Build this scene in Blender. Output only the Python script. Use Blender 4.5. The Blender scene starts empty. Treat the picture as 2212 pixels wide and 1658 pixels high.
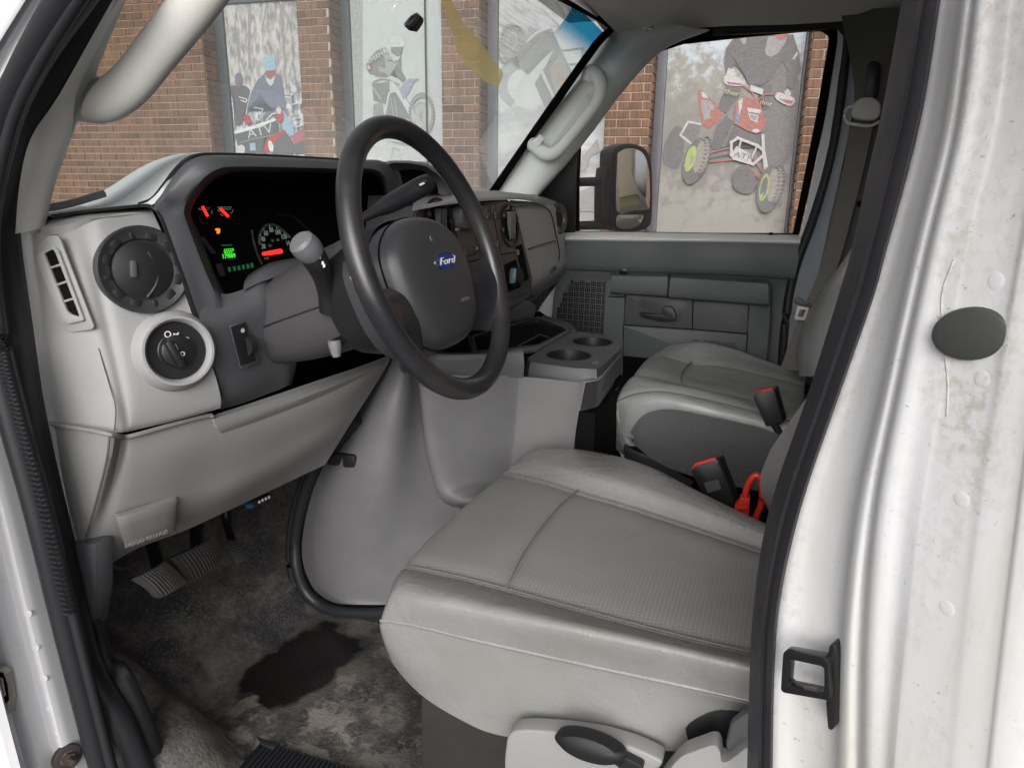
import bpy, bmesh, math, random
from mathutils import Vector as V, Matrix
from mathutils.bvhtree import BVHTree
_bvh = {}
random.seed(7)
S = bpy.context.scene
COL = S.collection
rad = math.radians

# ------------------------------------------------------------------ camera
CAM = V((0, 0, 1.55)); PSI, PIT, ROLL = rad(21), rad(15.5), rad(0.8)
FWD = V((-math.sin(PSI)*math.cos(PIT), math.cos(PSI)*math.cos(PIT), -math.sin(PIT)))
R0 = V((math.cos(PSI), math.sin(PSI), 0)); U0 = R0.cross(FWD)
RT = R0*math.cos(ROLL)+U0*math.sin(ROLL); UP = -R0*math.sin(ROLL)+U0*math.cos(ROLL)
cd = bpy.data.cameras.new('camera'); cam = bpy.data.objects.new('camera', cd); COL.objects.link(cam)
cam.matrix_world = Matrix(((RT.x, UP.x, -FWD.x, CAM.x), (RT.y, UP.y, -FWD.y, CAM.y), (RT.z, UP.z, -FWD.z, CAM.z), (0, 0, 0, 1)))
cd.sensor_width = 36; cd.lens = 1530/2211*36; cd.clip_start = 0.02; cd.clip_end = 400
S.camera = cam

# ------------------------------------------------------------------ daylight (bright overcast)
w = bpy.data.worlds.new('World'); S.world = w; w.use_nodes = True
nt = w.node_tree; bg = nt.nodes['Background']
sky = nt.nodes.new('ShaderNodeTexSky'); sky.sky_type = 'NISHITA'; sky.sun_disc = False
SUN_EL, SUN_AZ = rad(24), rad(166)
sky.sun_elevation = SUN_EL; sky.sun_rotation = SUN_AZ
sky.air_density = 1.0; sky.dust_density = 6.0; sky.ozone_density = 1.0
hsv = nt.nodes.new('ShaderNodeHueSaturation'); hsv.inputs['Saturation'].default_value = 0.12
nt.links.new(sky.outputs[0], hsv.inputs['Color']); nt.links.new(hsv.outputs[0], bg.inputs['Color'])
bg.inputs['Strength'].default_value = 0.15
sd = bpy.data.lights.new('sun', 'SUN'); sd.energy = 1.0; sd.angle = rad(70); sd.color = (1, .985, .97)
sun = bpy.data.objects.new('sun', sd); COL.objects.link(sun)
sdir = V((math.sin(SUN_AZ)*math.cos(SUN_EL), math.cos(SUN_AZ)*math.cos(SUN_EL), math.sin(SUN_EL)))
sun.rotation_euler = sdir.to_track_quat('Z', 'Y').to_euler()
S.view_settings.view_transform = 'Standard'; S.view_settings.look = 'None'
S.view_settings.exposure = 0.36; S.view_settings.gamma = 1; S.view_settings.use_curve_mapping = False
S.render.engine = 'CYCLES'
S.cycles.max_bounces = 10; S.cycles.diffuse_bounces = 5; S.cycles.transparent_max_bounces = 16

# ------------------------------------------------------------------ measuring helpers: where a sight line meets a real plane of the place
def ray(u, v): return FWD+RT*((u-1105.5)/1530)-UP*((v-829)/1530)
def P(u, v, x=None, y=None, z=None):
    d = ray(u, v)
    t = (x-CAM.x)/d.x if x is not None else (y-CAM.y)/d.y if y is not None else (z-CAM.z)/d.z
    return CAM+d*t
def PP(u, v, p0, n):
    d = ray(u, v); return CAM+d*((p0-CAM).dot(n)/d.dot(n))
def proj(p):
    q = p-CAM; z = q.dot(FWD); return (1105.5+1530*q.dot(RT)/z, 829-1530*q.dot(UP)/z, z)

# ------------------------------------------------------------------ objects
def thing(name, label, cat, loc, group=None):
    o = bpy.data.objects.new(name, None); COL.objects.link(o); o.location = loc; o.empty_display_size = .05
    o['label'] = label; o['category'] = cat
    if group: o['group'] = group
    return o
def link(name, me, m, parent=None, kind=None, label=None):
    o = bpy.data.objects.new(name, me); COL.objects.link(o)
    if m is not None:
        for q in (m if isinstance(m, (list, tuple)) else [m]): me.materials.append(q)
    if parent is not None:
        o.parent = parent
        if parent.type == 'EMPTY': o.matrix_parent_inverse = Matrix.Translation(-parent.location)
    if kind: o['kind'] = kind
    if label: o['label'] = label
    return o
def finish(bm, name, m, parent=None, kind=None, label=None, smooth=True, ang=35, closed=True):
    if closed: bmesh.ops.recalc_face_normals(bm, faces=bm.faces)
    me = bpy.data.meshes.new(name); bm.to_mesh(me); bm.free()
    if smooth:
        for p in me.polygons: p.use_smooth = True
        me.set_sharp_from_angle(angle=rad(ang))
    return link(name, me, m, parent, kind, label)
def bev(bm, b, seg=2, ang=28):
    if b <= 0: return
    es = [e for e in bm.edges if len(e.link_faces) == 2 and e.calc_face_angle(0) > rad(ang)]
    bmesh.ops.bevel(bm, geom=es, offset=b, segments=seg, affect='EDGES', profile=.5, clamp_overlap=True)
def cr(pts, n, closed=False):
    """Catmull-Rom resampling: n points per span"""
    pts = [V(p) for p in pts]; L = len(pts); out = []
    if L < 2: return pts
    for i in range(L if closed else L-1):
        if closed: a, b, c, d = pts[(i-1) % L], pts[i], pts[(i+1) % L], pts[(i+2) % L]
        else:
            b, c = pts[i], pts[i+1]
            a = pts[i-1] if i > 0 else b*2-c
            d = pts[i+2] if i+2 < L else c*2-b
        for k in range(n):
            t = k/n
            out.append(.5*((2*b)+(c-a)*t+(2*a-5*b+4*c-d)*t*t+(3*b-a-3*c+d)*t*t*t))
    if not closed: out.append(pts[-1])
    return out
def add_loft(bm, rows, nu=4, nv=4, cu=False, cv=False, cap=False):
    rows = [cr(r, nu, cu) if nu > 1 else [V(p) for p in r] for r in rows]
    if nv > 1:
        cols = [cr([r[i] for r in rows], nv, cv) for i in range(len(rows[0]))]
        rows = [[c[j] for c in cols] for j in range(len(cols[0]))]
    vs = [[bm.verts.new(p) for p in r] for r in rows]
    nr, nc = len(vs), len(vs[0])
    for i in range(nr if cv else nr-1):
        for j in range(nc if cu else nc-1):
            a, b, c, d = vs[i][j], vs[i][(j+1) % nc], vs[(i+1) % nr][(j+1) % nc], vs[(i+1) % nr][j]
            try: bm.faces.new((a, b, c, d))
            except ValueError: pass
    if cap and cu:
        bm.faces.new(vs[0][::-1]); bm.faces.new(vs[-1])
    return vs
def loft(name, rows, m, parent=None, nu=4, nv=4, thick=0, out=None, ang=50, label=None, kind=None, **kw):
    bm = bmesh.new(); add_loft(bm, rows, nu, nv, **kw)
    bmesh.ops.remove_doubles(bm, verts=bm.verts, dist=1e-5)
    if thick:
        bmesh.ops.recalc_face_normals(bm, faces=bm.faces)
        if out is not None:
            s = sum((f.normal.dot(out) for f in bm.faces))
            if s < 0: bmesh.ops.reverse_faces(bm, faces=bm.faces)
        bm.normal_update()
        bmesh.ops.solidify(bm, geom=bm.faces[:], thickness=thick)
    return finish(bm, name, m, parent, kind, label, ang=ang, closed=bool(thick) or kw.get('cap', False))
def add_prism(bm, poly, ext, b=0, seg=2, taper=None):
    ext = V(ext); n = len(poly)
    t = bmesh.new()
    a = [t.verts.new(p) for p in poly]
    q = [V(p)+ext for p in poly]
    if taper:
        c = sum(q, V())/n; q = [c+(p-c)*taper for p in q]
    c2 = [t.verts.new(p) for p in q]
    t.faces.new(a); t.faces.new(c2[::-1])
    for i in range(n): t.faces.new((a[i], c2[i], c2[(i+1) % n], a[(i+1) % n]))
    bmesh.ops.recalc_face_normals(t, faces=t.faces)
    bev(t, b, seg)
    merge(bm, t)
def merge(bm, t):
    me = bpy.data.meshes.new('tmp'); t.to_mesh(me); t.free(); bm.from_mesh(me); bpy.data.meshes.remove(me)
def prism(name, poly, ext, m, parent=None, b=0, seg=2, label=None, kind=None, rnd=0, taper=None, ang=35):
    bm = bmesh.new(); add_prism(bm, rounded(poly, rnd) if rnd else poly, ext, b, seg, taper)
    return finish(bm, name, m, parent, kind, label, ang=ang)
def rounded(poly, r, n=4):
    """round the corners of a planar polygon"""
    out = []; L = len(poly)
    for i in range(L):
        a, b, c = V(poly[i-1]), V(poly[i]), V(poly[(i+1) % L])
        da, dc = (a-b), (c-b); rr = min(r, da.length*.45, dc.length*.45)
        p, q = b+da.normalized()*rr, b+dc.normalized()*rr
        for k in range(n+1):
            t = k/n; out.append((1-t)**2*p+2*t*(1-t)*b+t*t*q)
    return out
def add_tube(bm, path, r, seg=10, n=4, closed=False, flat=1.0, up=V((0, 0, 1)), cap=True):
    rr = r if isinstance(r, (list, tuple)) else [r]*len(path)
    pts = cr(path, n, closed) if n > 1 else [V(p) for p in path]
    rs = cr([V((q, 0, 0)) for q in rr], n, closed) if n > 1 else [V((q, 0, 0)) for q in rr]
    rings = []; L = len(pts)
    for i, p in enumerate(pts):
        if closed: t = pts[(i+1) % L]-pts[i-1]
        else: t = pts[min(i+1, L-1)]-pts[max(i-1, 0)]
        t.normalize(); s = t.cross(up)
        if s.length < 1e-4: s = t.cross(V((1, 0.1, 0)))
        s.normalize(); k = s.cross(t).normalized()
        rings.append([p+(s*math.cos(2*math.pi*j/seg)+k*math.sin(2*math.pi*j/seg)*flat)*rs[i].x for j in range(seg)])
    vs = [[bm.verts.new(q) for q in r_] for r_ in rings]
    for i in range(L if closed else L-1):
        for j in range(seg):
            bm.faces.new((vs[i][j], vs[i][(j+1) % seg], vs[(i+1) % L][(j+1) % seg], vs[(i+1) % L][j]))
    if not closed and cap:
        bm.faces.new(vs[0][::-1]); bm.faces.new(vs[-1])
def tube(name, path, r, m, parent=None, label=None, kind=None, **kw):
    bm = bmesh.new(); add_tube(bm, path, r, **kw); return finish(bm, name, m, parent, kind, label, ang=50)
def frame_of(axis, xd=None):
    a = V(axis).normalized(); x = V(xd) if xd is not None else (V((0, 0, 1)) if abs(a.z) < .9 else V((1, 0, 0)))
    x = (x-a*x.dot(a)).normalized(); return x, a.cross(x).normalized(), a
def add_lathe(bm, c, axis, prof, seg=24, xd=None, sx=1, sy=1):
    x, y, a = frame_of(axis, xd); c = V(c); rings = []
    for r, h in prof:
        if r < 1e-6: rings.append([bm.verts.new(c+a*h)])
        else: rings.append([bm.verts.new(c+a*h+(x*math.cos(2*math.pi*k/seg)*sx+y*math.sin(2*math.pi*k/seg)*sy)*r) for k in range(seg)])
    for A, B in zip(rings, rings[1:]):
        for k in range(seg):
            f = [A[k % len(A)], A[(k+1) % len(A)], B[(k+1) % len(B)], B[k % len(B)]]
            f = list(dict.fromkeys(f))
            if len(f) > 2:
                try: bm.faces.new(f)
                except ValueError: pass
def lathe(name, c, axis, prof, m, parent=None, seg=24, xd=None, sx=1, sy=1, label=None, ang=35):
    bm = bmesh.new(); add_lathe(bm, c, axis, prof, seg, xd, sx, sy); return finish(bm, name, m, parent, None, label, ang=ang)
def add_box(bm, c, ax, size, b=0, seg=2):
    x, y, z = [V(q).normalized() for q in ax]; c = V(c)
    hx, hy, hz = [s/2 for s in size]
    poly = [c-z*hz+x*sx*hx+y*sy*hy for sx, sy in ((-1, -1), (1, -1), (1, 1), (-1, 1))]
    add_prism(bm, poly, z*2*hz, b, seg)
def box(name, c, ax, size, m, parent=None, b=0, seg=2, label=None):
    bm = bmesh.new(); add_box(bm, c, ax, size, b, seg); return finish(bm, name, m, parent, None, label)
WAX = (V((1, 0, 0)), V((0, 1, 0)), V((0, 0, 1)))
def ring_prism(name, outer, inner, ext, m, parent=None, b=0, label=None):
    """frame: two loops with the same number of points, extruded"""
    bm = bmesh.new(); n = len(outer); ext = V(ext)
    L = [[bm.verts.new(V(p)+o) for p in q] for q, o in ((outer, V()), (outer, ext), (inner, ext), (inner, V()))]
    for k in range(4):
        A, B = L[k], L[(k+1) % 4]
        for i in range(n): bm.faces.new((A[i], A[(i+1) % n], B[(i+1) % n], B[i]))
    bmesh.ops.recalc_face_normals(bm, faces=bm.faces); bev(bm, b)
    return finish(bm, name, m, parent, None, label)
def sheet(name, poly, m, parent=None, label=None):
    bm = bmesh.new(); bm.faces.new([bm.verts.new(p) for p in poly])
    bmesh.ops.triangulate(bm, faces=bm.faces)
    return finish(bm, name, m, parent, None, label, smooth=False, closed=False)
def HIT(o, u, v):
    key = o.name
    if key not in _bvh: _bvh[key] = BVHTree.FromPolygons([q.co for q in o.data.vertices], [tuple(p.vertices) for p in o.data.polygons])
    d = ray(u, v).normalized(); h, n, i, dist = _bvh[key].ray_cast(CAM, d)
    if h is None: h, n, i, dist = _bvh[key].find_nearest(CAM+d*.9)
    return h, (n if n.dot(d) < 0 else -n)
def text(name, body, o, xd, yd, size, m, parent=None, ext=.0006, shear=0, spacing=1, xs=1.0):
    c = bpy.data.curves.new('txt', 'FONT'); c.body = body; c.size = size; c.extrude = ext; c.shear = shear
    c.align_x = 'CENTER'; c.align_y = 'CENTER'; c.resolution_u = 2; c.space_character = spacing
    t = bpy.data.objects.new('txt', c); COL.objects.link(t)
    dg = bpy.context.evaluated_depsgraph_get(); me = bpy.data.meshes.new_from_object(t.evaluated_get(dg))
    bpy.data.objects.remove(t); bpy.data.curves.remove(c)
    x = V(xd).normalized(); y = V(yd); y = (y-x*y.dot(x)).normalized(); z = x.cross(y)
    me.transform(Matrix(((x.x*xs, y.x, z.x, o[0]), (x.y*xs, y.y, z.y, o[1]), (x.z*xs, y.z, z.z, o[2]), (0, 0, 0, 1))))
    me.materials.clear()
    return link(name, me, m, parent)

# ------------------------------------------------------------------ materials
def mat(name, col, rough=.5, grain=0, gscale=600, spec=.5, var=0, vscale=6, var_col=None, metal=0, coat=0, gdist=.0006, vlo=.45, vhi=.7, wr=0):
    m = bpy.data.materials.new(name); m.use_nodes = True; n = m.node_tree.nodes; l = m.node_tree.links
    b = n['Principled BSDF']; b.inputs['Base Color'].default_value = (*col, 1); b.inputs['Roughness'].default_value = rough
    b.inputs['Specular IOR Level'].default_value = spec; b.inputs['Metallic'].default_value = metal; b.inputs['Coat Weight'].default_value = coat
    tc = n.new('ShaderNodeTexCoord')
    if var or var_col:
        x = n.new('ShaderNodeTexNoise'); x.inputs['Scale'].default_value = vscale; x.inputs['Detail'].default_value = 6; x.inputs['Roughness'].default_value = .62
        l.new(tc.outputs['Object'], x.inputs['Vector'])
        rp = n.new('ShaderNodeMapRange'); rp.inputs[1].default_value = vlo; rp.inputs[2].default_value = vhi
        l.new(x.outputs['Fac'], rp.inputs[0])
        mx = n.new('ShaderNodeMix'); mx.data_type = 'RGBA'
        vc = var_col or tuple(c*(1-var) for c in col)
        mx.inputs[6].default_value = (*col, 1); mx.inputs[7].default_value = (*vc, 1)
        l.new(rp.outputs[0], mx.inputs[0]); l.new(mx.outputs[2], b.inputs['Base Color'])
        r2 = n.new('ShaderNodeMapRange'); r2.inputs[3].default_value = rough; r2.inputs[4].default_value = min(1, rough+.15)
        l.new(rp.outputs[0], r2.inputs[0]); l.new(r2.outputs[0], b.inputs['Roughness'])
    if grain:
        x = n.new('ShaderNodeTexNoise'); x.inputs['Scale'].default_value = gscale; x.inputs['Detail'].default_value = 3
        l.new(tc.outputs['Object'], x.inputs['Vector'])
        bp = n.new('ShaderNodeBump'); bp.inputs['Strength'].default_value = grain; bp.inputs['Distance'].default_value = gdist
        l.new(x.outputs['Fac'], bp.inputs['Height']); l.new(bp.outputs[0], b.inputs['Normal'])
        if wr:
            x = n.new('ShaderNodeTexNoise'); x.inputs['Scale'].default_value = 14; x.inputs['Detail'].default_value = 3; x.inputs['Distortion'].default_value = .6
            l.new(tc.outputs['Object'], x.inputs['Vector']); b2 = n.new('ShaderNodeBump'); b2.inputs['Strength'].default_value = wr; b2.inputs['Distance'].default_value = .012
            l.new(x.outputs['Fac'], b2.inputs['Height']); l.new(b2.outputs[0], bp.inputs['Normal'])
    return m
def nodes_of(m): return m.node_tree.nodes, m.node_tree.links, m.node_tree.nodes['Principled BSDF']
def emit(name, col, s):
    m = mat(name, tuple(c*.3 for c in col), .5); b = m.node_tree.nodes['Principled BSDF']
    b.inputs['Emission Color'].default_value = (*col, 1); b.inputs['Emission Strength'].default_value = s; return m
def glass(name, tint, refl=.06, rough=.0, veil=0, veil_col=(.6, .6, .6)):
    m = bpy.data.materials.new(name); m.use_nodes = True; n = m.node_tree.nodes; l = m.node_tree.links; n.remove(n['Principled BSDF'])
    t = n.new('ShaderNodeBsdfTransparent'); t.inputs[0].default_value = (*tint, 1)
    g = n.new('ShaderNodeBsdfGlossy'); g.inputs['Roughness'].default_value = rough
    lw = n.new('ShaderNodeFresnel'); lw.inputs[0].default_value = 1.5
    mx = n.new('ShaderNodeMixShader'); ml = n.new('ShaderNodeMath'); ml.operation = 'MULTIPLY'; ml.inputs[1].default_value = refl/.04; ml.use_clamp = True
    l.new(lw.outputs[0], ml.inputs[0]); l.new(ml.outputs[0], mx.inputs[0]); l.new(t.outputs[0], mx.inputs[1]); l.new(g.outputs[0], mx.inputs[2])
    last = mx
    if veil:  # haze of reflections put into the glass as a pale translucent share
        d = n.new('ShaderNodeBsdfTranslucent'); d.inputs[0].default_value = (*veil_col, 1)
        m2 = n.new('ShaderNodeMixShader'); m2.inputs[0].default_value = veil; l.new(mx.outputs[0], m2.inputs[1]); l.new(d.outputs[0], m2.inputs[2]); last = m2
    l.new(last.outputs[0], n['Material Output'].inputs[0]); return m

M = {}
M['trim'] = mat('light grey grained trim', (.295, .295, .293), .5, .35, 500, .4, var=.08, vscale=9)
M['trim2'] = mat('beige grey pillar trim', (.58, .57, .54), .55, .3, 600, .35, var=.07, vscale=7)
M['pale'] = mat('pale green grey pillar trim', (.78, .80, .78), .5, .2, 700, .4, var=.05)
M['dark'] = mat('charcoal dash plastic', (.072, .074, .079), .48, .3, 700, .42, var=.12, vscale=8)
M['dark2'] = mat('warm charcoal bezel', (.075, .067, .063), .4, .15, 900, .45, var=.1)
M['mid'] = mat('mid grey plastic', (.078, .078, .082), .5, .3, 600, .4, var=.12)
M['padtop'] = mat('dash top pad', (.52, .555, .56), .655, .4, 500, .4, var=.06)
M['black'] = mat('black plastic', (.014, .014, .015), .4, .15, 700, .45)
M['void'] = mat('deep black', (.004, .004, .004), .9, spec=.1)
M['rubber'] = mat('black rubber seal', (.018, .019, .021), .42, .2, 300, .4, var=.3, vscale=14)
M['sealgrey'] = mat('dark grey rubber seal', (.038, .037, .042), .5, .25, 400, .35, var=.25, vscale=10)
M['wheel'] = mat('worn steering wheel urethane', (.019, .020, .023), .28, .25, 420, .55, var_col=(.038, .035, .033), vscale=9)
M['white'] = mat('white van paint', (.70, .70, .715), .38, spec=.45, coat=.1, var_col=(.62, .6, .56), vscale=5, vlo=.6, vhi=.85)
M['vinyl'] = mat('grey seat vinyl', (.220, .221, .214), .25, .6, wr=.3, gscale=260, spec=.5, var_col=(.188, .185, .174), vscale=5, gdist=.0009)
M['vinyl2'] = mat('passenger seat vinyl', (.285, .295, .288), .29, .5, wr=.3, gscale=260, spec=.5, var_col=(.255, .254, .24), vscale=6, gdist=.0008)
M['carpet'] = mat('grey carpet', (.12, .12, .125), .95, 1.0, 900, .1, var=.10, vscale=120, gdist=.003)
M['seatplastic'] = mat('grey seat trim plastic', (.25, .25, .245), .42, .25, 700, .4, var=.06)
M['door'] = mat('green grey door plastic', (.088, .097, .098), .5, .3, 600, .4, var=.1)
M['door2'] = mat('dark door insert', (.066, .071, .072), .5, .25, 600, .4, var=.1)
M['head'] = mat('headliner cloth', (.78, .76, .70), .9, .3, 900, .1, var=.06)
M['cover'] = mat('engine cover plastic', (.112, .111, .116), .5, .4, 420, .4, var=.16, vscale=11)
M['steel'] = mat('steel', (.55, .54, .52), .3, metal=1)
M['chrome'] = mat('chrome', (.8, .8, .8), .08, metal=1)
M['red'] = mat('red plastic', (.55, .03, .025), .4)
M['orange'] = mat('red lead insulation', (.62, .035, .02), .35)
M['belt'] = mat('taupe belt webbing', (.15, .145, .13), .8, .6, 900, .2, var=.1, vscale=40)
M['bpan'] = mat('dark rear trim', (.13, .13, .115), .7, .3, 500, .3, var=.15)
# ------------------------------------------------------------------ ground and the brick building
M['asphalt'] = mat('asphalt', (.055, .055, .056), .9, .8, 120, .3, var=.3, vscale=3, gdist=.004)
M['grass'] = mat('dry grass verge', (.10, .095, .04), .95, 1, 60, .2, var_col=(.15, .12, .07), vscale=8, gdist=.02)
M['concrete'] = mat('concrete walk', (.33, .32, .3), .85, .5, 150, .3, var=.2, vscale=3, gdist=.002)
bm = bmesh.new(); bm.faces.new([bm.verts.new(p) for p in ((-150, -150, 0), (150, -150, 0), (150, 150, 0), (-150, 150, 0))])
finish(bm, 'ground', M['asphalt'], kind='structure', closed=False)

ALF = rad(5); WD = V((math.cos(ALF), math.sin(ALF), 0)); WN = V((math.sin(ALF), -math.cos(ALF), 0)); ZU = V((0, 0, 1))
W0 = CAM+ray(1000, 300)*6.2; W0.z = 0
REC = .22
def WP(u, v, off=0): return PP(u, v, W0-WN*off, WN)
def sof(u, v=300, off=0): return (WP(u, v, off)-W0).dot(WD)
def wpt(s, z, off=0): return W0+WD*s+ZU*z-WN*off
cols = [(.225, .125, .078), (.25, .136, .083), (.20, .112, .072), (.27, .146, .087), (.175, .098, .063), (.235, .136, .088)]
def brick_mat(i, c):
    m = mat('raked brick %d' % i, c, .9, spec=.2); n, l, b = nodes_of(m)
    tc = n.new('ShaderNodeTexCoord'); mp = n.new('ShaderNodeMapping'); mp.inputs['Scale'].default_value = (1, 1, .06)
    x = n.new('ShaderNodeTexNoise'); x.inputs['Scale'].default_value = 75; x.inputs['Detail'].default_value = 3
    gm = n.new('ShaderNodeNewGeometry')
    l.new(gm.outputs['Position'], mp.inputs[0]); l.new(mp.outputs[0], x.inputs['Vector'])
    rp = n.new('ShaderNodeMapRange'); rp.inputs[1].default_value = .38; rp.inputs[2].default_value = .62; l.new(x.outputs['Fac'], rp.inputs[0])
    big = n.new('ShaderNodeTexNoise'); big.inputs['Scale'].default_value = 3.0; big.inputs['Detail'].default_value = 4; l.new(gm.outputs['Position'], big.inputs['Vector'])
    mx = n.new('ShaderNodeMix'); mx.data_type = 'RGBA'; mx.inputs[6].default_value = (*[q*.72 for q in c], 1); mx.inputs[7].default_value = (*[min(1, q*1.18) for q in c], 1)
    l.new(rp.outputs[0], mx.inputs[0])
    m2 = n.new('ShaderNodeMix'); m2.data_type = 'RGBA'; m2.blend_type = 'MULTIPLY'; m2.inputs[0].default_value = .5
    l.new(mx.outputs[2], m2.inputs[6]); l.new(big.outputs['Fac'], m2.inputs[7]); l.new(m2.outputs[2], b.inputs['Base Color'])
    bp = n.new('ShaderNodeBump'); bp.inputs['Strength'].default_value = .7; bp.inputs['Distance'].default_value = .004
    l.new(rp.outputs[0], bp.inputs['Height']); l.new(bp.outputs[0], b.inputs['Normal']); return m
BM = [brick_mat(i, c) for i, c in enumerate(cols)]
M['mortar'] = mat('pale mortar', (.40, .34, .28), .95, .8, 200, .1, var=.25, vscale=20, gdist=.003)
bld = thing('brick_building', 'brown brick building with recessed poster-covered windows seen through the van glass', 'building', W0)
# layout along the wall
e1 = sof(456); w1a, w1b = sof(485, off=REC), sof(657)
p2a, p2b = sof(657), sof(723); p3a, p3b = sof(956), sof(1035); p4a, p4b = sof(1305), sof(1401); p5a = sof(1730)
piers = [(-7.0, e1), (p2a, p2b), (p3a, p3b), (p4a, p4b), (p5a, 7.5)]
ZT = 3.72
CP, BL, JT = .0677, .203, .0085
bricks = []   # (centre, along, size, mat)
def lay(s0, s1, base, along, nrm, off0, ztop, shift):
    """bricks along a face starting at s0"""
    nc = int(ztop/CP)
    for c in range(nc):
        z = (c+.5)*CP; s = s0-(BL/2+JT/2 if (c+shift) % 2 else 0)
        while s < s1-.02:
            a, b_ = max(s, s0), min(s+BL-JT, s1)
            if b_-a > .025: bricks.append((base+along*((a+b_)/2)+ZU*z, along, nrm, b_-a))
            s += BL
for i, (a, b_) in enumerate(piers):
    # mortar core, faces set back behind the bricks
    bmx = bmesh.new()
    poly = [wpt(a+.006, 0, .008), wpt(b_-.006, 0, .008), wpt(b_-.006, 0, .5), wpt(a+.006, 0, .5)]
    add_prism(bmx, poly, ZU*ZT); finish(bmx, 'mortar_core', M['mortar'], bld, smooth=False)
    lay(a, b_, W0-WN*.03, WD, WN, 0, ZT, i)
    if b_ < 7: lay(.012, REC+.1, wpt(b_-.022, 0, 0), -WN, WD, 0, ZT, i+1)
    if i: lay(.012, REC+.1, wpt(a+.022, 0, 0), -WN, -WD, 0, ZT, i+1)
brick_meshes = {}
def brick_mesh(L, k):
    key = (round(L, 3), k)
    if key not in brick_meshes:
        t = bmesh.new(); add_box(t, (0, 0, 0), WAX, (L, .06, CP-JT), .003, 1)
        me = bpy.data.meshes.new('brick'); t.to_mesh(me); t.free(); me.materials.append(BM[k]); brick_meshes[key] = me
    return brick_meshes[key]
def seen(p):
    u, v, z = proj(p)
    if z < 0 or not (0 < v < 505): return False
    if 110 < u < 470 and v < 440: return v > 0 and (u > 150+(180-v)*.5 or v > 250) and not (v < 330 and 200 < u and abs((u-230)*-1.35+240-v) < 45)
    if 640 < u < 750 and v < 335: return True
    if 955 < u < 1060 and v < 410: return True
    if 1300 < u < 1412 and v > 110 and not (1330 < u < 1412 and v > 320): return True
    if 1728 < u < 1792 and v > 70: return True
    return False
vis = sorted([b for b in bricks if seen(b[0])], key=lambda b: (b[0]-CAM).length)
pick = set(id(b) for b in vis[:300])
print('bricks', len(bricks), 'in view', len(vis))
rest = {k: bmesh.new() for k in range(len(BM))}
for b in bricks:
    k = random.choice((0, 0, 1, 1, 2, 3, 4, 5)); c, al, nr, L = b
    Mx = Matrix(((al.x, -nr.x, 0, c.x), (al.y, -nr.y, 0, c.y), (0, 0, 1, c.z), (0, 0, 0, 1)))
    Mx = Mx @ Matrix.Translation((0, random.uniform(-.0015, .0015), 0))
    if id(b) in pick:
        o = bpy.data.objects.new('brick', brick_mesh(L, k)); COL.objects.link(o); o.parent = bld; o.matrix_parent_inverse = Matrix.Translation(-bld.location); o.matrix_basis = Mx
    else:
        vs = [rest[k].verts.new(Mx @ V((x, y, z))) for x, y, z in ((-L/2, -.03, -.029), (L/2, -.03, -.029), (L/2, -.03, .029), (-L/2, -.03, .029), (-L/2, .02, -.029), (L/2, .02, -.029), (L/2, .02, .029), (-L/2, .02, .029))]
        for f in ((0, 1, 2, 3), (1, 5, 6, 2), (4, 0, 3, 7), (3, 2, 6, 7), (0, 4, 5, 1)): rest[k].faces.new([vs[q] for q in f])
allr = bmesh.new()
me = bpy.data.meshes.new('brickwork')
for k in rest:
    for f in rest[k].faces: f.material_index = k
    t = bpy.data.meshes.new('t'); rest[k].to_mesh(t); rest[k].free(); allr.from_mesh(t); bpy.data.meshes.remove(t)
allr.to_mesh(me); allr.free(); link('brickwork', me, BM, bld, 'stuff')
M['coping'] = mat('pale coping', (.75, .73, .68), .7)
zc = WP(300, 4).z
bmx = bmesh.new(); add_prism(bmx, [wpt(-7, ZT, -.03), wpt(7.5, ZT, -.03), wpt(7.5, ZT, .6), wpt(-7, ZT, .6)], ZU*.12, .005); finish(bmx, 'coping', M['coping'], bld)
# recessed windows
M['wframe'] = mat('dark bronze window frame', (.045, .055, .058), .45, var=.2)
M['wframe2'] = mat('grey violet window frame', (.10, .10, .115), .45, var=.2)
M['pane'] = mat('window backing', (.3, .31, .31), .5)
bays = [(e1, p2a, 503, 'wframe'), (p2b, p3a, 765, 'wframe'), (p3b, p4a, 1073, 'wframe2'), (p4b, p5a, 1429, 'wframe2')]
BAY = []
zwt = WP(560, 6, REC).z
for i, (a, b_, uf, fm) in enumerate(bays):
    fo = REC-.03; zt = zwt if i == 0 else 3.5
    left = sof(uf, 300, fo); right = b_-.01 if i < 3 else sof(1717, 300, fo)
    f = ring_prism('window_frame', [wpt(a+.01, .3, REC-.035), wpt(b_-.01, .3, REC-.035), wpt(b_-.01, zt+.22, REC-.035), wpt(a+.01, zt+.22, REC-.035)],
               [wpt(left, .36, REC-.035), wpt(right, .36, REC-.035), wpt(right, zt, REC-.035), wpt(left, zt, REC-.035)], -WN*.06, M[fm], bld, .004)
    g = sheet('window_pane', [wpt(a, .3, REC+.015), wpt(b_, .3, REC+.015), wpt(b_, zt+.2, REC+.015), wpt(a, zt+.2, REC+.015)], M['pane'], bld)
    box('window_head', wpt((a+b_)/2, (zt+.2+ZT)/2+.01, REC+.06), (WD, WN, ZU), (b_-a, .08, ZT-zt-.2), M[fm], bld)
    box('window_sill', wpt((a+b_)/2, .15, REC-.02), (WD, WN, ZU), (b_-a-.002, .2, .3), M['concrete'], bld, .01)
    BAY.append((left, right, zt))

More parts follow.
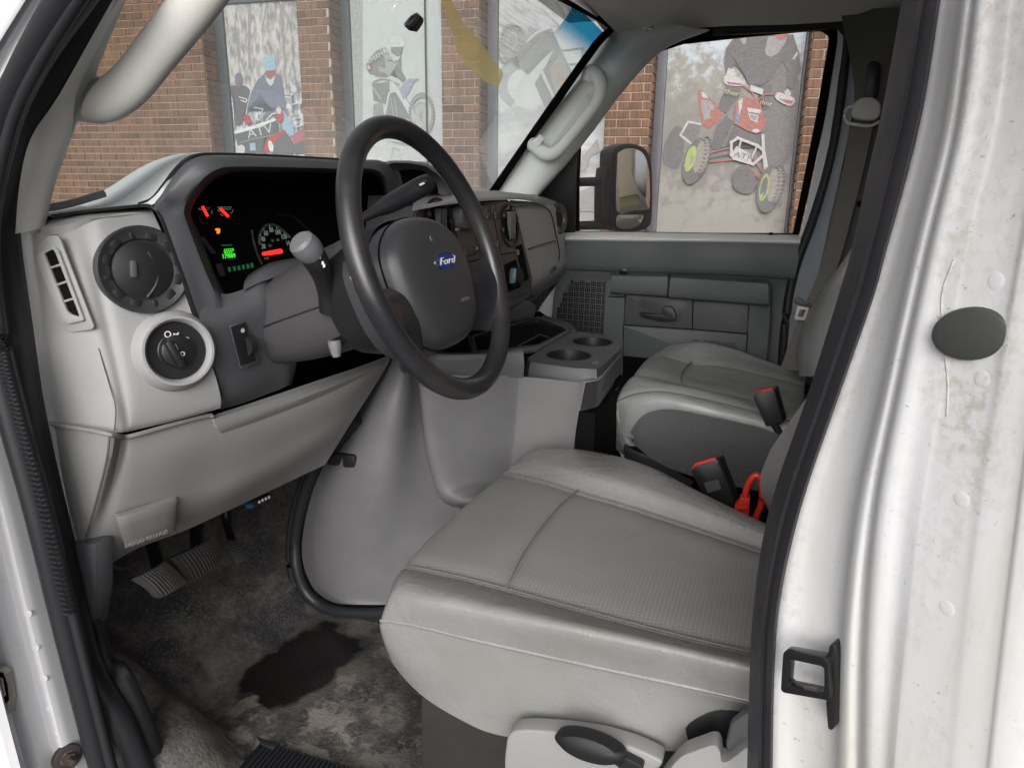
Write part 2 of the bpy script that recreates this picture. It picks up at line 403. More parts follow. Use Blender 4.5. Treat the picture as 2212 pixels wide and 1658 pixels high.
# ------------------------------------------------------------------ posters on the windows: flat prints
PO = REC-.005
def pmat(name, c, var=.15, sc=25, var_col=None): return mat(name, c, .6, spec=.25, var=var, vscale=sc, var_col=var_col, vlo=.4, vhi=.65)
def poster(i, label, bgm, top=None):
    l, r, zt = BAY[i]; t = thing('poster', label, 'poster', wpt(l, .4, PO), 'window posters on the brick building')
    r2 = r-.004
    sheet('poster_sheet', [wpt(l+.002, .4, PO), wpt(r2, .4, PO), wpt(r2, (top or zt)-.004, PO), wpt(l+.002, (top or zt)-.004, PO)], bgm, t); return t
class Print:
    def __init__(s, t, u0, v0, k, i): s.t, s.u0, s.v0, s.k, s.n = t, u0, v0, k, 0; s.l, s.r, s.zt = BAY[i]
    def q(s, x, y, off):
        p = WP(s.u0+s.k*x, s.v0+s.k*y, off); a = (p-W0).dot(WD); a = min(max(a, s.l+.003), s.r-.006); return wpt(a, min(p.z, s.zt-.006), off)
    def poly(s, name, pts, m, sm=0):
        s.n += 1; off = PO-.0008*s.n
        pp = [s.q(x, y, off) for x, y in pts]
        if sm: pp = cr(pp, sm, True)
        return sheet(name, pp, m, s.t)
    def line(s, name, pts, w, m):
        s.n += 1; off = PO-.0008*s.n; bm = bmesh.new()
        c = [V((x, y, 0)) for x, y in pts]
        for a, b_ in zip(c, c[1:]):
            d = (b_-a).normalized()*w*.5; n_ = V((-d.y, d.x, 0))
            bm.faces.new([bm.verts.new(s.q(p.x, p.y, off)) for p in (a-d+n_, b_+d+n_, b_+d-n_, a-d-n_)])
            off -= .0001
        return finish(bm, name, m, s.t, smooth=False, closed=False)
    def ring(s, name, cx, cy, rx, ry, wd, m, a0=0, a1=360, tilt=0):
        s.n += 1; off = PO-.0008*s.n; bm = bmesh.new(); prev = None; N = 28
        for k in range(N+1):
            a = rad(a0+(a1-a0)*k/N); ct, st = math.cos(rad(tilt)), math.sin(rad(tilt))
            def pt(f): x, y = rx*f*math.cos(a), ry*f*math.sin(a); return bm.verts.new(s.q(cx+x*ct-y*st, cy+x*st+y*ct, off))
            cur = (pt(1), pt(1-wd))
            if prev: bm.faces.new((prev[0], cur[0], cur[1], prev[1]))
            prev = cur
        return finish(bm, name, m, s.t, smooth=False, closed=False)
    def disc(s, name, cx, cy, rx, ry, m, tilt=0):
        ct, st = math.cos(rad(tilt)), math.sin(rad(tilt))
        return s.poly(name, [(cx+rx*math.cos(a)*ct-ry*math.sin(a)*st, cy+rx*math.cos(a)*st+ry*math.sin(a)*ct) for a in [2*math.pi*k/24 for k in range(24)]], m)
    def blocks(s, name, cx, cy, rx, ry, num, size, m, a0, a1, tilt=0):
        s.n += 1; off = PO-.0008*s.n; bm = bmesh.new(); ct, st = math.cos(rad(tilt)), math.sin(rad(tilt))
        for k in range(num):
            a = rad(a0+(a1-a0)*k/max(1, num-1)); x, y = rx*math.cos(a), ry*math.sin(a); X, Y = cx+x*ct-y*st, cy+x*st+y*ct
            bm.faces.new([bm.verts.new(s.q(X+dx*size, Y+dy*size*.6, off)) for dx, dy in ((-1, -.6), (.8, -1), (1, .7), (-.7, 1))])
        return finish(bm, name, m, s.t, smooth=False, closed=False)
    def text(s, body, x, y, ang, size, m, xs=1):
        s.n += 1; off = PO-.0008*s.n; o = s.q(x, y, off); a = rad(ang)
        xd = s.q(x+100*math.cos(a), y+100*math.sin(a), off)-o; yd = s.q(x+100*math.sin(a), y-100*math.cos(a), off)-o
        sz = (s.q(x, y-size*.5, off)-s.q(x, y+size*.5, off)).length*1.4
        return text('lettering', body, o, xd, yd, sz, m, s.t, ext=.0001, xs=xs)
def ink(name, c): return mat('ink '+name, c, .6, spec=.2, var=.25, vscale=70, vlo=.4, vhi=.62)
INK = {k: ink(k, c) for k, c in dict(navy=(.15, .165, .215), dkgrey=(.11, .11, .115), blue=(.27, .40, .48), skin=(.28, .12, .10), red=(.36, .06, .06), pink=(.34, .12, .15), white=(.60, .60, .59), pale=(.48, .49, .49), trunk=(.26, .245, .235),
    g1=(.27, .275, .27), g2=(.33, .335, .33), g3=(.21, .215, .215), purple=(.31, .30, .37), pwhite=(.50, .52, .515), prose=(.5, .36, .33), orange=(.42, .29, .20), mblack=(.165, .158, .160), mred=(.37, .165, .145), mgrey=(.31, .30, .295), mwhite=(.50, .48, .475), lime=(.34, .42, .15), mtyre=(.17, .163, .162), mtan=(.31, .285, .25), myel=(.48, .46, .24), mblue=(.2, .26, .36), mdark=(.20, .19, .185)).items()}
# backgrounds
def woods():
    m = mat('winter woods print', (.42, .41, .39), .6, spec=.2); n, l, b = nodes_of(m)
    g = n.new('ShaderNodeNewGeometry'); sp = n.new('ShaderNodeSeparateXYZ'); l.new(g.outputs['Position'], sp.inputs[0])
    a = n.new('ShaderNodeTexNoise'); a.inputs['Scale'].default_value = 28; a.inputs['Detail'].default_value = 5
    mp = n.new('ShaderNodeMapping'); mp.inputs['Scale'].default_value = (1, 1, .4); l.new(g.outputs['Position'], mp.inputs[0]); l.new(mp.outputs[0], a.inputs['Vector'])
    r = n.new('ShaderNodeValToRGB'); e = r.color_ramp.elements; e[0].position = .36; e[0].color = (.19, .18, .175, 1); e[1].position = .62; e[1].color = (.43, .415, .40, 1); l.new(a.outputs['Fac'], r.inputs[0])
    r2 = n.new('ShaderNodeValToRGB'); e = r2.color_ramp.elements; e[0].position = .42; e[0].color = (.12, .12, .13, 1); e[1].position = .6; e[1].color = (.50, .50, .52, 1); l.new(a.outputs['Fac'], r2.inputs[0])
    f = n.new('ShaderNodeMapRange'); z0 = WP(560, 190, PO).z; f.inputs[1].default_value = z0+.12; f.inputs[2].default_value = z0-.12; l.new(sp.outputs[2], f.inputs[0])
    mx = n.new('ShaderNodeMix'); mx.data_type = 'RGBA'; l.new(f.outputs[0], mx.inputs[0]); l.new(r.outputs[0], mx.inputs[6]); l.new(r2.outputs[0], mx.inputs[7]); l.new(mx.outputs[2], b.inputs['Base Color']); return m
def zbands(name, stops, z0, z1, noise, nscale, stretch=1):
    m = mat(name, (.5, .5, .5), .6, spec=.2); n, l, b = nodes_of(m)
    g = n.new('ShaderNodeNewGeometry'); sp = n.new('ShaderNodeSeparateXYZ'); l.new(g.outputs['Position'], sp.inputs[0])
    mp = n.new('ShaderNodeMapping'); mp.inputs['Scale'].default_value = (1, 1, stretch); l.new(g.outputs['Position'], mp.inputs[0])
    a = n.new('ShaderNodeTexNoise'); a.inputs['Scale'].default_value = nscale; a.inputs['Detail'].default_value = 7; a.inputs['Roughness'].default_value = .65; l.new(mp.outputs[0], a.inputs['Vector'])
    f = n.new('ShaderNodeMapRange'); f.inputs[1].default_value = z0; f.inputs[2].default_value = z1; f.clamp = False; l.new(sp.outputs[2], f.inputs[0])
    md = n.new('ShaderNodeMath'); md.operation = 'MULTIPLY_ADD'; md.inputs[1].default_value = noise; l.new(a.outputs['Fac'], md.inputs[0])
    sb = n.new('ShaderNodeMath'); sb.operation = 'SUBTRACT'; sb.inputs[1].default_value = noise*.5; l.new(f.outputs[0], sb.inputs[0]); l.new(sb.outputs[0], md.inputs[2])
    r = n.new('ShaderNodeValToRGB'); e = r.color_ramp.elements
    e[0].position, e[0].color = stops[0][0], (*stops[0][1], 1); e[1].position, e[1].color = stops[-1][0], (*stops[-1][1], 1)
    for p_, c in stops[1:-1]:
        q = e.new(p_); q.color = (*c, 1)
    l.new(md.outputs[0], r.inputs[0]); l.new(r.outputs[0], b.inputs['Base Color']); return m

# poster 1
t = poster(0, 'winter woods poster of two riders on quad bikes, left of all posters', woods())
q = Print(t, 448, 0, .213, 0)
for tr in ([(408, 40), (440, 40), (436, 700), (414, 700)], [(728, 40), (752, 40), (806, 690), (778, 690)], [(590, 40), (604, 40), (560, 330), (548, 320)], [(270, 250), (290, 260), (330, 560), (318, 700)]): q.poly('printed_trunk', tr, INK['trunk'])
q.poly('printed_rider', [(225, 870), (300, 880), (360, 870), (430, 910), (420, 1040), (390, 1070), (380, 1200), (330, 1280), (270, 1230), (280, 1040), (240, 960)], INK['dkgrey'], 2)
q.poly('printed_hood', [(275, 800), (300, 745), (340, 748), (358, 800), (352, 860), (300, 882)], INK['navy'], 2)
q.poly('printed_face', [(295, 822), (335, 828), (330, 885), (305, 882)], INK['skin'])
q.poly('printed_jacket', [(575, 740), (690, 750), (745, 800), (790, 1060), (785, 1130), (720, 1090), (640, 1190), (590, 1180), (562, 1010), (530, 975), (440, 1130), (395, 1150), (400, 1080), (440, 930), (500, 810)], INK['navy'], 2)
q.poly('printed_jeans', [(770, 1120), (810, 1180), (880, 1330), (830, 1400), (760, 1300)], INK['blue'])
q.poly('printed_helmet', [(568, 650), (580, 585), (630, 565), (680, 592), (692, 660), (690, 712), (585, 720)], INK['blue'], 2)
q.poly('printed_face', [(585, 722), (692, 712), (690, 780), (640, 805), (592, 780)], INK['skin'])
q.poly('printed_scarf', [(575, 750), (600, 790), (640, 810), (680, 780), (690, 760), (665, 850), (640, 880), (600, 830)], INK['pale'])
q.line('printed_highlight', [(570, 745), (500, 812), (440, 932), (400, 1085), (396, 1150)], 9, INK['pale'])
q.poly('printed_quad', [(275, 1355), (640, 1230), (720, 1250), (700, 1345), (640, 1385), (570, 1400), (560, 1552), (320, 1548), (300, 1450)], INK['dkgrey'])
q.poly('printed_rack', [(265, 1335), (480, 1270), (680, 1200), (700, 1222), (500, 1300), (285, 1362)], INK['white'])
q.line('printed_bracket', [(470, 1090), (560, 1110), (525, 1220), (480, 1215)], 10, INK['pale'])
q.line('printed_bracket', [(600, 1215), (655, 1160), (690, 1150)], 12, INK['white'])
q.text('ATV', 530, 1335, -14, 95, INK['pale'], 1.3)
q.line('printed_bar', [(335, 1445), (480, 1405), (640, 1380), (700, 1355)], 8, INK['mgrey'])
q.poly('printed_glove', [(355, 1190), (390, 1165), (432, 1190), (455, 1250), (385, 1262)], INK['red'])
q.poly('printed_glove', [(690, 1120), (720, 1078), (755, 1110), (770, 1170), (765, 1240), (708, 1240)], INK['red'])
q.poly('printed_cuff', [(692, 1110), (720, 1080), (752, 1112), (740, 1160), (705, 1150)], INK['pale'])
q.poly('printed_fender', [(570, 1490), (610, 1400), (700, 1350), (780, 1320), (850, 1420), (885, 1555), (570, 1548)], INK['red'])
q.poly('printed_tyre', [(660, 1555), (690, 1440), (780, 1345), (840, 1425), (870, 1555)], INK['dkgrey'], 2)
q.poly('printed_headlight', [(615, 1440), (640, 1428), (668, 1480), (662, 1540), (625, 1520)], INK['white'], 2)
q.poly('printed_fender', [(850, 1390), (900, 1340), (985, 1300), (990, 1440), (900, 1500)], INK['pink'])
q.poly('printed_tyre', [(880, 1470), (990, 1420), (990, 1555), (890, 1555)], INK['dkgrey'])
q.poly('printed_plate', [(428, 1458), (484, 1450), (494, 1525), (436, 1532)], INK['blue'])
q.disc('printed_wheel', 340, 1520, 42, 50, INK['pale'])
for pl in ([(860, 1210), (960, 1190), (980, 1260), (900, 1290)], [(780, 950), (860, 960), (840, 990), (790, 985)], [(860, 1060), (950, 1040), (930, 1080)], [(320, 985), (400, 1010), (390, 1040), (340, 1020)]): q.line('printed_snow', pl, 9, INK['white'])

# poster 2
t = poster(1, 'pale faded poster of a motocross rider standing on a dirt bike', zbands('pale grey print', [(0, (.33, .34, .335)), (.25, (.40, .42, .415)), (1, (.39, .41, .405))], .8, 3.2, .15, 6))
q = Print(t, 713, 0, .213, 1)
q.poly('printed_band', [(195, 0), (330, 0), (330, 1600), (260, 1600)], INK['g2']).hide_render = False
q.n += 1
q.poly('printed_paper', [(330, 0), (1140, 0), (1140, 1600), (330, 1600)], pmat('paper', (.42, .445, .44), .06, 8))
q.poly('printed_leg', [(420, 850), (600, 830), (605, 960), (560, 1060), (440, 1025)], INK['g3'])
q.poly('printed_engine', [(560, 960), (690, 930), (830, 1200), (640, 1230), (560, 1180)], INK['g3'])
q.poly('printed_boot', [(440, 1060), (530, 1030), (545, 1170), (430, 1200)], INK['g1'])
q.poly('printed_shroud', [(590, 940), (610, 930), (560, 1170), (545, 1160)], INK['pwhite'])
q.poly('printed_body', [(470, 515), (530, 490), (560, 500), (570, 610), (640, 630), (720, 570), (725, 720), (770, 800), (740, 850), (690, 800), (645, 705), (610, 765), (570, 790), (470, 780), (400, 755), (368, 705), (368, 650), (400, 590)], INK['g3'])
q.poly('printed_vest', [(530, 488), (560, 480), (640, 610), (570, 610), (565, 740), (500, 720), (480, 680), (560, 690)], INK['g2'])
q.poly('printed_vest', [(570, 620), (690, 640), (640, 710), (600, 770), (520, 730), (560, 700)], INK['g2'])
q.poly('printed_helmet', [(588, 440), (600, 390), (640, 345), (700, 350), (745, 400), (760, 465), (715, 490), (700, 600), (660, 615), (620, 520), (592, 480)], INK['pwhite'], 2)
q.poly('printed_goggles', [(612, 480), (740, 480), (722, 565), (680, 578), (622, 540)], INK['g3'])
q.ring('printed_helmet_line', 672, 425, 85, 78, .06, INK['g2'], 150, 380)
q.poly('printed_glove', [(405, 770), (450, 765), (465, 830), (420, 840)], INK['pwhite'])
q.line('printed_bars', [(440, 830), (520, 800), (600, 815), (700, 860)], 16, INK['g1'])
q.poly('printed_fork', [(598, 835), (640, 820), (770, 1000), (890, 1190), (835, 1235), (740, 1060)], INK['pwhite'])
q.line('printed_fork_edge', [(640, 825), (770, 1005), (885, 1180)], 8, INK['g1'])
q.poly('printed_fender', [(700, 905), (790, 802), (908, 798), (850, 830), (805, 930), (740, 1015)], INK['purple'])
q.line('printed_radiator', [(615, 1000), (640, 1170)], 12, INK['g2']); q.line('printed_radiator', [(650, 1000), (680, 1180)], 12, INK['g2'])
q.ring('printed_tyre', 925, 1165, 128, 220, .22, INK['g1'], -200, 90)
q.blocks('printed_tread', 925, 1165, 126, 218, 30, 13, INK['g3'], -200, 80)
q.ring('printed_rim', 915, 1170, 74, 140, .08, INK['g2'])
for k in range(0, 180, 30): q.line('printed_spoke', [(915+70*math.cos(rad(k)), 1170+130*math.sin(rad(k))), (915-70*math.cos(rad(k)), 1170-130*math.sin(rad(k)))], 4, INK['g2'])
q.poly('printed_ground', [(345, 1480), (520, 1420), (740, 1480), (1140, 1500), (1140, 1640), (345, 1640)], INK['pale'])
q.line('printed_dirt', [(440, 1600), (500, 1500), (560, 1450)], 22, INK['pwhite']); q.line('printed_dirt', [(620, 1600), (640, 1500), (700, 1520)], 14, INK['g2'])
q.text('YAMAHA', 455, 592, -34, 58, INK['pwhite'], .95)
q.text('YAMAHA', 462, 935, 55, 34, INK['pwhite'])
q.poly('printed_logo', [(372, 670), (400, 665), (410, 705), (380, 710)], INK['prose'])
sm = box('window_mullion', wpt(sof(713+.213*975, 200, PO-.03), 1.9, PO-.032), (WD, WN, ZU), (.012, .012, 3.0), M['black'], bld)

# poster 3
t = poster(2, 'pale poster of an off-road buggy leaping over snow, behind passenger pillar', zbands('snow print', [(0, (.29, .29, .285)), (.28, (.33, .33, .325)), (.34, (.47, .48, .475)), (.42, (.32, .325, .325)), (.5, (.48, .49, .49)), (.58, (.34, .345, .345)), (.63, (.47, .48, .48)), (1, (.42, .43, .44))], .7, 3.2, .28, 5.5, 2.2))
q = Print(t, 950, 0, .2538, 2)
q.poly('printed_tyre', [(515, 340), (530, 250), (575, 205), (700, 230), (770, 300), (700, 420), (610, 545), (540, 500), (510, 430)], INK['g2'])
q.blocks('printed_tread', 600, 385, 95, 165, 22, 17, INK['g1'], 90, 300, 15)
q.ring('printed_hub', 610, 360, 42, 85, .12, INK['pwhite'], 0, 360, 15)
q.poly('printed_fender', [(610, 535), (700, 400), (830, 290), (930, 245), (1010, 380), (860, 520), (750, 640)], INK['g1'])
q.poly('printed_body', [(830, 290), (950, 240), (1090, 560), (1120, 680), (960, 940), (905, 950), (805, 710), (900, 560), (980, 400)], INK['g1'])
q.poly('printed_panel', [(930, 590), (1040, 430), (1110, 650), (1000, 860)], INK['g2'])
q.text('IMK', 1010, 655, 62, 100, INK['orange'])
for ln in ([(1035, 435), (1220, 408), (1265, 500)], [(1100, 550), (1240, 538), (1275, 560)], [(1060, 500), (1130, 660)], [(1140, 640), (1210, 600)], [(1215, 410), (1205, 560)], [(1265, 500), (1240, 510)]): q.line('printed_cage', ln, 13, INK['g1'])
q.line('printed_bar', [(860, 600), (980, 860)], 26, INK['pwhite'])
q.poly('printed_rock', [(1160, 1400), (1290, 1240), (1340, 1180), (1360, 1290), (1280, 1330), (1240, 1450), (1160, 1480)], INK['g2'])
q.poly('printed_rock', [(1170, 1640), (1300, 1580), (1420, 1660), (1400, 1800), (1170, 1800)], INK['g2'])

# poster 4
zt4 = BAY[3][2]
def scrub():  # print tones muted to carry the haze of the side glass
    a = WP(1600, 95, PO).z; b_ = WP(1600, 500, PO).z
    m = zbands('scrub print with glass haze', [(0, (.31, .29, .26)), (.18, (.30, .28, .255)), (.38, (.21, .20, .185)), (.62, (.23, .225, .20)), (.78, (.28, .275, .245)), (.9, (.38, .41, .44)), (1, (.44, .48, .52))], b_-.1, a+.25, 1.25, 11)
    return m
t = poster(3, 'glass-hazed poster of a rider jumping a red sports quad with lime wheels', scrub())
q = Print(t, 1412, 54, .2785, 3)
def pl(n_, c, *a, **k): return q.poly(n_, a, INK[c], **k)
pl('printed_foliage', 'mdark', (800, 300), (1100, 250), (1170, 700), (1100, 1000), (900, 1150), (760, 900), (850, 600), sm=2)
pl('printed_tyre', 'mtyre', (62, 1040), (80, 930), (150, 800), (210, 795), (235, 880), (230, 990), (185, 1118), (100, 1100), sm=2)
pl('printed_rack', 'mdark', (215, 830), (270, 755), (370, 790), (330, 900), (290, 920))
q.line('printed_bumper', [(295, 925), (205, 855), (265, 752), (360, 770)], 16, INK['mwhite'])
pl('printed_fender', 'mred', (340, 510), (365, 500), (470, 600), (500, 640), (540, 670), (500, 740), (430, 810), (380, 790), (350, 680))
pl('printed_graphic', 'mgrey', (365, 580), (440, 590), (470, 640), (430, 730), (390, 740), (370, 660))
pl('printed_plate', 'mwhite', (365, 515), (400, 530), (425, 575), (375, 560))
pl('printed_boot', 'mred', (440, 660), (545, 680), (500, 750), (430, 800))
pl('printed_leg', 'mblack', (560, 480), (680, 490), (660, 560), (560, 690), (495, 650), (520, 600))
pl('printed_leg', 'mblack', (840, 470), (920, 460), (890, 650), (850, 660), (830, 600))
pl('printed_frame', 'mblack', (440, 970), (480, 790), (560, 700), (620, 760), (780, 830), (850, 860), (845, 960), (700, 900), (600, 900), (560, 960))
pl('printed_torso', 'mblack', (545, 250), (560, 180), (620, 100), (720, 85), (860, 90), (1080, 75), (1120, 200), (1140, 350), (1075, 500), (1030, 480), (1040, 360), (1000, 280), (910, 420), (830, 470), (740, 470), (700, 380), (650, 330), (620, 310), (600, 380), (555, 370))
pl('printed_chin', 'mgrey', (862, 200), (885, 90), (1035, 75), (1020, 140), (960, 220), (910, 250), (870, 235))
pl('printed_helmet', 'mred', (930, 75), (1040, 65), (1035, 90), (985, 125), (950, 110))
pl('printed_sleeve', 'mgrey', (670, 110), (720, 95), (710, 150), (685, 150)); pl('printed_patch', 'mwhite', (1070, 270), (1110, 205), (1115, 230), (1085, 270))
pl('printed_glove', 'mwhite', (558, 390), (575, 335), (620, 345), (640, 390), (600, 410))
pl('printed_guard', 'mwhite', (540, 420), (560, 390), (640, 400), (698, 445), (690, 478), (560, 465), sm=2)
pl('printed_guard', 'mred', (560, 440), (680, 455), (690, 470), (580, 462))
pl('printed_glove', 'mwhite', (1005, 520), (1040, 498), (1065, 530), (1050, 560))
pl('printed_guard', 'mwhite', (940, 540), (980, 525), (1090, 570), (1080, 615), (1040, 628), (950, 580), sm=2)
pl('printed_guard', 'mred', (960, 570), (1080, 590), (1070, 612), (1030, 610))
q.line('printed_handlebar', [(690, 470), (760, 520), (790, 580)], 12, INK['mred']); q.line('printed_handlebar', [(800, 590), (860, 540), (945, 535)], 12, INK['mred'])
pl('printed_pad', 'mwhite', (750, 465), (850, 500), (840, 545), (745, 510))
pl('printed_tank', 'mred', (630, 620), (690, 555), (760, 570), (830, 610), (850, 720), (875, 740), (840, 830), (790, 845), (720, 820), (620, 765))
pl('printed_graphic', 'mblue', (640, 690), (665, 630), (670, 690), (650, 770), (632, 760)); pl('printed_graphic', 'mwhite', (655, 590), (690, 562), (682, 640), (660, 700))
pl('printed_headlight', 'mwhite', (728, 680), (812, 700), (800, 760), (745, 735)); pl('printed_headlight', 'mgrey', (740, 692), (800, 706), (792, 745), (750, 728))
pl('printed_number', 'mwhite', (720, 640), (830, 660), (825, 690), (730, 675)); q.disc('printed_number', 790, 822, 27, 15, INK['mwhite'])
q.line('printed_arm', [(430, 990), (580, 955)], 14, INK['mred']); q.line('printed_arm', [(410, 1060), (620, 1045)], 14, INK['mred'])
q.line('printed_arm', [(420, 1030), (600, 1000)], 12, INK['mblack']); q.line('printed_arm', [(720, 1090), (830, 1200)], 14, INK['mred']); q.line('printed_arm', [(770, 1030), (850, 1150)], 14, INK['mred'])
q.line('printed_shock', [(540, 940), (610, 790)], 26, INK['mdark']); q.line('printed_shock', [(845, 860), (850, 1000), (865, 1130)], 24, INK['mwhite'])
pl('printed_tyre', 'mtyre', (610, 1200), (640, 1110), (720, 1095), (790, 1180), (780, 1280), (720, 1312), (630, 1280), sm=2)
pl('printed_skid', 'mwhite', (600, 1000), (640, 940), (760, 1010), (745, 1080), (620, 1040))
q.line('printed_bumper', [(600, 1005), (600, 910), (650, 878), (800, 935), (850, 975), (850, 1010), (770, 1080), (620, 1035), (600, 1005)], 22, INK['mwhite'])
q.line('printed_bumper', [(675, 900), (640, 1020)], 14, INK['mwhite']); q.line('printed_bumper', [(800, 940), (740, 1070)], 14, INK['mwhite']); q.line('printed_bumper', [(850, 960), (880, 1130)], 20, INK['mwhite'])
q.text('ATR', 695, 1018, 12, 42, INK['mdark'], 1.4)
q.disc('printed_tyre', 320, 1055, 88, 188, INK['mtyre'], 17)
q.disc('printed_tread_band', 370, 1020, 55, 150, INK['mtan'], 14)
q.blocks('printed_tread', 375, 1020, 52, 150, 18, 16, INK['mtyre'], -100, 110, 14); q.blocks('printed_tread', 350, 1030, 40, 140, 16, 14, INK['mtyre'], -100, 110, 14)
q.disc('printed_rim', 283, 1038, 38, 105, INK['lime'], 15)
pl('printed_hub', 'mgrey', (285, 1020), (312, 1010), (305, 1070), (275, 1080))
q.disc('printed_tyre', 895, 1270, 95, 190, INK['mtyre'], 12)
q.disc('printed_tread_band', 940, 1240, 58, 155, INK['mtan'], 10)
q.blocks('printed_tread', 950, 1240, 50, 150, 18, 16, INK['mtyre'], -100, 110, 10); q.blocks('printed_tread', 925, 1245, 40, 140, 16, 14, INK['mtyre'], -100, 110, 10)
q.ring('printed_rim', 853, 1260, 34, 108, .25, INK['lime'], 0, 360, 12); pl('printed_rim', 'lime', (815, 1330), (850, 1300), (840, 1340), (820, 1362))
q.text('thor', 605, 525, 14, 40, INK['myel'], 1.2); q.text('thor', 868, 607, 12, 34, INK['myel'], 1.2)
# what the passenger mirror looks back at
M['beige'] = mat('cream metal siding', (.85, .76, .58), .55, var=.08, vscale=2)
sh = thing('shed', 'cream metal shed reflected in the passenger mirror', 'shed', (9.0, 4.3, 0))
box('wall_panel', (9.0, 3.6, 3.5), WAX, (.3, 5.6, 7.0), M['beige'], sh, .01); box('corner_post', (8.8, 6.65, 3.5), WAX, (.14, .3, 7.0), M['coping'], sh, .01); box('corner_post', (8.75, 6.2, 3.5), WAX, (.14, .55, 7.0), mat('shade trim', (.45, .4, .3), .6), sh, .01)
bmx = bmesh.new(); bmx.faces.new([bmx.verts.new(p) for p in ((5, 1.2, .004), (9, 1.2, .004), (9, 4.6, .004), (5, 4.6, .004))]); finish(bmx, 'grass_verge', M['grass'], kind='structure', closed=False)
bmx = bmesh.new(); bmx.faces.new([bmx.verts.new(p) for p in (wpt(-8, .008, -.9), wpt(8, .008, -.9), wpt(8, .008, 0), wpt(-8, .008, 0))]); finish(bmx, 'pavement', M['concrete'], kind='structure', closed=False)
# ------------------------------------------------------------------ the van: floor, roof, pillars, seals, glass
ZF = .72
YS, YR = .50, 2.08           # driver side door flange, passenger side door face
van = thing('cargo_van', 'white van cab interior with grey trim and the driver side door open', 'van', (0, 1.3, 0))
# windshield plane
wa, wb, wc = P(1065, 410, y=2.0), P(1320, 75, y=1.95), P(110, 445, y=.6)
WSN = (wb-wa).cross(wc-wa).normalized()
if WSN.dot(CAM-wa) < 0: WSN = -WSN
def WS(u, v, off=0): return PP(u, v, wa+WSN*off, WSN)
M['glass'] = glass('windshield glass', (.93, .96, .945), .05, veil=.22, veil_col=(.8, .83, .82))
M['sideglass'] = glass('side glass', (.9, .9, .9), .035, veil=.09, veil_col=(.9, .86, .86))
gl = sheet('windshield', [WS(1062, 418), WS(1326, 70), WS(1180, -40), WS(700, -190), WS(300, -190), WS(185, 110), WS(92, 470)], M['glass'], van)
# blue shade band along the top of the glass
def band_mat():
    m = bpy.data.materials.new('blue shade band'); m.use_nodes = True; n = m.node_tree.nodes; l = m.node_tree.links; n.remove(n['Principled BSDF'])
    g = n.new('ShaderNodeNewGeometry'); dp = n.new('ShaderNodeVectorMath'); dp.operation = 'DOT_PRODUCT'
    a, b_ = WS(1290, 165), WS(1272, 85); sl = (wb-wa).normalized(); up_ = (ZU-WSN*ZU.z).normalized(); dp.inputs[1].default_value = up_
    l.new(g.outputs['Position'], dp.inputs[0])
    rp = n.new('ShaderNodeMapRange'); rp.inputs[1].default_value = a.dot(up_); rp.inputs[2].default_value = b_.dot(up_); rp.interpolation_type = 'SMOOTHSTEP'; l.new(dp.outputs['Value'], rp.inputs[0])
    mx = n.new('ShaderNodeMix'); mx.data_type = 'RGBA'; mx.inputs[6].default_value = (1, 1, 1, 1); mx.inputs[7].default_value = (.035, .32, .55, 1); l.new(rp.outputs[0], mx.inputs[0])
    t = n.new('ShaderNodeBsdfTransparent'); l.new(mx.outputs[2], t.inputs[0]); l.new(t.outputs[0], n['Material Output'].inputs[0]); return m
M['band'] = band_mat()
sheet('shade_band', [WS(u, v, .003) for u, v in ((1240, 190), (1308, 76), (1240, 8), (1222, 40), (1195, 72), (1180, 66), (1150, 66), (1120, 150))], M['band'], gl)
# windshield reflections painted as translucent sheets: yellow sweep, streaks, pale ring
def film(name, col, a, streak=0):  # material of a painted windshield reflection
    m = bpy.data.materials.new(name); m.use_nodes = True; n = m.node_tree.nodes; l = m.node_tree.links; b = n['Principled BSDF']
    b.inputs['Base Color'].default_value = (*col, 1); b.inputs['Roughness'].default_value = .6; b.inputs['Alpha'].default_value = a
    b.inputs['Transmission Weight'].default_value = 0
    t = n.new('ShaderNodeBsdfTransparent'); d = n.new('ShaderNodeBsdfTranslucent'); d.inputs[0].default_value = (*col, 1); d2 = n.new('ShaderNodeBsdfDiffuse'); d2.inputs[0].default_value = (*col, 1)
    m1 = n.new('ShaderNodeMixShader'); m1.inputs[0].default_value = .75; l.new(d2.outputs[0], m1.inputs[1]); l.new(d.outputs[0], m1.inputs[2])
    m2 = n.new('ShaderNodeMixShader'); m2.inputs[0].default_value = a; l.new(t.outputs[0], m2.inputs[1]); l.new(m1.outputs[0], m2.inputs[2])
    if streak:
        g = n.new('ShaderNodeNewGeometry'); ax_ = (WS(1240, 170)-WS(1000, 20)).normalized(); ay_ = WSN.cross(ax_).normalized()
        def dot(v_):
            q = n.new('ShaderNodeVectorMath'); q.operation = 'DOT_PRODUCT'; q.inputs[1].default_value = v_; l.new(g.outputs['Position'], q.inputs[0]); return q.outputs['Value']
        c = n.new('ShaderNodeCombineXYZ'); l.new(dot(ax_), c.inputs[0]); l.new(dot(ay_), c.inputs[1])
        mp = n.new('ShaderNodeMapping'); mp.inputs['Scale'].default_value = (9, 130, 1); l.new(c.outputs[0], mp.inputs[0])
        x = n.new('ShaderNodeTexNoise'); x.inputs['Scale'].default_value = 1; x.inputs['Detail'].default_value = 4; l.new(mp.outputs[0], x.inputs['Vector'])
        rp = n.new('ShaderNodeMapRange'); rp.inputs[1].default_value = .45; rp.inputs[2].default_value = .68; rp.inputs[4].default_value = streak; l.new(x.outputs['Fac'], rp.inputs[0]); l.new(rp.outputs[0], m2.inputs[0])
    l.new(m2.outputs[0], n['Material Output'].inputs[0]); return m
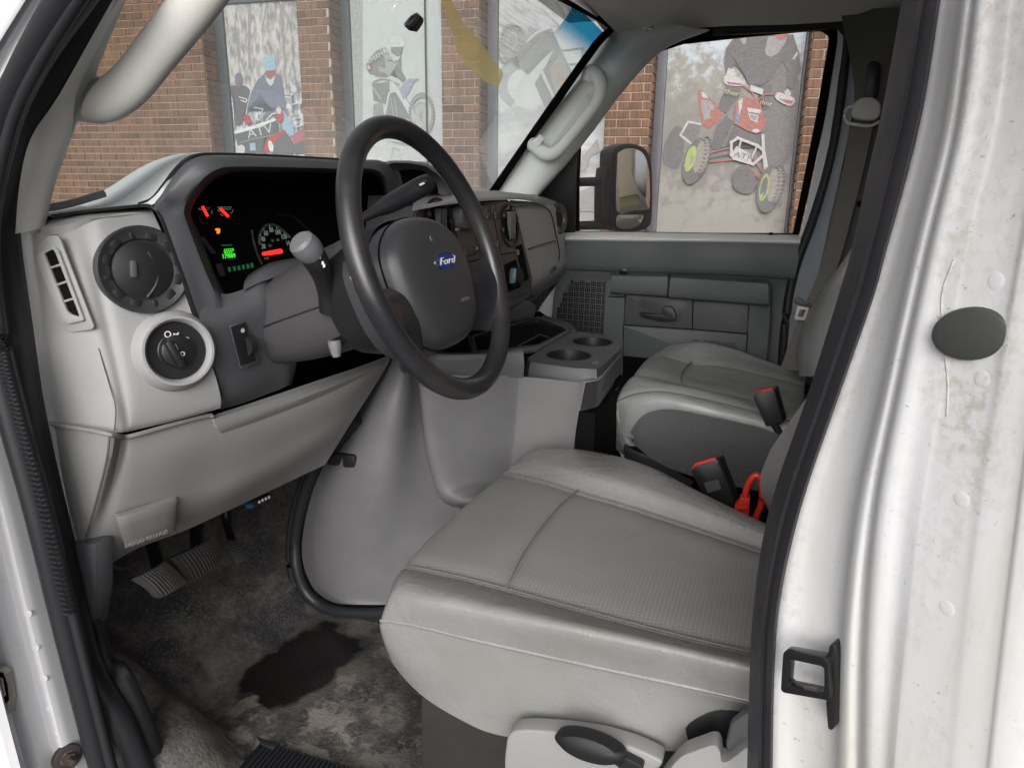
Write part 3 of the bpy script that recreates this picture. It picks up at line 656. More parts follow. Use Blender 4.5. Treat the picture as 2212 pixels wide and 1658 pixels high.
M['refl_y'] = film('yellow reflection', (1, .82, .42), .62)
nf = M['refl_y'].node_tree.nodes; [setattr(q.inputs[0], 'default_value', (1, .86, .5, 1)) for q in nf if q.type == 'BSDF_TRANSPARENT']
M['refl_s'] = film('streaked reflection', (.8, .85, .9), .3, .42); M['refl_w'] = film('pale reflection', (.85, .9, .88), .38)
def wsf(pts, off): return cr([WS(u, v, off) for u, v in pts], 4, True)
sheet('yellow_reflection', cr([WS(u, v, .005) for u, v in ((950, -6), (962, 28), (977, 78), (986, 108), (996, 128), (1020, 152), (1046, 177))], 3)+cr([WS(u, v, .005) for u, v in ((1076, 188), (1086, 160), (1068, 135), (1042, 98), (1010, 60), (985, 26), (972, -6))], 3), M['refl_y'], gl)
sheet('streak_reflection', [WS(u, v, .004) for u, v in ((968, -6), (1216, -6), (1249, 24), (1220, 64), (1180, 57), (1150, 75), (1100, 135), (1083, 155), (1060, 135), (1002, 60), (978, 26))], M['refl_s'], gl)
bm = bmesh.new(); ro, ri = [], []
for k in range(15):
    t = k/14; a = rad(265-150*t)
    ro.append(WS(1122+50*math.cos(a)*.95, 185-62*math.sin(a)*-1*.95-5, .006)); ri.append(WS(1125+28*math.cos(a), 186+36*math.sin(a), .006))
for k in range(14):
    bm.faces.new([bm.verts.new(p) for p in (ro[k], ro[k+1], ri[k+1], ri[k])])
bmesh.ops.remove_doubles(bm, verts=bm.verts, dist=1e-5); finish(bm, 'pale_reflection', M['refl_w'], gl, smooth=False, closed=False)
# black painted border of the glass on the passenger side
loft('glass_border', [[WS(1056, 412, .001), WS(1130, 305, .001), WS(1210, 190, .001), WS(1280, 92, .001), WS(1306, 66, .001), WS(1309, 58, .001), WS(1240, 20, .001), WS(1100, -50, .001), WS(900, -140, .001)],
    [WS(1082, 412, .001), WS(1150, 312, .001), WS(1228, 196, .001), WS(1296, 100, .001), WS(1322, 74, .001), WS(1324, 62, .001), WS(1245, 10, .001), WS(1105, -65, .001), WS(900, -155, .001)]], M['void'], gl, nu=3, nv=1)
# rear view mirror button glued to the glass
mb = [WS(u, v, .002) for u, v in ((871, 56), (876, 46), (888, 33), (898, 27), (904, 30), (904, 38), (897, 50), (889, 60))]
prism('mirror_mount', mb, WSN*.012, M['black'], gl, b=.002)
prism('mirror_mount_face', [WS(u, v, .0145) for u, v in ((881, 55), (896, 36), (903, 36), (901, 44), (889, 58))], WSN*.002, M['dark'], gl, b=.0006)
tube('mirror_mount_edge', [WS(u, v, .0145) for u, v in ((873, 54), (884, 40), (897, 31), (903, 32))], .0016, M['chrome'], gl, seg=6)
tube('wiper_arm', [WS(u, v, -.02) for u, v in ((90, 450), (118, 447), (165, 436), (225, 418))], .005, M['black'], van, seg=6)

# roof, headliner, bulkhead, floor
bm = bmesh.new(); add_prism(bm, [V((-.62, .36, 2.07)), V((2.2, .36, 2.07)), V((2.2, 2.24, 2.07)), V((-.62, 2.24, 2.07))], ZU*.05, .02); finish(bm, 'roof', M['white'], van)
hr = WS(1318, 60); hl = WS(1249, 24)
loft('headliner', [[V((-.47, .58, 1.925)), V((-.49, 1.0, 1.965)), V((-.49, 1.5, 1.965)), hr+V((0, -.1, .012)), hr+V((.01, .06, 0))],
    [V((-.28, .55, 1.95)), V((-.28, 1.0, 2.03)), V((-.28, 1.5, 2.03)), V((-.28, 1.85, 2.0)), P(1530, 52, y=1.97)],
    [V((-.08, .55, 1.955)), V((-.08, 1.0, 2.04)), V((-.08, 1.5, 2.04)), V((-.08, 1.84, 2.01)), P(1680, 47, y=1.975)],
    [V((.1, .55, 1.955)), V((.1, 1.0, 2.04)), V((.1, 1.5, 2.04)), V((.08, 1.85, 2.01)), P(1815, 40, y=1.975)],
    [V((1.0, .55, 1.955)), V((1.0, 1.0, 2.04)), V((1.0, 1.5, 2.04)), V((1.0, 1.85, 2.01)), V((1.0, 1.98, 1.94))]], M['head'], van, thick=.01)
box('bulkhead', (.95, 1.3, 1.4), WAX, (.04, 1.7, 1.5), M['bpan'], van)
box('floor_pan', (-.2, 1.3, ZF-.03), WAX, (2.2, 1.62, .04), M['void'], van)
def wet_floor():
    m = mat('black rubber floor covering', (.030, .030, .031), .62, .8, 200, .4, gdist=.002); n, l, b = nodes_of(m)
    tc = n.new('ShaderNodeTexCoord')
    def noise(sc, lo, hi, det=6):
        x = n.new('ShaderNodeTexNoise'); x.inputs['Scale'].default_value = sc; x.inputs['Detail'].default_value = det; x.inputs['Roughness'].default_value = .65; l.new(tc.outputs['Object'], x.inputs['Vector'])
        r = n.new('ShaderNodeMapRange'); r.inputs[1].default_value = lo; r.inputs[2].default_value = hi; l.new(x.outputs['Fac'], r.inputs[0]); return r.outputs[0]
    def mixc(f, a, c):
        x = n.new('ShaderNodeMix'); x.data_type = 'RGBA'; l.new(f, x.inputs[0])
        for i, q in ((6, a), (7, c)):
            if isinstance(q, tuple): x.inputs[i].default_value = (*q, 1)
            else: l.new(q, x.inputs[i])
        return x.outputs[2]
    def mul(a, c):
        x = n.new('ShaderNodeMath'); x.operation = 'MULTIPLY'; l.new(a, x.inputs[0]); l.new(c, x.inputs[1]); return x.outputs[0]
    fine = noise(90, .45, .62); big = noise(7, .44, .6); spk = noise(230, .5, .64, 3)
    c1 = mixc(big, (.030, .030, .031), (.078, .074, .069))
    c2 = mixc(mul(fine, big), c1, (.135, .122, .108))
    c3 = mixc(mul(spk, noise(5, .4, .6)), c2, (.13, .127, .122))
    g = n.new('ShaderNodeNewGeometry')
    def blob(c, r, edge, namp, nsc):
        s = n.new('ShaderNodeVectorMath'); s.operation = 'SUBTRACT'; s.inputs[1].default_value = c; l.new(g.outputs['Position'], s.inputs[0])
        sc = n.new('ShaderNodeVectorMath'); sc.operation = 'MULTIPLY'; sc.inputs[1].default_value = (1/r[0], 1/r[1], 0); l.new(s.outputs[0], sc.inputs[0])
        ln = n.new('ShaderNodeVectorMath'); ln.operation = 'LENGTH'; l.new(sc.outputs[0], ln.inputs[0])
        x = n.new('ShaderNodeTexNoise'); x.inputs['Scale'].default_value = nsc; x.inputs['Detail'].default_value = 4; l.new(g.outputs['Position'], x.inputs['Vector'])
        ad = n.new('ShaderNodeMath'); ad.operation = 'MULTIPLY_ADD'; ad.inputs[1].default_value = namp; l.new(x.outputs['Fac'], ad.inputs[0]); l.new(ln.outputs['Value'], ad.inputs[2])
        r_ = n.new('ShaderNodeMapRange'); r_.inputs[1].default_value = 1+namp*.5+edge; r_.inputs[2].default_value = 1+namp*.5-edge; l.new(ad.outputs[0], r_.inputs[0]); return r_.outputs[0]
    pc = P(645, 1432, z=ZF); e = blob(pc+V((.012, .0, 0)), (.082, .125), .08, 1.3, 13); halo = blob(pc+V((.012, 0, 0)), (.098, .142), .05, 1.5, 15)
    tan = blob(P(640, 1570, z=ZF), (.16, .12), .5, 1.2, 14)
    c3 = mixc(mul(tan, noise(22, .46, .54)), c3, (.20, .18, .162))
    c4 = mixc(halo, c3, mixc(e, (.075, .068, .06), (.012, .0115, .011)))
    l.new(c4, b.inputs['Base Color'])
    rr = n.new('ShaderNodeMapRange'); rr.inputs[3].default_value = .62; rr.inputs[4].default_value = .22; l.new(e, rr.inputs[0]); l.new(rr.outputs[0], b.inputs['Roughness'])
    return m
M['floor'] = wet_floor()
def FZ(x, y):
    """floor height: flat, rising to the toe board in front and over the hump by the sill"""
    z = ZF+max(0, -.82-x)**1.0*.75+max(0, -.98-x)*2.5
    dx, dy = (x+.84)/.20, (y-.60)/.115
    h = 1-dx*dx-dy*dy
    if h > 0: z += .085*min(1, h*1.5)
    z += .004*math.sin(x*37+y*21)*math.sin(y*43-x*9)
    return z
rows = [[V((-1.12+.02*i, .53+.02*j, FZ(-1.12+.02*i, .53+.02*j))) for j in range(39)] for i in range(58)]
loft('floor_covering', rows, M['floor'], van, nu=1, nv=1, kind=None)
# ribbed heel mat at the lower edge of the view
bm = bmesh.new()
m0, m1 = P(575, 1612, z=ZF+.004), P(745, 1662, z=ZF+.004); dm = (m1-m0).normalized(); nm = V((dm.y, -dm.x, 0)); nm = nm if nm.x > 0 else -nm
add_prism(bm, [m0-dm*.01, m1+dm*.1, m1+dm*.1+nm*.25, m0-dm*.01+nm*.25], ZU*.006, .002)
for k in range(34):
    a = m0+dm*(.003+.0072*k)+ZU*.006; add_prism(bm, [a, a+dm*.004, a+dm*.004+nm*.24, a+nm*.24], ZU*.004, 0)
finish(bm, 'ribbed_heel_pad', M['rubber'], van)
prism('floor_flap', [P(u, v, z=ZF+.01) for u, v in ((553, 1592), (578, 1604), (606, 1608), (590, 1622), (566, 1612))], ZU*.006, M['rubber'], van, b=.002)
# toe board / cowl behind the pedals
box('firewall', (-1.10, 1.3, 1.05), WAX, (.03, 1.62, .7), M['void'], van)
prism('kick_panel', [P(u, v, y=.585) for u, v in ((150, 1150), (250, 1150), (250, 1260), (238, 1330), (214, 1352), (170, 1330))], (0, -.03, 0), M['dark'], van, b=.008)
loft('sill_guard', [[P(u, v, y=y) for u, v, y in ((205, 1340, .56), (225, 1420, .56), (255, 1490, .56), (300, 1600, .56), (340, 1700, .56))],
    [P(u, v, y=y) for u, v, y in ((215, 1335, .575), (232, 1420, .58), (275, 1445, .58), (330, 1570, .58), (375, 1700, .58))],
    [P(u, v, y=y) for u, v, y in ((222, 1360, .59), (250, 1440, .60), (285, 1510, .60), (325, 1600, .60), (360, 1700, .60))]], M['rubber'], van, thick=.004)

# --- driver side A pillar: trim, grab handle, seals, white body
apl = loft('a_pillar_trim', [[P(u, v, y=.545) for u, v in ((300, -90), (238, 10), (128, 205), (66, 300), (42, 400), (33, 505))],
    [P(u, v, y=.555) for u, v in ((312, -90), (252, 10), (150, 200), (95, 300), (68, 400), (58, 500))],
    [P(u, v, y=.575) for u, v in ((322, -90), (262, 10), (183, 170), (140, 300), (108, 400), (92, 490))],
    [P(u, v, y=.60) for u, v in ((326, -90), (268, 10), (186, 215), (154, 300), (119, 400), (100, 480))],
    [P(u, v, y=.66) for u, v in ((322, -90), (264, 10), (178, 190), (146, 300), (112, 400), (92, 480))]], M['trim2'], van)
hp = [(150, 196), (182, 207), (208, 218), (240, 212), (285, 178), (338, 112), (390, 48), (435, -10), (470, -60)]
tube('grab_handle', [P(u, v, y=.60+.0*i) for i, (u, v) in enumerate(hp)], [.031, .028, .0235, .0225, .0225, .0225, .0228, .023, .023], M['trim2'], apl, seg=18, n=5, flat=.8, up=V((0, 1, 0)))
# white pillar outside the seal
La = [(170, -70), (125, 0), (35, 150), (-25, 290), (-55, 500), (-35, 750), (2, 890), (61, 1116), (117, 1350), (196, 1655), (218, 1720)]
def apc(du, y0):
    out = []
    for u, v in La:
        f = min(1, max(.25, (v-500)/400)); out.append(P(u+du*(1 if f > .9 else max(f, .45)), v, y=.515-(.515-y0)*f))
    return out
ap = loft('a_pillar', [apc(2, .515), apc(-14, .505), apc(-50, .485), apc(-75, .483), apc(-110, .462), apc(-150, .455), apc(-175, .42), apc(-420, .40)], M['white'], van)
Lb = [(250, 0), (135, 200), (69, 300), (44, 400), (36, 505), (62, 700), (96, 918), (171, 1238), (215, 1420), (290, 1560), (350, 1720)]
Lm = [(140, -5), (40, 190), (-15, 300), (-35, 400), (-12, 505), (22, 700), (52, 918), (122, 1238), (168, 1420), (250, 1600), (290, 1720)]
loft('door_aperture_trim', [[P(u+9, v, y=.56) for u, v in [(300, -90)]+Lb], [P(u-2, v, y=.548) for u, v in [(300, -90)]+Lb], [P(u*.5+p*.5, v*.5+q*.5, y=.535) for (u, v), (p, q) in zip([(300, -90)]+Lb, [(200, -90)]+Lm)], [P(u, v, y=.525) for u, v in [(200, -90)]+Lm]], M['rubber'], van)
sl_path = [(215, -90), (152, 0), (60, 150), (0, 290), (-38, 500), (-15, 720), (28, 900), (88, 1116), (142, 1340), (222, 1655), (245, 1720)]
seal = tube('door_seal', [P(u, v, y=.508) for u, v in sl_path], [.019]*2+[.0165]*9, M['rubber'], van, seg=12, n=6, flat=.8)
bm = bmesh.new(); rp = cr([P(u, v, y=.495) for u, v in [(-15, 700), (36, 885), (94, 1105), (150, 1330)]], 40)
for a, b_ in zip(rp[::2], rp[1::2]):
    add_box(bm, (a+b_)/2, ((b_-a), V((0, 1, 0)), (b_-a).cross(V((0, 1, 0)))), ((b_-a).length*.7, .007, .011))
finish(bm, 'seal_ribs', M['rubber'], seal, kind='stuff')
tube('seal_lip', [P(u+19, v, y=.503) for u, v in sl_path], .006, M['rubber'], seal, seg=8, n=5)
# hinge bolt, door check latch on the white pillar
bc, bn_ = HIT(ap, 145, 1635); bo = lathe('hinge_bolt', bc, bn_, [(.017, -.004), (.017, .002), (.0155, .003), (.009, .003)], mat('rusty washer', (.06, .045, .045), .6, .5, 400, var=.4), ap, seg=20)
bm = bmesh.new(); add_lathe(bm, bc+bn_*.003, bn_, [(.0085, 0), (.0085, .004), (0, .0045)], 6); add_lathe(bm, bc+bn_*.006, bn_, [(.0045, 0), (.004, .012), (0, .013)], 12)
finish(bm, 'bolt_head', mat('tarnished steel', (.2, .17, .14), .45, metal=.8, var=.4), bo)
ly = HIT(ap, 12, 1490)[0].y-.002
lt = prism('door_latch', [P(u, v, y=ly) for u, v in ((-20, 1432), (14, 1434), (27, 1445), (36, 1500), (34, 1530), (14, 1545), (-20, 1542))], (0, -.010, 0), mat('dulled latch metal', (.5, .47, .42), .45, metal=.5, var=.4), ap, b=.002)
prism('latch_slot', [P(u, v, y=ly-.0105) for u, v in ((-20, 1448), (8, 1450), (17, 1475), (21, 1510), (10, 1522), (-20, 1520))], (0, -.003, 0), M['void'], lt, b=.001)
prism('latch_plate', [P(u, v, y=ly-.0138) for u, v in ((-20, 1458), (7, 1462), (14, 1500), (6, 1508), (-20, 1490))], (0, -.002, 0), M['steel'], lt, b=.001)
bm = bmesh.new()
for u, v in ((60, 1325), (76, 1398), (94, 1465), (107, 1530), (118, 1585), (35, 1566)):
    h_, n_ = HIT(ap, u, v); add_lathe(bm, h_, n_, [(.005, -.001), (.0045, .0002), (.003, .0004), (0, .0002)], 14)
finish(bm, 'weld_dimples', M['white'], ap, kind='stuff')

# --- driver side B pillar: grey seal, white stepped jamb
vs4 = [-80, 0, 270, 543, 850, 1100, 1380, 1700]
def colu(us, y): return [P(u, v, y=y) for u, v in zip(us, vs4)]
bp = loft('b_pillar', [
    colu([2030, 2012, 1965, 1890, 1790, 1705, 1655, 1650], .515),
    colu([2048, 2028, 1985, 1911, 1812, 1728, 1679, 1668], .497),
    colu([2062, 2045, 2005, 1935, 1845, 1770, 1728, 1722], .489),
    colu([2082, 2066, 2030, 1962, 1890, 1835, 1800, 1790], .470),
    colu([2092, 2077, 2040, 1974, 1906, 1852, 1822, 1812], .452),
    colu([2102, 2088, 2052, 1986, 1918, 1868, 1838, 1832], .445),
    colu([2112, 2098, 2062, 1997, 1930, 1882, 1856, 1850], .444),
    colu([2125, 2112, 2076, 2012, 1948, 1902, 1880, 1872], .430),
    colu([2160, 2146, 2110, 2044, 1990, 1950, 1925, 1905], .424),
    colu([2190, 2178, 2145, 2080, 2030, 1985, 1952, 1925], .417),
    colu([2205, 2194, 2162, 2098, 2048, 2002, 1966, 1940], .414),
    colu([2290, 2275, 2240, 2190, 2135, 2095, 2060, 2030], .398),
    colu([2305, 2292, 2262, 2212, 2160, 2122, 2088, 2058], .393),
    colu([2380, 2365, 2335, 2290, 2225, 2190, 2155, 2120], .384),
    colu([2395, 2382, 2352, 2308, 2245, 2210, 2176, 2140], .380),
    colu([2470, 2458, 2432, 2390, 2330, 2296, 2264, 2230], .3725),
    colu([2580, 2570, 2550, 2520, 2480, 2450, 2420, 2400], .367),
    colu([2700, 2690, 2680, 2660, 2640, 2620, 2600, 2600], .36)], M['white'], van, nu=5, nv=3)
def bpil_dirt():
    m = M['whiteB'] = mat('dirty white jamb paint', (.64, .64, .65), .62, spec=.22); n, l, b = nodes_of(m); tc = n.new('ShaderNodeTexCoord')
    def noise(sc, lo, hi, st=(1, 1, 1)):
        mp = n.new('ShaderNodeMapping'); mp.inputs['Scale'].default_value = st; l.new(tc.outputs['Object'], mp.inputs[0])
        x = n.new('ShaderNodeTexNoise'); x.inputs['Scale'].default_value = sc; x.inputs['Detail'].default_value = 6; x.inputs['Roughness'].default_value = .7; l.new(mp.outputs[0], x.inputs['Vector'])
        r = n.new('ShaderNodeMapRange'); r.inputs[1].default_value = lo; r.inputs[2].default_value = hi; l.new(x.outputs['Fac'], r.inputs[0]); return r.outputs[0]
    def mul(a, c):
        x = n.new('ShaderNodeMath'); x.operation = 'MULTIPLY'; l.new(a, x.inputs[0]); l.new(c, x.inputs[1]); return x.outputs[0]
    def mx(f, a, c):
        x = n.new('ShaderNodeMix'); x.data_type = 'RGBA'; l.new(f, x.inputs[0])
        for i, q in ((6, a), (7, c)):
            if isinstance(q, tuple): x.inputs[i].default_value = (*q, 1)
            else: l.new(q, x.inputs[i])
        return x.outputs[2]
    g1 = mul(noise(9, .5, .72, (1, 1, .35)), noise(150, .45, .62)); g2 = mul(noise(240, .62, .7), noise(6, .4, .6)); g3 = noise(5, .5, .75, (1, 1, .3))
    c = mx(g3, (.64, .64, .65), (.54, .51, .46)); c = mx(g1, c, (.42, .38, .33)); c = mx(g2, c, (.22, .2, .18)); l.new(c, b.inputs['Base Color']); return m
bp.data.materials.clear(); bp.data.materials.append(bpil_dirt())
vs5 = [-80, 0, 216, 386, 543, 640, 850, 1100, 1300, 1467, 1700]
le = [1962, 1948, 1910, 1872, 1838, 1810, 1745, 1661, 1628, 1618, 1612]
re_ = [2048, 2030, 1995, 1955, 1912, 1887, 1812, 1727, 1682, 1670, 1666]
seal2 = loft('door_seal', [[P(u+4, v, y=.56) for u, v in zip(le, vs5)], [P(u, v, y=.545) for u, v in zip(le, vs5)], [P(u*.72+r*.28, v, y=.52) for u, r, v in zip(le, re_, vs5)], [P(u*.55+r*.45, v, y=.508) for u, r, v in zip(le, re_, vs5)], [P(u*.44+r*.56, v, y=.511) for u, r, v in zip(le, re_, vs5)], [P(u*.2+r*.8, v, y=.498) for u, r, v in zip(le, re_, vs5)], [P(r-1, v, y=.493) for r, v in zip(re_, vs5)], [P(r+6, v, y=.51) for r, v in zip(re_, vs5)]], M['sealgrey'], van, nu=4, nv=3)
# black plug and striker
pc_, pn_ = HIT(bp, 2098, 720); pn_ = (pn_+V((-.2, -.5, 0))).normalized()
xdp = HIT(bp, 2150, 715)[0]-pc_
lathe('pillar_plug', pc_, pn_, [(.0190, -.008), (.0190, .002), (.0175, .004), (.014, .005), (0, .005)], mat('black rubber plug', (.045, .048, .044), .55, .3, 500, var=.2), bp, seg=32, xd=xdp, sx=1.0, sy=.70)
sn = V((-.45, -.9, 0)).normalized(); s0 = HIT(bp, 1812, 1465)[0]
def SK(u, v, off=0): return PP(u, v, s0+sn*off, sn)
st = prism('striker', [SK(u, v, -.006) for u, v in ((1806, 1380), (1812, 1374), (1822, 1376), (1826, 1400), (1822, 1545), (1812, 1560), (1803, 1555), (1799, 1500), (1800, 1420))], sn*.012, M['black'], bp, b=.002)
so = [(1704, 1392), (1800, 1408), (1806, 1500), (1698, 1482)]; si = [(1719, 1412), (1792, 1427), (1792, 1482), (1714, 1466)]
ring_prism('striker_loop', rounded([SK(u, v, .004) for u, v in so], .004), rounded([SK(u, v, .004) for u, v in si], .0025), sn*.009, mat('black lacquered steel', (.012, .012, .013), .25, spec=.6), st, b=.0015)
prism('worn_edge', [SK(u, v, .0132) for u, v in ((1735, 1480), (1765, 1485), (1766, 1493), (1736, 1487))], sn*.0004, M['steel'], st)
bm = bmesh.new()
for u, v in ((2150, 607), (2120, 818), (2076, 1078), (2044, 1312)):
    h_, n_ = HIT(bp, u, v); add_lathe(bm, h_, n_, [(.0056, -.0003), (.0042, .0001), (.0025, .0002), (0, .00022)], 16)
finish(bm, 'weld_dimples', bp.data.materials[0], bp, kind='stuff')
M['seamdirt'] = mat('dirty seam sealer', (.50, .47, .43), .9, .4, 300, var=.5, vscale=60)
tube('seam_sealer', [HIT(bp, q.x, q.y)[0] for q in cr([(2060, 560, 0), (2034, 640, 0), (2040, 760, 0), (2047, 830, 0), (2044, 900, 0)], 8)], .0005, M['seamdirt'], bp, seg=6)

# --- passenger side: A pillar trim + grab handle, rear trim, belt pillar
apr = loft('a_pillar_trim', [[P(u, v, y=y) for u, v, y in ((1072, 420, 2.02), (1130, 332, 2.0), (1198, 235, 1.98), (1270, 135, 1.97), (1320, 68, 1.95), (1420, 30, 1.95))],
    [P(u, v, y=y) for u, v, y in ((1085, 418, 1.985), (1150, 330, 1.965), (1222, 232, 1.945), (1290, 138, 1.93), (1345, 78, 1.925), (1440, 50, 1.93))],
    [P(u, v, y=y) for u, v, y in ((1115, 420, 1.96), (1180, 335, 1.945), (1250, 238, 1.925), (1315, 148, 1.91), (1378, 88, 1.91), (1470, 56, 1.92))],
    [P(u, v, y=y) for u, v, y in ((1148, 420, 1.965), (1212, 340, 1.95), (1275, 255, 1.935), (1335, 172, 1.925), (1410, 98, 1.925), (1500, 62, 1.935))],
    [P(u, v, y=y) for u, v, y in ((1163, 420, 1.985), (1228, 345, 1.975), (1290, 266, 1.965), (1352, 184, 1.955), (1432, 104, 1.945), (1530, 64, 1.95))],
    [P(u, v, y=y) for u, v, y in ((1163, 424, 2.03), (1228, 350, 2.02), (1290, 272, 2.0), (1352, 190, 1.99), (1432, 109, 1.975), (1530, 68, 1.97))]], M['pale'], van, nu=5)
hq = [(1150, 312, 1.945), (1160, 318, 1.925), (1180, 333, 1.895), (1204, 326, 1.885), (1240, 285, 1.88), (1278, 237, 1.875), (1296, 205, 1.88), (1294, 172, 1.89), (1277, 158, 1.915), (1268, 166, 1.94)]
gh = tube('grab_handle', [P(u, v, y=y) for u, v, y in hq], [.019, .021, .0185, .0155, .0145, .0145, .016, .0185, .021, .019], M['pale'], apr, seg=16, n=5, flat=.85, up=V((0, 1, 0)))
for u, v in ((1163, 305), (1274, 164)):
    c = P(u, v, y=1.896); dx = (P(1280, 160, y=1.9)-P(1165, 300, y=1.9)).normalized(); box('handle_cap', c, (dx, V((0, 1, 0)).cross(dx), V((0, 1, 0))), (.03, .02, .006), M['pale'], gh, b=.002)
loft('pillar_recess', [[P(u, v, y=y) for u, v, y in ((1186, 322, 1.94), (1225, 288, 1.93), (1268, 230, 1.915), (1272, 205, 1.91))], [P(u, v, y=y) for u, v, y in ((1192, 312, 1.935), (1222, 270, 1.922), (1255, 222, 1.91), (1268, 204, 1.905))]], M['pale'], apr)
# rear of the passenger door opening: metal pillar, seal, trim panel
loft('passenger_b_pillar', [[P(u, v, y=y) for u, v, y in ((1820, 30, 1.99), (1832, 100, 2.0), (1806, 309, 2.03), (1766, 463, 2.05), (1722, 580, 2.06), (1700, 700, 2.06), (1690, 830, 2.06))],
    [P(u, v, y=y) for u, v, y in ((1838, 26, 1.97), (1848, 100, 1.98), (1826, 260, 2.0), (1786, 440, 2.02), (1742, 600, 2.03), (1716, 720, 2.04), (1705, 830, 2.04))],
    [P(u, v, y=y) for u, v, y in ((1868, 20, 1.955), (1862, 100, 1.96), (1842, 240, 1.98), (1805, 420, 2.0), (1765, 600, 2.01), (1738, 720, 2.02), (1725, 830, 2.02))]], mat('grey blue pillar paint', (.30, .33, .36), .35, coat=.2, var=.15), van)
tube('door_seal', [P(u, v, y=y) for u, v, y in ((1540, 66, 1.99), (1700, 58, 1.99), (1800, 52, 1.99), (1824, 64, 1.99), (1828, 100, 2.0), (1802, 309, 2.03), (1760, 463, 2.05), (1716, 585, 2.06), (1696, 700, 2.06), (1686, 830, 2.06))], .013, M['rubber'], van, seg=10, n=5)
prism('door_header', [P(u, v, y=2.07) for u, v in ((1250, 0), (1830, 0), (1830, 60), (1790, 56), (1700, 60), (1540, 72), (1440, 104), (1400, 116), (1330, 100))], (0, .02, 0), M['void'], van)
prism('pillar_inner', [P(u, v, y=2.11) for u, v in ((1812, 30), (1900, 30), (1890, 300), (1850, 500), (1790, 850), (1688, 850), (1700, 700), (1730, 580), (1775, 440), (1812, 290), (1832, 100))], (0, .02, 0), M['bpan'], van)
loft('rear_trim_panel', [[P(u, v, y=y) for u, v, y in ((1815, 24, 1.955), (1870, 20, 1.95), (1990, 15, 1.9), (2100, 10, 1.85))], [P(u, v, y=y) for u, v, y in ((1845, 240, 1.975), (1880, 240, 1.955), (1960, 240, 1.92), (2060, 240, 1.87))], [P(u, v, y=y) for u, v, y in ((1790, 480, 2.0), (1850, 480, 1.97), (1920, 480, 1.93), (2020, 480, 1.88))], [P(u, v, y=y) for u, v, y in ((1725, 830, 2.02), (1800, 830, 1.97), (1900, 830, 1.93), (2000, 830, 1.9))]], M['bpan'], van)
rb = prism('belt_anchor_plate', [P(u, v, y=1.93) for u, v in ((1853, 418), (1870, 416), (1868, 470), (1850, 520), (1828, 560), (1832, 500))], (.02, .01, 0), mat('pale blue bracket', (.30, .36, .38), .4), van, b=.003)
lathe('bracket_hole', P(1858, 441, y=1.927), (-.3, -1, 0), [(.008, 0), (.008, .002), (0, .0021)], M['void'], rb, seg=16)

# --- outside of the body: side panel behind the door, rocker, passenger side, front wing and bonnet
bq = [q for q in colu([2700, 2690, 2680, 2660, 2640, 2620, 2600, 2600], .36)]
def body(name, pts, ext, m=None): prism(name, [V(p) for p in pts], V(ext), m or M['white'], van, b=.006)
xq = max(q.x for q in bq)
loft('body_side', [[V((xq-.02, .358, z)) for z in (.45, 1.0, 1.6, 2.08)], [V((xq+.6, .335, z)) for z in (.45, 1.0, 1.6, 2.08)], [V((2.2, .33, z)) for z in (.45, 1.0, 1.6, 2.08)]], M['white'], van, nu=1, nv=1)
loft('body_side', [[q for q in bq], [V((xq+.01, .357, q.z)) for q in bq]], M['white'], van, nu=1, nv=1)
body('rocker_panel', ((-.70, .42, .45), (xq, .37, .45), (xq, .37, .68), (-.70, .42, .68)), (0, .10, 0))
body('door_step', ((-.70, .45, .68), (.04, .45, .68), (.04, .62, .68), (-.70, .62, .68)), (0, 0, .03), M['rubber'])
body('pillar_foot', ((-.02, .40, .45), (xq, .362, .45), (xq, .362, .95), (-.02, .42, .95)), (0, .11, 0))
body('body_side', ((.04, 2.16, .45), (2.2, 2.16, .45), (2.2, 2.16, 2.08), (.04, 2.16, 2.08)), (0, .04, 0))
body('body_side', ((-.9, 2.16, .45), (.04, 2.16, .45), (.04, 2.14, 1.40), (-.9, 2.14, 1.40)), (0, .05, 0))
body('front_wing', ((-1.9, .38, .55), (-.86, .40, .55), (-.86, .42, 1.36), (-1.3, .42, 1.34), (-1.9, .40, 1.2)), (0, .06, 0))
body('bonnet', ((-.98, .46, 1.36), (-1.35, .46, 1.33), (-1.95, .5, 1.2), (-1.95, .5, 1.14), (-.98, .46, 1.30)), (0, 1.68, 0))
body('roof_rail', ((-.50, .40, 1.98), (.30, .37, 1.98), (.30, .37, 2.09), (-.60, .40, 2.09)), (0, .14, 0))
body('header_rail', ((-.66, .46, 2.0), (-.56, .46, 2.0), (-.50, .46, 2.08), (-.64, .46, 2.08)), (0, 1.66, 0))
# ------------------------------------------------------------------ passenger door
pd = thing('passenger_door', 'closed grey passenger door with window, armrest and woven speaker grille', 'door', (-.3, 2.1, ZF))
TILT = rad(9); DN = V((0, -math.cos(TILT), -math.sin(TILT))); D0 = P(1500, 508, y=2.10)
def DW(u, v, off=0): return PP(u, v, D0+DN*off, DN)      # window plane, off towards the cab
win = [(1246, 506), (1246, 400), (1250, 306), (1292, 246), (1360, 168), (1420, 113), (1465, 97), (1620, 80), (1740, 69), (1774, 68), (1790, 80), (1788, 96), (1763, 247), (1728, 424), (1711, 508)]
outr = [(1222, 514), (1222, 420), (1224, 322), (1260, 262), (1340, 164), (1410, 96), (1462, 78), (1620, 58), (1745, 50), (1788, 52), (1808, 66), (1808, 92), (1783, 247), (1745, 424), (1724, 514)]
wf = ring_prism('window_frame', [DW(u, v, .012) for u, v in outr], [DW(u, v, .012) for u, v in win], -DN*.03, M['void'], pd, b=.003)
gls = sheet('window_glass', [DW(u, v, -.008) for u, v in outr], M['sideglass'], pd)
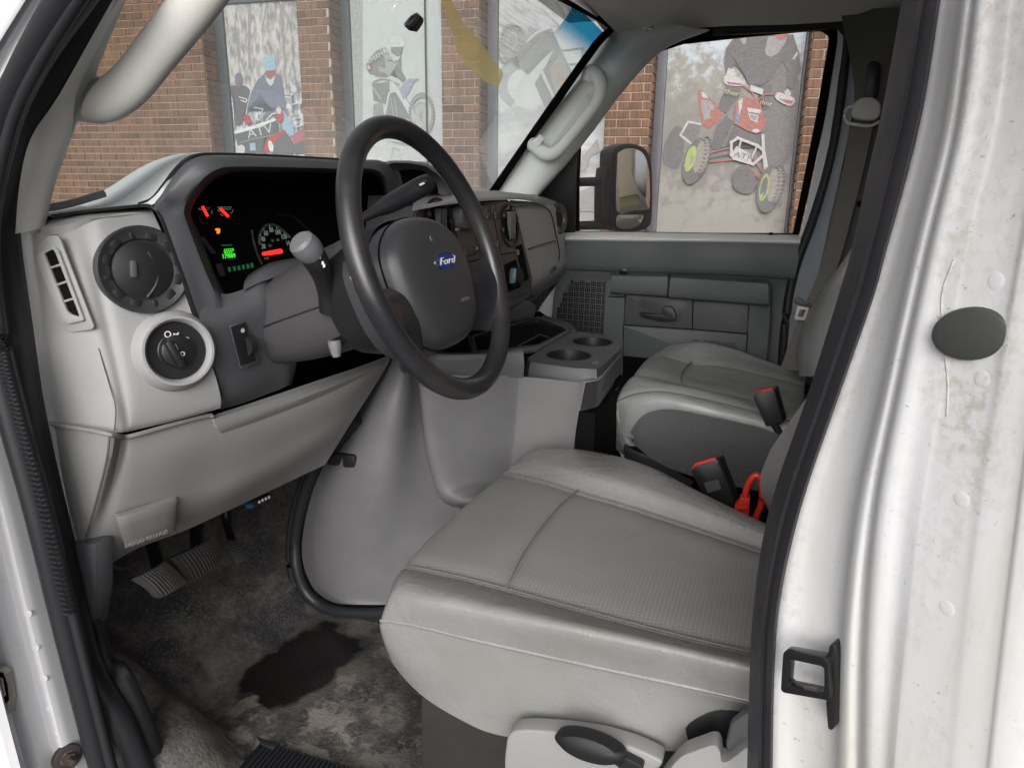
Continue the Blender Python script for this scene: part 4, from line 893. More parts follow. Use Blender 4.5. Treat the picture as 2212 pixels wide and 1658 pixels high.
prism('mirror_sail', [DW(u, v, .014) for u, v in ((1160, 424), (1252, 300), (1246, 400), (1243, 512), (1222, 512))], DN*.012, M['black'], pd, b=.003)
loft('door_edge', [[P(u, v, y=y) for u, v, y in ((1795, 62, 1.985), (1809, 80, 1.99), (1784, 247, 2.02), (1746, 424, 2.06), (1724, 530, 2.075), (1712, 620, 2.08), (1690, 800, 2.08))], [P(u, v, y=y) for u, v, y in ((1808, 55, 1.99), (1824, 96, 1.99), (1796, 309, 2.03), (1753, 482, 2.06), (1730, 548, 2.075), (1718, 640, 2.08), (1697, 800, 2.08))]], mat('white door edge', (.62, .64, .66), .35, coat=.3), pd)
# panel body: ledge, upper band, lower panel
YD = 2.055
loft('door_ledge', [[P(u, v, y=2.09) for u, v in ((1205, 499), (1350, 501), (1550, 504), (1726, 507))], [P(u, v, y=2.066) for u, v in ((1205, 504), (1350, 506), (1550, 508), (1727, 512))], [P(u, v, y=2.050) for u, v in ((1205, 510), (1350, 512), (1550, 514), (1728, 518))], [P(u, v, y=2.044) for u, v in ((1205, 516), (1350, 518), (1550, 520), (1728, 524))], [P(u, v, y=2.052) for u, v in ((1205, 520), (1350, 522), (1550, 524), (1728, 528))]], mat('sky-lit door ledge', (.72, .72, .70), .5, .3, 600, .4), pd, nu=3, nv=3)  # paler than the door plastic: sky light painted into the ledge colour
pan = loft('door_panel', [[P(u, v, y=2.088) for u, v in ((1205, 498), (1350, 500), (1550, 503), (1724, 506))],
    [P(u, v, y=2.082) for u, v in ((1205, 503), (1350, 505), (1550, 507), (1726, 511))],
    [P(u, v, y=2.062) for u, v in ((1205, 511), (1350, 513), (1550, 515), (1727, 519))],
    [P(u, v, y=2.053) for u, v in ((1205, 517), (1350, 519), (1550, 521), (1728, 525))],
    [P(u, v, y=2.045) for u, v in ((1205, 545), (1350, 548), (1550, 552), (1724, 560))],
    [P(u, v, y=2.047) for u, v in ((1205, 580), (1350, 584), (1550, 590), (1716, 600))],
    [P(u, v, y=2.062) for u, v in ((1205, 594), (1350, 600), (1550, 606), (1712, 616))],
    [P(u, v, y=2.065) for u, v in ((1190, 700), (1350, 710), (1550, 715), (1702, 720))],
    [P(u, v, y=2.065) for u, v in ((1190, 980), (1350, 980), (1550, 980), (1690, 980))]], M['door'], pd, nu=3, nv=3, thick=.012, out=V((0, -1, 0)))
def D(u, v, y): return P(u, v, y=y)
# armrest block and caps
ar = prism('armrest', rounded([D(u, v, YD) for u, v in ((1313, 604), (1340, 592), (1655, 604), (1668, 620), (1664, 700), (1654, 800), (1640, 830), (1305, 830), (1309, 700))], .012), (0, -.042, 0), M['door'], pd, b=.008, seg=3)
def cap(name, us, m):
    (a, b_, c, d) = us
    return loft(name, [[D(*a, 2.045), D(*b_, 2.045)], [D(a[0]+1, a[1]+8, 1.985), D(b_[0]+1, b_[1]+8, 1.985)], [D(a[0]+1, a[1]+13, 1.972), D(b_[0]+1, b_[1]+13, 1.972)], [D(*d, 1.972), D(*c, 1.972)], [D(d[0], d[1]+5, 1.985), D(c[0], c[1]+5, 1.985)], [D(d[0], d[1]+6, 2.03), D(c[0], c[1]+6, 2.03)]], m, ar, nu=1, nv=3, thick=.01, out=V((0, -1, 0)))
cap('armrest_cap', ((1319, 586), (1441, 588), (1440, 636), (1318, 628)), M['door'])
cap('armrest_cap', ((1447, 590), (1658, 604), (1660, 655), (1444, 638)), M['door'])
sw = prism('window_switch', [P(u, v, y=2.0) for u, v in ((1337, 588), (1354, 588), (1356, 596), (1338, 596))], (0, -.01, .012), M['black'], ar, b=.002)
prism('switch_slot', [P(u, v, z=1.312) for u, v in ((1360, 592), (1386, 593), (1387, 597), (1360, 596))], (0, 0, .003), M['void'], ar)
prism('pull_slot', [P(u, v, z=1.308) for u, v in ((1458, 597), (1530, 599), (1529, 606), (1457, 604))], (0, 0, .004), M['void'], ar, b=.001)
prism('door_tray', rounded([D(u, v, 2.0115) for u, v in ((1350, 635), (1496, 647), (1494, 711), (1347, 700))], .006), (0, -.003, 0), M['door2'], ar, b=.001)
prism('door_tray', rounded([D(u, v, 2.0115) for u, v in ((1499, 647), (1612, 655), (1617, 661), (1613, 720), (1497, 711))], .006), (0, -.003, 0), M['door2'], ar, b=.001)
prism('map_pocket', rounded([D(u, v, 2.0115) for u, v in ((1347, 703), (1614, 723), (1608, 800), (1345, 800))], .004), (0, -.003, 0), M['door'], ar, b=.001)
dh = prism('handle_recess', rounded([D(u, v, 2.008) for u, v in ((1378, 642), (1478, 649), (1486, 656), (1482, 690), (1470, 703), (1440, 699), (1380, 672))], .008), (0, -.003, 0), M['dark'], ar, b=.001)
prism('recess_well', rounded([D(u, v, 2.0045) for u, v in ((1384, 645), (1474, 652), (1480, 660), (1476, 686), (1466, 697), (1440, 693), (1386, 668))], .008), (0, -.002, 0), mat('handle well', (.05, .052, .052), .5), dh, b=.0005)
prism('door_handle', rounded([D(u, v, 2.0) for u, v in ((1382, 673), (1420, 678), (1431, 676), (1433, 662), (1440, 660), (1454, 662), (1462, 680), (1460, 690), (1425, 690), (1386, 681))], .006), (0, -.018, 0), M['black'], dh, b=.004, seg=3)
# embossed word on the pocket
oo = D(1543, 745, 2.0075); text('lettering', 'E-SERIES', oo, D(1600, 750, 2.0075)-oo, ZU, .027, mat('embossed plastic', (.03, .033, .033), .5), ar, ext=.001, xs=1.25)
prism('pocket_void', [D(u, v, 2.0075) for u, v in ((1345, 768), (1480, 780), (1480, 870), (1345, 870))], (0, -.002, 0), M['void'], ar)
for ps in (((1347, 700), (1350, 636), (1357, 634), (1495, 647), (1612, 656), (1617, 662), (1613, 721), (1496, 711), (1347, 701)), ((1496, 648), (1495, 711)), ((1346, 703), (1345, 768)), ((1614, 722), (1608, 800)), ((1443, 592), (1441, 640)), ((1313, 640), (1660, 658))): tube('panel_gap', [D(u, v, 2.0085 if v != 640 and v != 658 else 2.011) for u, v in ps], .0015, M['void'], ar, seg=5, n=1)
# basket-weave speaker grille
g = bmesh.new(); gp = rounded([D(u, v, 2.048) for u, v in ((1232, 600), (1313, 606), (1309, 726), (1205, 722), (1200, 690), (1214, 640))], .02)
add_prism(g, gp, (0, -.004, 0), .002); gr = finish(g, 'speaker_grille', M['door2'], pd)
g = bmesh.new(); c0 = D(1198, 608, 2.0435); cell = .0172
def inpoly(p):
    u, v, _ = proj(p); return 609 < v < 722 and u < 1308 and u > (1236-(v-600)*.45 if v < 680 else 1202)
for i in range(14):
    for j in range(14):
        for k in range(3):
            t = (k-1)*.0053
            c = V((c0.x+cell*i, 2.0435, c0.z-cell*j))+(V((t, 0, 0)) if (i+j) % 2 else V((0, 0, t)))
            if inpoly(c): add_box(g, c, WAX, (.0028, .003, .0148) if (i+j) % 2 else (.0148, .003, .0028))
finish(g, 'grille_slots', M['void'], gr, kind='stuff', smooth=False)
lk = lathe('lock_knob', P(1664, 512, y=2.085), (0, 0, 1), [(.008, -.01), (.006, .006), (.005, .012), (0, .013)], M['void'], pd, seg=10)
box('knob_bezel', P(1664, 516, y=2.075), WAX, (.05, .012, .006), M['pale'], lk, b=.002)
# towing mirror outside the glass, held by two arms
mr = thing('side_mirror', 'black two-arm towing mirror outside the passenger window', 'mirror', P(1330, 400, y=2.3))
MY = 2.36
# axes of the mirror head
mc = P(1372, 398, y=MY)
lookback = V((1, .34, -.02)).normalized(); toeye = (CAM-mc).normalized()
mn = (lookback+toeye).normalized()                 # mirror normal between the eye and the view behind
def MP(u, v, off=0): return PP(u, v, mc+mn*off, mn)
def arch(l, t, r, b_, rt, rb=8): return [(l, b_), (l, t+rt*.6), (l+rt*.25, t+rt*.18), (l+rt*.7, t), (r-rt*1.5, t), (r-rt*.6, t+rt*.35), (r-rt*.15, t+rt*1.0), (r, t+rt*1.9), (r, b_-rb), (r-rb, b_)]
hd = prism('mirror_housing', cr([MP(u, v, .0) for u, v in ((1322, 470), (1321, 345), (1328, 322), (1350, 311), (1378, 313), (1400, 330), (1409, 372), (1408, 470), (1398, 492), (1376, 500), (1334, 499))], 4, True), -mn*.055, M['black'], mr, b=.012, seg=3)
for nm_, ps, mm in (('mirror_surround', ((1326, 466), (1326, 345), (1334, 325), (1352, 316), (1376, 318), (1396, 333), (1405, 372), (1404, 466), (1396, 487), (1374, 496), (1336, 495)), M['rubber']),): prism(nm_, cr([MP(u, v, .0015) for u, v in ps], 4, True), mn*.004, mm, hd, b=.0015)
M['mirror'] = mat('mirror glass', (.9, .9, .9), .01, metal=1)
prism('mirror_glass', cr([MP(u, v, .006) for u, v in ((1331, 455), (1332, 345), (1338, 328), (1354, 321), (1374, 323), (1391, 337), (1401, 372), (1402, 440), (1396, 453), (1365, 455))], 4, True), mn*.002, M['mirror'], hd, b=.0008)
mn2 = (mn+V((.0, .0, -.12))).normalized()
c2 = MP(1356, 482, .006)
prism('spotter_mirror', cr([PP(u, v, c2, mn2) for u, v in ((1331, 488), (1331, 467), (1344, 464), (1370, 464), (1387, 464), (1387, 472), (1378, 486), (1358, 494), (1338, 493))], 3, True), mn2*.002, M['mirror'], hd, b=.0005)
st_ = prism('mirror_stem', [MP(u, v, -.008) for u, v in ((1303, 400), (1308, 362), (1324, 362), (1325, 495), (1302, 485))], -mn*.045, M['black'], mr, b=.008, seg=3)
for v in (393, 487):
    tube('mirror_arm', [P(1225, v+1, y=2.14), P(1270, v, y=2.22), P(1316, v-1, y=2.31)], [.014, .014, .0155], M['black'], mr, seg=14, n=3)
# seat belt of the passenger seat
sb = thing('seat_belt', 'taupe passenger seat belt running from its pillar loop down to the buckle tongue', 'seat belt', P(1865, 245, y=1.93))
loft('webbing', [[P(u, v, y=y) for u, v, y in ((1836, 262, 1.925), (1826, 340, 1.92), (1804, 450, 1.91), (1778, 560, 1.90), (1745, 645, 1.89), (1712, 720, 1.9), (1685, 800, 1.9))], [P(u, v, y=y) for u, v, y in ((1886, 268, 1.905), (1872, 340, 1.90), (1845, 450, 1.89), (1815, 560, 1.88), (1785, 645, 1.87), (1762, 720, 1.88), (1742, 800, 1.88))]], M['belt'], sb, nu=3, nv=4, thick=.003)
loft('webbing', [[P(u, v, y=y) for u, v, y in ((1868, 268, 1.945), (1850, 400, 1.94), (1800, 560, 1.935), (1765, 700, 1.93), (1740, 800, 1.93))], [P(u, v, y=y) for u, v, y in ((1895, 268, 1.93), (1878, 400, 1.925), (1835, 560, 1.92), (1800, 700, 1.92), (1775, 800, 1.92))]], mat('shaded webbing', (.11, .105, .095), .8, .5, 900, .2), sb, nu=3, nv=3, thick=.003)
an = prism('anchor_cover', cr([P(u, v, y=1.90) for u, v in ((1838, 250), (1842, 228), (1858, 215), (1882, 214), (1899, 228), (1898, 250), (1886, 262), (1850, 260))], 3, True), (0, -.025, 0), M['trim2'], sb, b=.008, seg=3)
tube('anchor_loop', [P(u, v, y=1.905) for u, v in ((1845, 230), (1828, 236), (1824, 252), (1832, 266), (1850, 270), (1880, 272), (1900, 262))], .004, M['trim2'], an, seg=8)
prism('height_adjuster', rounded([P(u, v, y=1.93) for u, v in ((1866, 216), (1872, 140), (1884, 133), (1898, 136), (1902, 146), (1894, 216))], .012), (0, -.012, 0), M['black'], sb, b=.003)
tg = prism('belt_tongue', rounded([P(u, v, y=1.865) for u, v in ((1716, 644), (1726, 640), (1740, 652), (1752, 655), (1750, 662), (1730, 660), (1722, 658), (1714, 654))], .004), (0, -.008, 0), M['dark'], sb, b=.002)
ring_prism('tongue_plate', [P(u, v, y=1.86) for u, v in ((1722, 660), (1747, 664), (1738, 692), (1715, 689))], [P(u, v, y=1.86) for u, v in ((1728, 667), (1740, 669), (1733, 685), (1722, 683))], (0, -.003, 0), M['steel'], tg)
# ------------------------------------------------------------------ dashboard
da = thing('dashboard', 'two-tone grey dashboard with round air vent, lit instrument cluster and radio stack', 'dashboard', (-.8, 1.25, ZF))
FN = V((.9, -.40, .14)).normalized()                      # the driver side end panel is turned to the driver
F0 = P(308, 585, x=-.728)
def FP(u, v, off=0): return PP(u, v, F0+FN*off, FN)
end = loft('end_panel', [
    [P(u, v, y=.60) for u, v in ((20, 500), (25, 560), (40, 650), (55, 760), (70, 860), (80, 906), (84, 918))],
    [P(u, v, y=.59) for u, v in ((45, 503), (55, 560), (66, 650), (78, 760), (92, 860), (99, 906), (102, 918))],
    [P(u, v, y=.572) for u, v in ((48, 503), (58, 560), (68, 650), (80, 760), (94, 860), (101, 906), (104, 914))],
    [P(u, v, y=.577) for u, v in ((90, 502), (118, 580), (135, 660), (157, 770), (172, 862), (180, 915), (182, 922))],
    [P(u, v, y=.587) for u, v in ((138, 500), (172, 585), (196, 675), (223, 785), (243, 880), (248, 926), (249, 933))],
    [FP(182, 482, -.008), FP(205, 580, -.006), FP(228, 680, -.006), FP(252, 785, -.006), FP(270, 870, -.01), FP(276, 920, -.016), FP(275, 932, -.02)],
    [FP(215, 470, 0), FP(232, 575, .0), FP(252, 680, 0), FP(276, 785, 0), FP(290, 865, -.004), FP(296, 912, -.014), FP(293, 928, -.022)],
    [FP(268, 460, 0), FP(300, 565, .0), FP(325, 670, 0), FP(350, 770, 0), FP(372, 850, -.004), FP(390, 895, -.014), FP(390, 905, -.022)],
    [FP(322, 458, 0), FP(358, 545, 0), FP(392, 640, 0), FP(424, 735, 0), FP(455, 815, -.004), FP(468, 868, -.014), FP(466, 884, -.022)],
    [FP(330, 456, -.004), FP(367, 540, -.003), FP(400, 635, -.003), FP(433, 730, -.003), FP(464, 810, -.006), FP(477, 862, -.016), FP(474, 882, -.022)],
    [FP(332, 457, -.03), FP(369, 540, -.03), FP(402, 635, -.03), FP(435, 730, -.03), FP(466, 810, -.03), FP(479, 862, -.03), FP(476, 884, -.03)]], M['trim'], da, nu=4, nv=4)
loft('end_panel_top', [[P(30, 470, x=-.97), P(70, 462, x=-.97), P(105, 456, x=-.95), P(150, 448, x=-.95), P(200, 440, x=-.95), P(300, 432, x=-.92)], [P(30, 485, x=-.88), P(70, 474, x=-.87), P(100, 466, x=-.85), P(150, 457, x=-.845), P(200, 450, x=-.84), P(318, 444, x=-.78)], [P(24, 497, y=.600), P(85, 490, y=.578), P(138, 478, y=.592), FP(180, 470, -.012), FP(215, 466, -.006), FP(330, 455, -.004)], [P(20, 508, y=.590), P(92, 506, y=.577), P(140, 506, y=.587), FP(186, 490, -.009), FP(218, 478, -.004), FP(330, 464, -.004)]], M['trim'], da, nu=4, nv=3)
# seam between end panel and hood
# side vent on the end panel: plate, louvred mouth
sp0, sp1, sp2 = P(90, 560, y=.571), P(205, 705, y=.584), P(120, 690, y=.574)
SNn = (sp1-sp0).cross(sp2-sp0).normalized(); SNn = SNn if SNn.y < 0 else -SNn
def SP(u, v, off=0): return PP(u, v, sp0+SNn*off, SNn)
vp = prism('side_vent', rounded([SP(u, v, .0005) for u, v in ((77, 537), (112, 507), (131, 509), (207, 706), (200, 711), (152, 718), (128, 694))], .008), SNn*.003, M['trim'], da, b=.001)
lv_o = rounded([SP(u, v, .0035) for u, v in ((79, 552), (90, 543), (122, 533), (131, 540), (184, 684), (186, 691), (152, 699), (138, 692))], .006)
lv_i = rounded([SP(u, v, .0035) for u, v in ((101, 549), (106, 544), (119, 538), (124, 544), (176, 680), (174, 683), (158, 678), (150, 672))], .006)
ring_prism('vent_mouth', lv_o, lv_i, SNn*.004, M['trim'], vp, b=.002)
prism('vent_throat', lv_i, SNn*.0008, M['void'], vp)
for a, b_ in (((110, 578), (137, 570)), ((124, 615), (151, 606)), ((139, 651), (165, 643))): tube('louvre', [SP(*a, .0055), SP(*b_, .0055)], .0014, M['trim'], vp, seg=6, n=1)
# round driver vent
vc = FP(307, 583, 0); R_ = .0515
rv = lathe('round_vent', vc, FN, [(R_, -.012), (R_+.001, .007), (R_-.001, .0095), (R_-.003, .009), (R_-.006, .0065), (R_*.72, .005), (R_*.68, .002), (0, .0015)], mat('near black vent', (.03, .03, .032), .45, .2, 700), da, seg=48)
bm = bmesh.new(); x_, y_, a_ = frame_of(FN)
for k in range(12):
    an_ = 2*math.pi*(k+.3)/12; d_ = x_*math.cos(an_)+y_*math.sin(an_); e_ = -x_*math.sin(an_)+y_*math.cos(an_)
    add_box(bm, vc+d_*R_*.81+FN*.0050, (d_, e_, FN), (.010, .013 if k % 3 else .006, .003), .001)
finish(bm, 'vent_notch', M['black'], rv)
dc = FP(298, 592, .0)
lathe('vent_flap', vc-FN*.001, FN, [(R_*.67, .0), (R_*.66, .005), (R_*.4, .009), (0, .0105)], M['black'], rv, seg=36)
prism('vent_tab', rounded([FP(u, v, .006) for u, v in ((278, 562), (291, 564), (293, 601), (279, 600))], .003), FN*.007, M['dark'], rv, b=.002)
tube('flap_seam', [FP(u, v, .0072) for u, v in ((318, 545), (340, 578), (336, 615), (318, 642))], .0012, M['mid'], rv, seg=6)
# headlight switch
hc = FP(377, 757, 0)
hs = lathe('headlight_switch', hc, FN, [(.052, -.004), (.050, .004), (.046, .012), (.043, .0165), (.040, .0165), (.0365, .012), (.0360, .006), (.03, .0045)], M['trim'], da, seg=48)
fc = hc+FN*.0065
lathe('switch_face', fc, FN, [(.0362, -.001), (.035, .0015), (.0225, .0008), (.0215, .0015), (0, .0015)], M['black'], hs, seg=40)
xk, yk, _ = frame_of(FN, (-.12, 0, 1)); 
kb = lathe('rotary_knob', fc+FN*.001, FN, [(.0205, 0), (.0195, .006), (.018, .007), (0, .007)], M['black'], hs, seg=32)
gx = (FP(390, 786)-FP(364, 742)).normalized()
box('knob_grip', FP(377, 764, .0165), (gx, FN.cross(gx), FN), (.037, .010, .014), M['black'], kb, b=.003)
M['glyph'] = mat('white glyph print', (.6, .6, .6), .6)
gw = fc+FN*.0025
tube('switch_mark', [FP(378, 743, .0155), FP(384, 755, .0155)], .0010, M['glyph'], kb, seg=6, n=1)
lathe('switch_mark', FP(394, 764, .0155), FN, [(.003, 0), (.003, .0006), (.0018, .0006), (.0018, 0)], M['glyph'], kb, seg=12)
lathe('switch_symbol', FP(362, 722, .0095), FN, [(.0042, 0), (.0042, .0006), (.0028, .0006), (.0028, 0)], M['glyph'], hs, seg=16)
sheet('switch_symbol', [FP(u, v, .0095) for u, v in ((374, 719), (380, 721), (386, 717), (386, 726), (380, 722), (374, 725))], M['glyph'], hs)
sheet('switch_symbol', [FP(u, v, .0095) for u, v in ((396, 732), (402, 727), (408, 729), (408, 734), (402, 737), (396, 737))], M['glyph'], hs)

# dark hood and bezel round the instrument cluster
def LXs(pts): return [P(u, v, x=x) for u, v, x in pts]
outer = [(476, 855, -.70), (436, 728, -.70), (403, 632, -.70), (370, 536, -.70), (345, 468, -.70), (334, 444, -.695), (352, 418, -.68), (388, 366, -.665), (424, 340, -.655), (480, 335, -.65), (600, 339, -.65), (730, 346, -.65), (836, 352, -.65), (868, 420, -.66), (876, 470, -.68)]
midl = [(500, 760, -.69), (462, 690, -.69), (430, 610, -.69), (398, 528, -.685), (378, 474, -.68), (378, 448, -.675), (388, 422, -.662), (420, 378, -.645), (452, 352, -.638), (495, 347, -.636), (600, 350, -.636), (730, 356, -.636), (828, 362, -.636), (852, 425, -.65), (858, 470, -.67)]
inner = [(500, 660, -.69), (480, 640, -.69), (452, 585, -.69), (424, 512, -.685), (408, 470, -.68), (405, 452, -.675), (417, 424, -.665), (448, 388, -.65), (478, 371, -.645), (510, 366, -.643), (600, 366, -.643), (730, 369, -.643), (815, 374, -.643), (838, 430, -.655), (842, 480, -.675)]
deep = [(u+8*(1 if u < 700 else -1), v+(6 if v < 500 else -6), -.78) for u, v, x in inner]
back = [(u, v+3 if u > 400 else v, x-.05) for u, v, x in outer]
hood = loft('cluster_hood', [LXs(back), LXs(outer), LXs(midl), LXs(inner), LXs(deep)], M['dark'], da, nu=4, nv=3)
lowp = loft('switch_panel', [LXs([(474, 884, -.715), (476, 855, -.70), (438, 728, -.695), (430, 690, -.69), (452, 600, -.70)]), LXs([(520, 872, -.705), (515, 840, -.69), (488, 740, -.685), (480, 690, -.68), (478, 634, -.69)]), LXs([(590, 846, -.695), (590, 800, -.68), (560, 720, -.672), (540, 670, -.668), (525, 625, -.68)]), LXs([(622, 833, -.69), (628, 785, -.675), (608, 715, -.665), (588, 650, -.66), (572, 600, -.672)]), LXs([(630, 830, -.71), (640, 780, -.70), (625, 715, -.69), (612, 650, -.69), (605, 590, -.70)])], M['dark'], da, nu=4, nv=4)
loft('column_cowl', [LXs([(525, 628, -.675), (528, 608, -.69), (534, 596, -.72)]), LXs([(560, 610, -.668), (556, 588, -.68), (560, 578, -.715)]), LXs([(590, 600, -.662), (584, 574, -.675), (590, 566, -.71)]), LXs([(640, 578, -.66), (632, 562, -.672), (640, 556, -.70)]), LXs([(720, 560, -.655), (716, 545, -.668), (722, 542, -.70)]), LXs([(800, 550, -.655), (800, 535, -.668), (800, 532, -.70)])], M['dark'], da, nu=3, nv=3)
# dimmer wheel in the switch panel
dp = prism('dimmer_switch', [P(u, v, x=-.6765) for u, v in ((494, 703), (532, 691), (556, 782), (517, 795))], (.004, 0, 0), M['dark'], da, b=.001)
prism('dimmer_plate', [P(u, v, x=-.6725) for u, v in ((497, 706), (530, 695), (552, 779), (519, 790))], (.001, 0, 0), M['black'], dp, b=.0005)
lathe('dimmer_wheel', P(533, 745, x=-.676), (0, 1, .1), [(0, -.006), (.014, -.006), (.014, .006), (0, .006)], M['rubber'], dp, seg=20)
prism('switch_symbol', [P(u, v, x=-.671) for u, v in ((520, 712), (524, 708), (528, 712), (527, 718), (521, 718))], (.0003, 0, 0), M['glyph'], dp)
# instrument cluster
CX0 = P(600, 500, x=-.775); CNn = V((1, 0, .18)).normalized()
def CP_(u, v, off=0): return PP(u, v, CX0+CNn*off, CNn)
def CZ(x, y, off=.001): return CP_(407.4+.1638*x, 339.5+.1638*y, off)
cl = prism('instrument_cluster', [CP_(u, v) for u, v in ((385, 400), (460, 350), (870, 350), (880, 600), (560, 680), (470, 680))], -CNn*.01, M['void'], da)
M['e_red'] = emit('lit needle', (1, .03, .02), 1.1); M['e_green'] = emit('green display', (.08, 1, .05), .55); M['e_orange'] = emit('amber warning light', (1, .28, .02), .9)
M['e_num'] = emit('dial numerals', (.45, .6, .5), .12); M['e_dim'] = emit('dim dial print', (.25, .4, .32), .06); M['e_gdim'] = emit('dim green display', (.08, .5, .2), .10)
M['clus'] = mat('cluster print', (.05, .05, .055), .5)
for a, b_ in (((182, 650), (250, 780)), ((420, 682), (520, 782))): tube('gauge_needle', [CZ(*a, .006), CZ(*b_, .006)], .0022, M['e_red'], cl, seg=8, n=1)
def cline(pts, w, m, name, off=.0012): tube(name, [CZ(x, y, off) for x, y in pts], w, m, cl, seg=5, n=1)
cline([(130, 675), (150, 695), (175, 690)], .0006, M['e_num'], 'gauge_print'); cline([(235, 665), (280, 665), (270, 690), (240, 690)], .0006, M['e_dim'], 'gauge_print')
cline([(385, 660), (560, 660), (548, 688), (400, 685), (385, 660)], .0006, M['e_num'], 'gauge_print'); cline([(310, 700), (300, 740), (318, 745)], .0006, M['e_num'], 'gauge_print'); cline([(585, 690), (570, 735), (555, 740)], .0006, M['e_num'], 'gauge_print'); cline([(385, 700), (408, 720)], .0006, M['e_num'], 'gauge_print'); cline([(425, 745), (430, 770), (452, 770)], .0006, M['e_num'], 'gauge_print')
prism('warning_light', cr([CZ(x, y) for x, y in ((350, 945), (395, 938), (412, 955), (405, 1005), (368, 1008), (372, 975), (352, 965))], 2, True), CNn*.0004, M['e_orange'], cl)
xd_ = (CZ(650, 1240)-CZ(450, 1255)).normalized(); yd_ = (CZ(530, 1200)-CZ(545, 1260))
text('odometer', '6555*', CZ(532, 1240), xd_, yd_, .0095, M['e_green'], cl, xs=.9); text('odometer', '179009', CZ(530, 1305), xd_, yd_, .0095, M['e_green'], cl, xs=.95)
prism('display_bar', [CZ(x, y) for x, y in ((430, 1158), (570, 1150), (572, 1165), (432, 1172))], CNn*.0003, M['e_gdim'], cl)
for k, (x, y) in enumerate(((535, 1482), (600, 1470), (660, 1462), (718, 1450), (778, 1440), (832, 1428))):
    prism('gear_position', [CZ(x-22+3, y-30), CZ(x+14, y-33), CZ(x+24, y+26), CZ(x-10, y+30)], CNn*.0003, M['e_gdim'], cl)
for s_, x, y in (('20', 985, 1178), ('40', 980, 1083), ('60', 1020, 1005), ('80', 1090, 962), ('100', 1175, 992), ('120', 1256, 1053), ('14', 1310, 1138)): text('dial_number', s_, CZ(x, y), xd_, yd_, .0112, M['e_num'], cl, xs=.85)
for s_, x, y in (('10', 1070, 1168), ('40', 1105, 1102), ('60', 1175, 1092), ('mph', 1025, 1330)): text('dial_number', s_, CZ(x, y), xd_, yd_, .0062, M['e_dim'], cl)
arc = [(935, 1150), (932, 1090), (945, 1010), (985, 940), (1030, 900), (1100, 888), (1170, 915), (1240, 970), (1300, 1020), (1335, 1060)]
tube('dial_arc', [CZ(x, y) for x, y in arc], .0022, mat('dial arc', (.10, .12, .12), .5), cl, seg=6, n=3)
for x, y, dx, dy in ((935, 1025, 22, 12), (978, 940, 16, 22), (1065, 895, 8, 36), (1165, 920, -8, 34), (1272, 995, -18, 20), (1325, 1040, -22, 12)): cline([(x, y), (x+dx*.9, y+dy*.9)], .0007, M['e_num'], 'dial_tick', .0035)
tube('speed_needle', [CZ(985, 1275, .006), CZ(1215, 1240, .006)], [.003, .004], M['e_red'], cl, seg=8, n=1)
tube('cluster_rib', [CZ(835, 960, .003), CZ(850, 1080, .003), (CZ(900, 1260, .003)), CZ(965, 1410, .003)], .0018, M['clus'], cl, seg=6)
tube('cluster_rib', [CZ(130, 760, .003), CZ(170, 860, .003), CZ(210, 880, .003)], .0014, M['clus'], cl, seg=6)
for ps in (((130, 1080), (175, 1040), (345, 1270), (295, 1285)), ((340, 1415), (410, 1395), (470, 1565), (405, 1580))): prism('cluster_button', [CZ(x, y, .004) for x, y in ps], CNn*.004, M['clus'], cl, b=.0015)
tube('cluster_rim', [CZ(1150, 760, .004), CZ(1330, 770, .004), CZ(1480, 870, .004), CZ(1620, 1000, .004)], .003, M['black'], cl, seg=6)
# dash top pad: slopes outboard, runs forward to the glass
loft('dash_top_pad', [LXs([(60, 480, -.86), (105, 462, -.98), (180, 436, -1.0), (240, 402, -1.0), (300, 364, -1.0), (350, 342, -1.0), (405, 331, -1.0), (480, 331, -1.0), (600, 334, -1.0), (730, 342, -1.0), (840, 352, -1.0)]),
    LXs([(80, 474, -.82), (118, 460, -.9), (200, 441, -.9), (255, 412, -.88), (312, 374, -.86), (358, 346, -.85), (410, 332, -.85), (480, 331, -.85), (600, 335, -.85), (730, 343, -.85), (840, 352, -.85)]),
    LXs([(110, 466, -.79), (190, 454, -.78), (290, 440, -.74), (322, 425, -.72), (352, 392, -.70), (388, 354, -.69), (422, 336, -.68), (480, 333, -.68), (600, 337, -.68), (730, 345, -.68), (840, 353, -.68)]),
    LXs([(110, 468, -.79), (190, 458, -.78), (295, 446, -.73), (333, 440, -.70), (360, 402, -.685), (395, 358, -.672), (426, 339, -.662), (480, 336, -.66), (600, 340, -.66), (730, 347, -.66), (840, 354, -.66)])], M['padtop'], da, nu=4, nv=3)
for n_, ps in (('hood_seam', [(300, 441, -.727), (328, 430, -.71), (352, 402, -.69), (386, 358, -.672), (420, 337, -.66), (480, 333.5, -.655), (600, 337.5, -.655), (730, 344.5, -.655)]), ('panel_seam', [(112, 467, -.785), (190, 456, -.775), (295, 445, -.728), (325, 446, -.705), (345, 466, -.695), (372, 536, -.695), (405, 632, -.695), (438, 728, -.695), (478, 855, -.695)])): tube(n_, LXs(ps), .0022, M['black'], hood, seg=6)
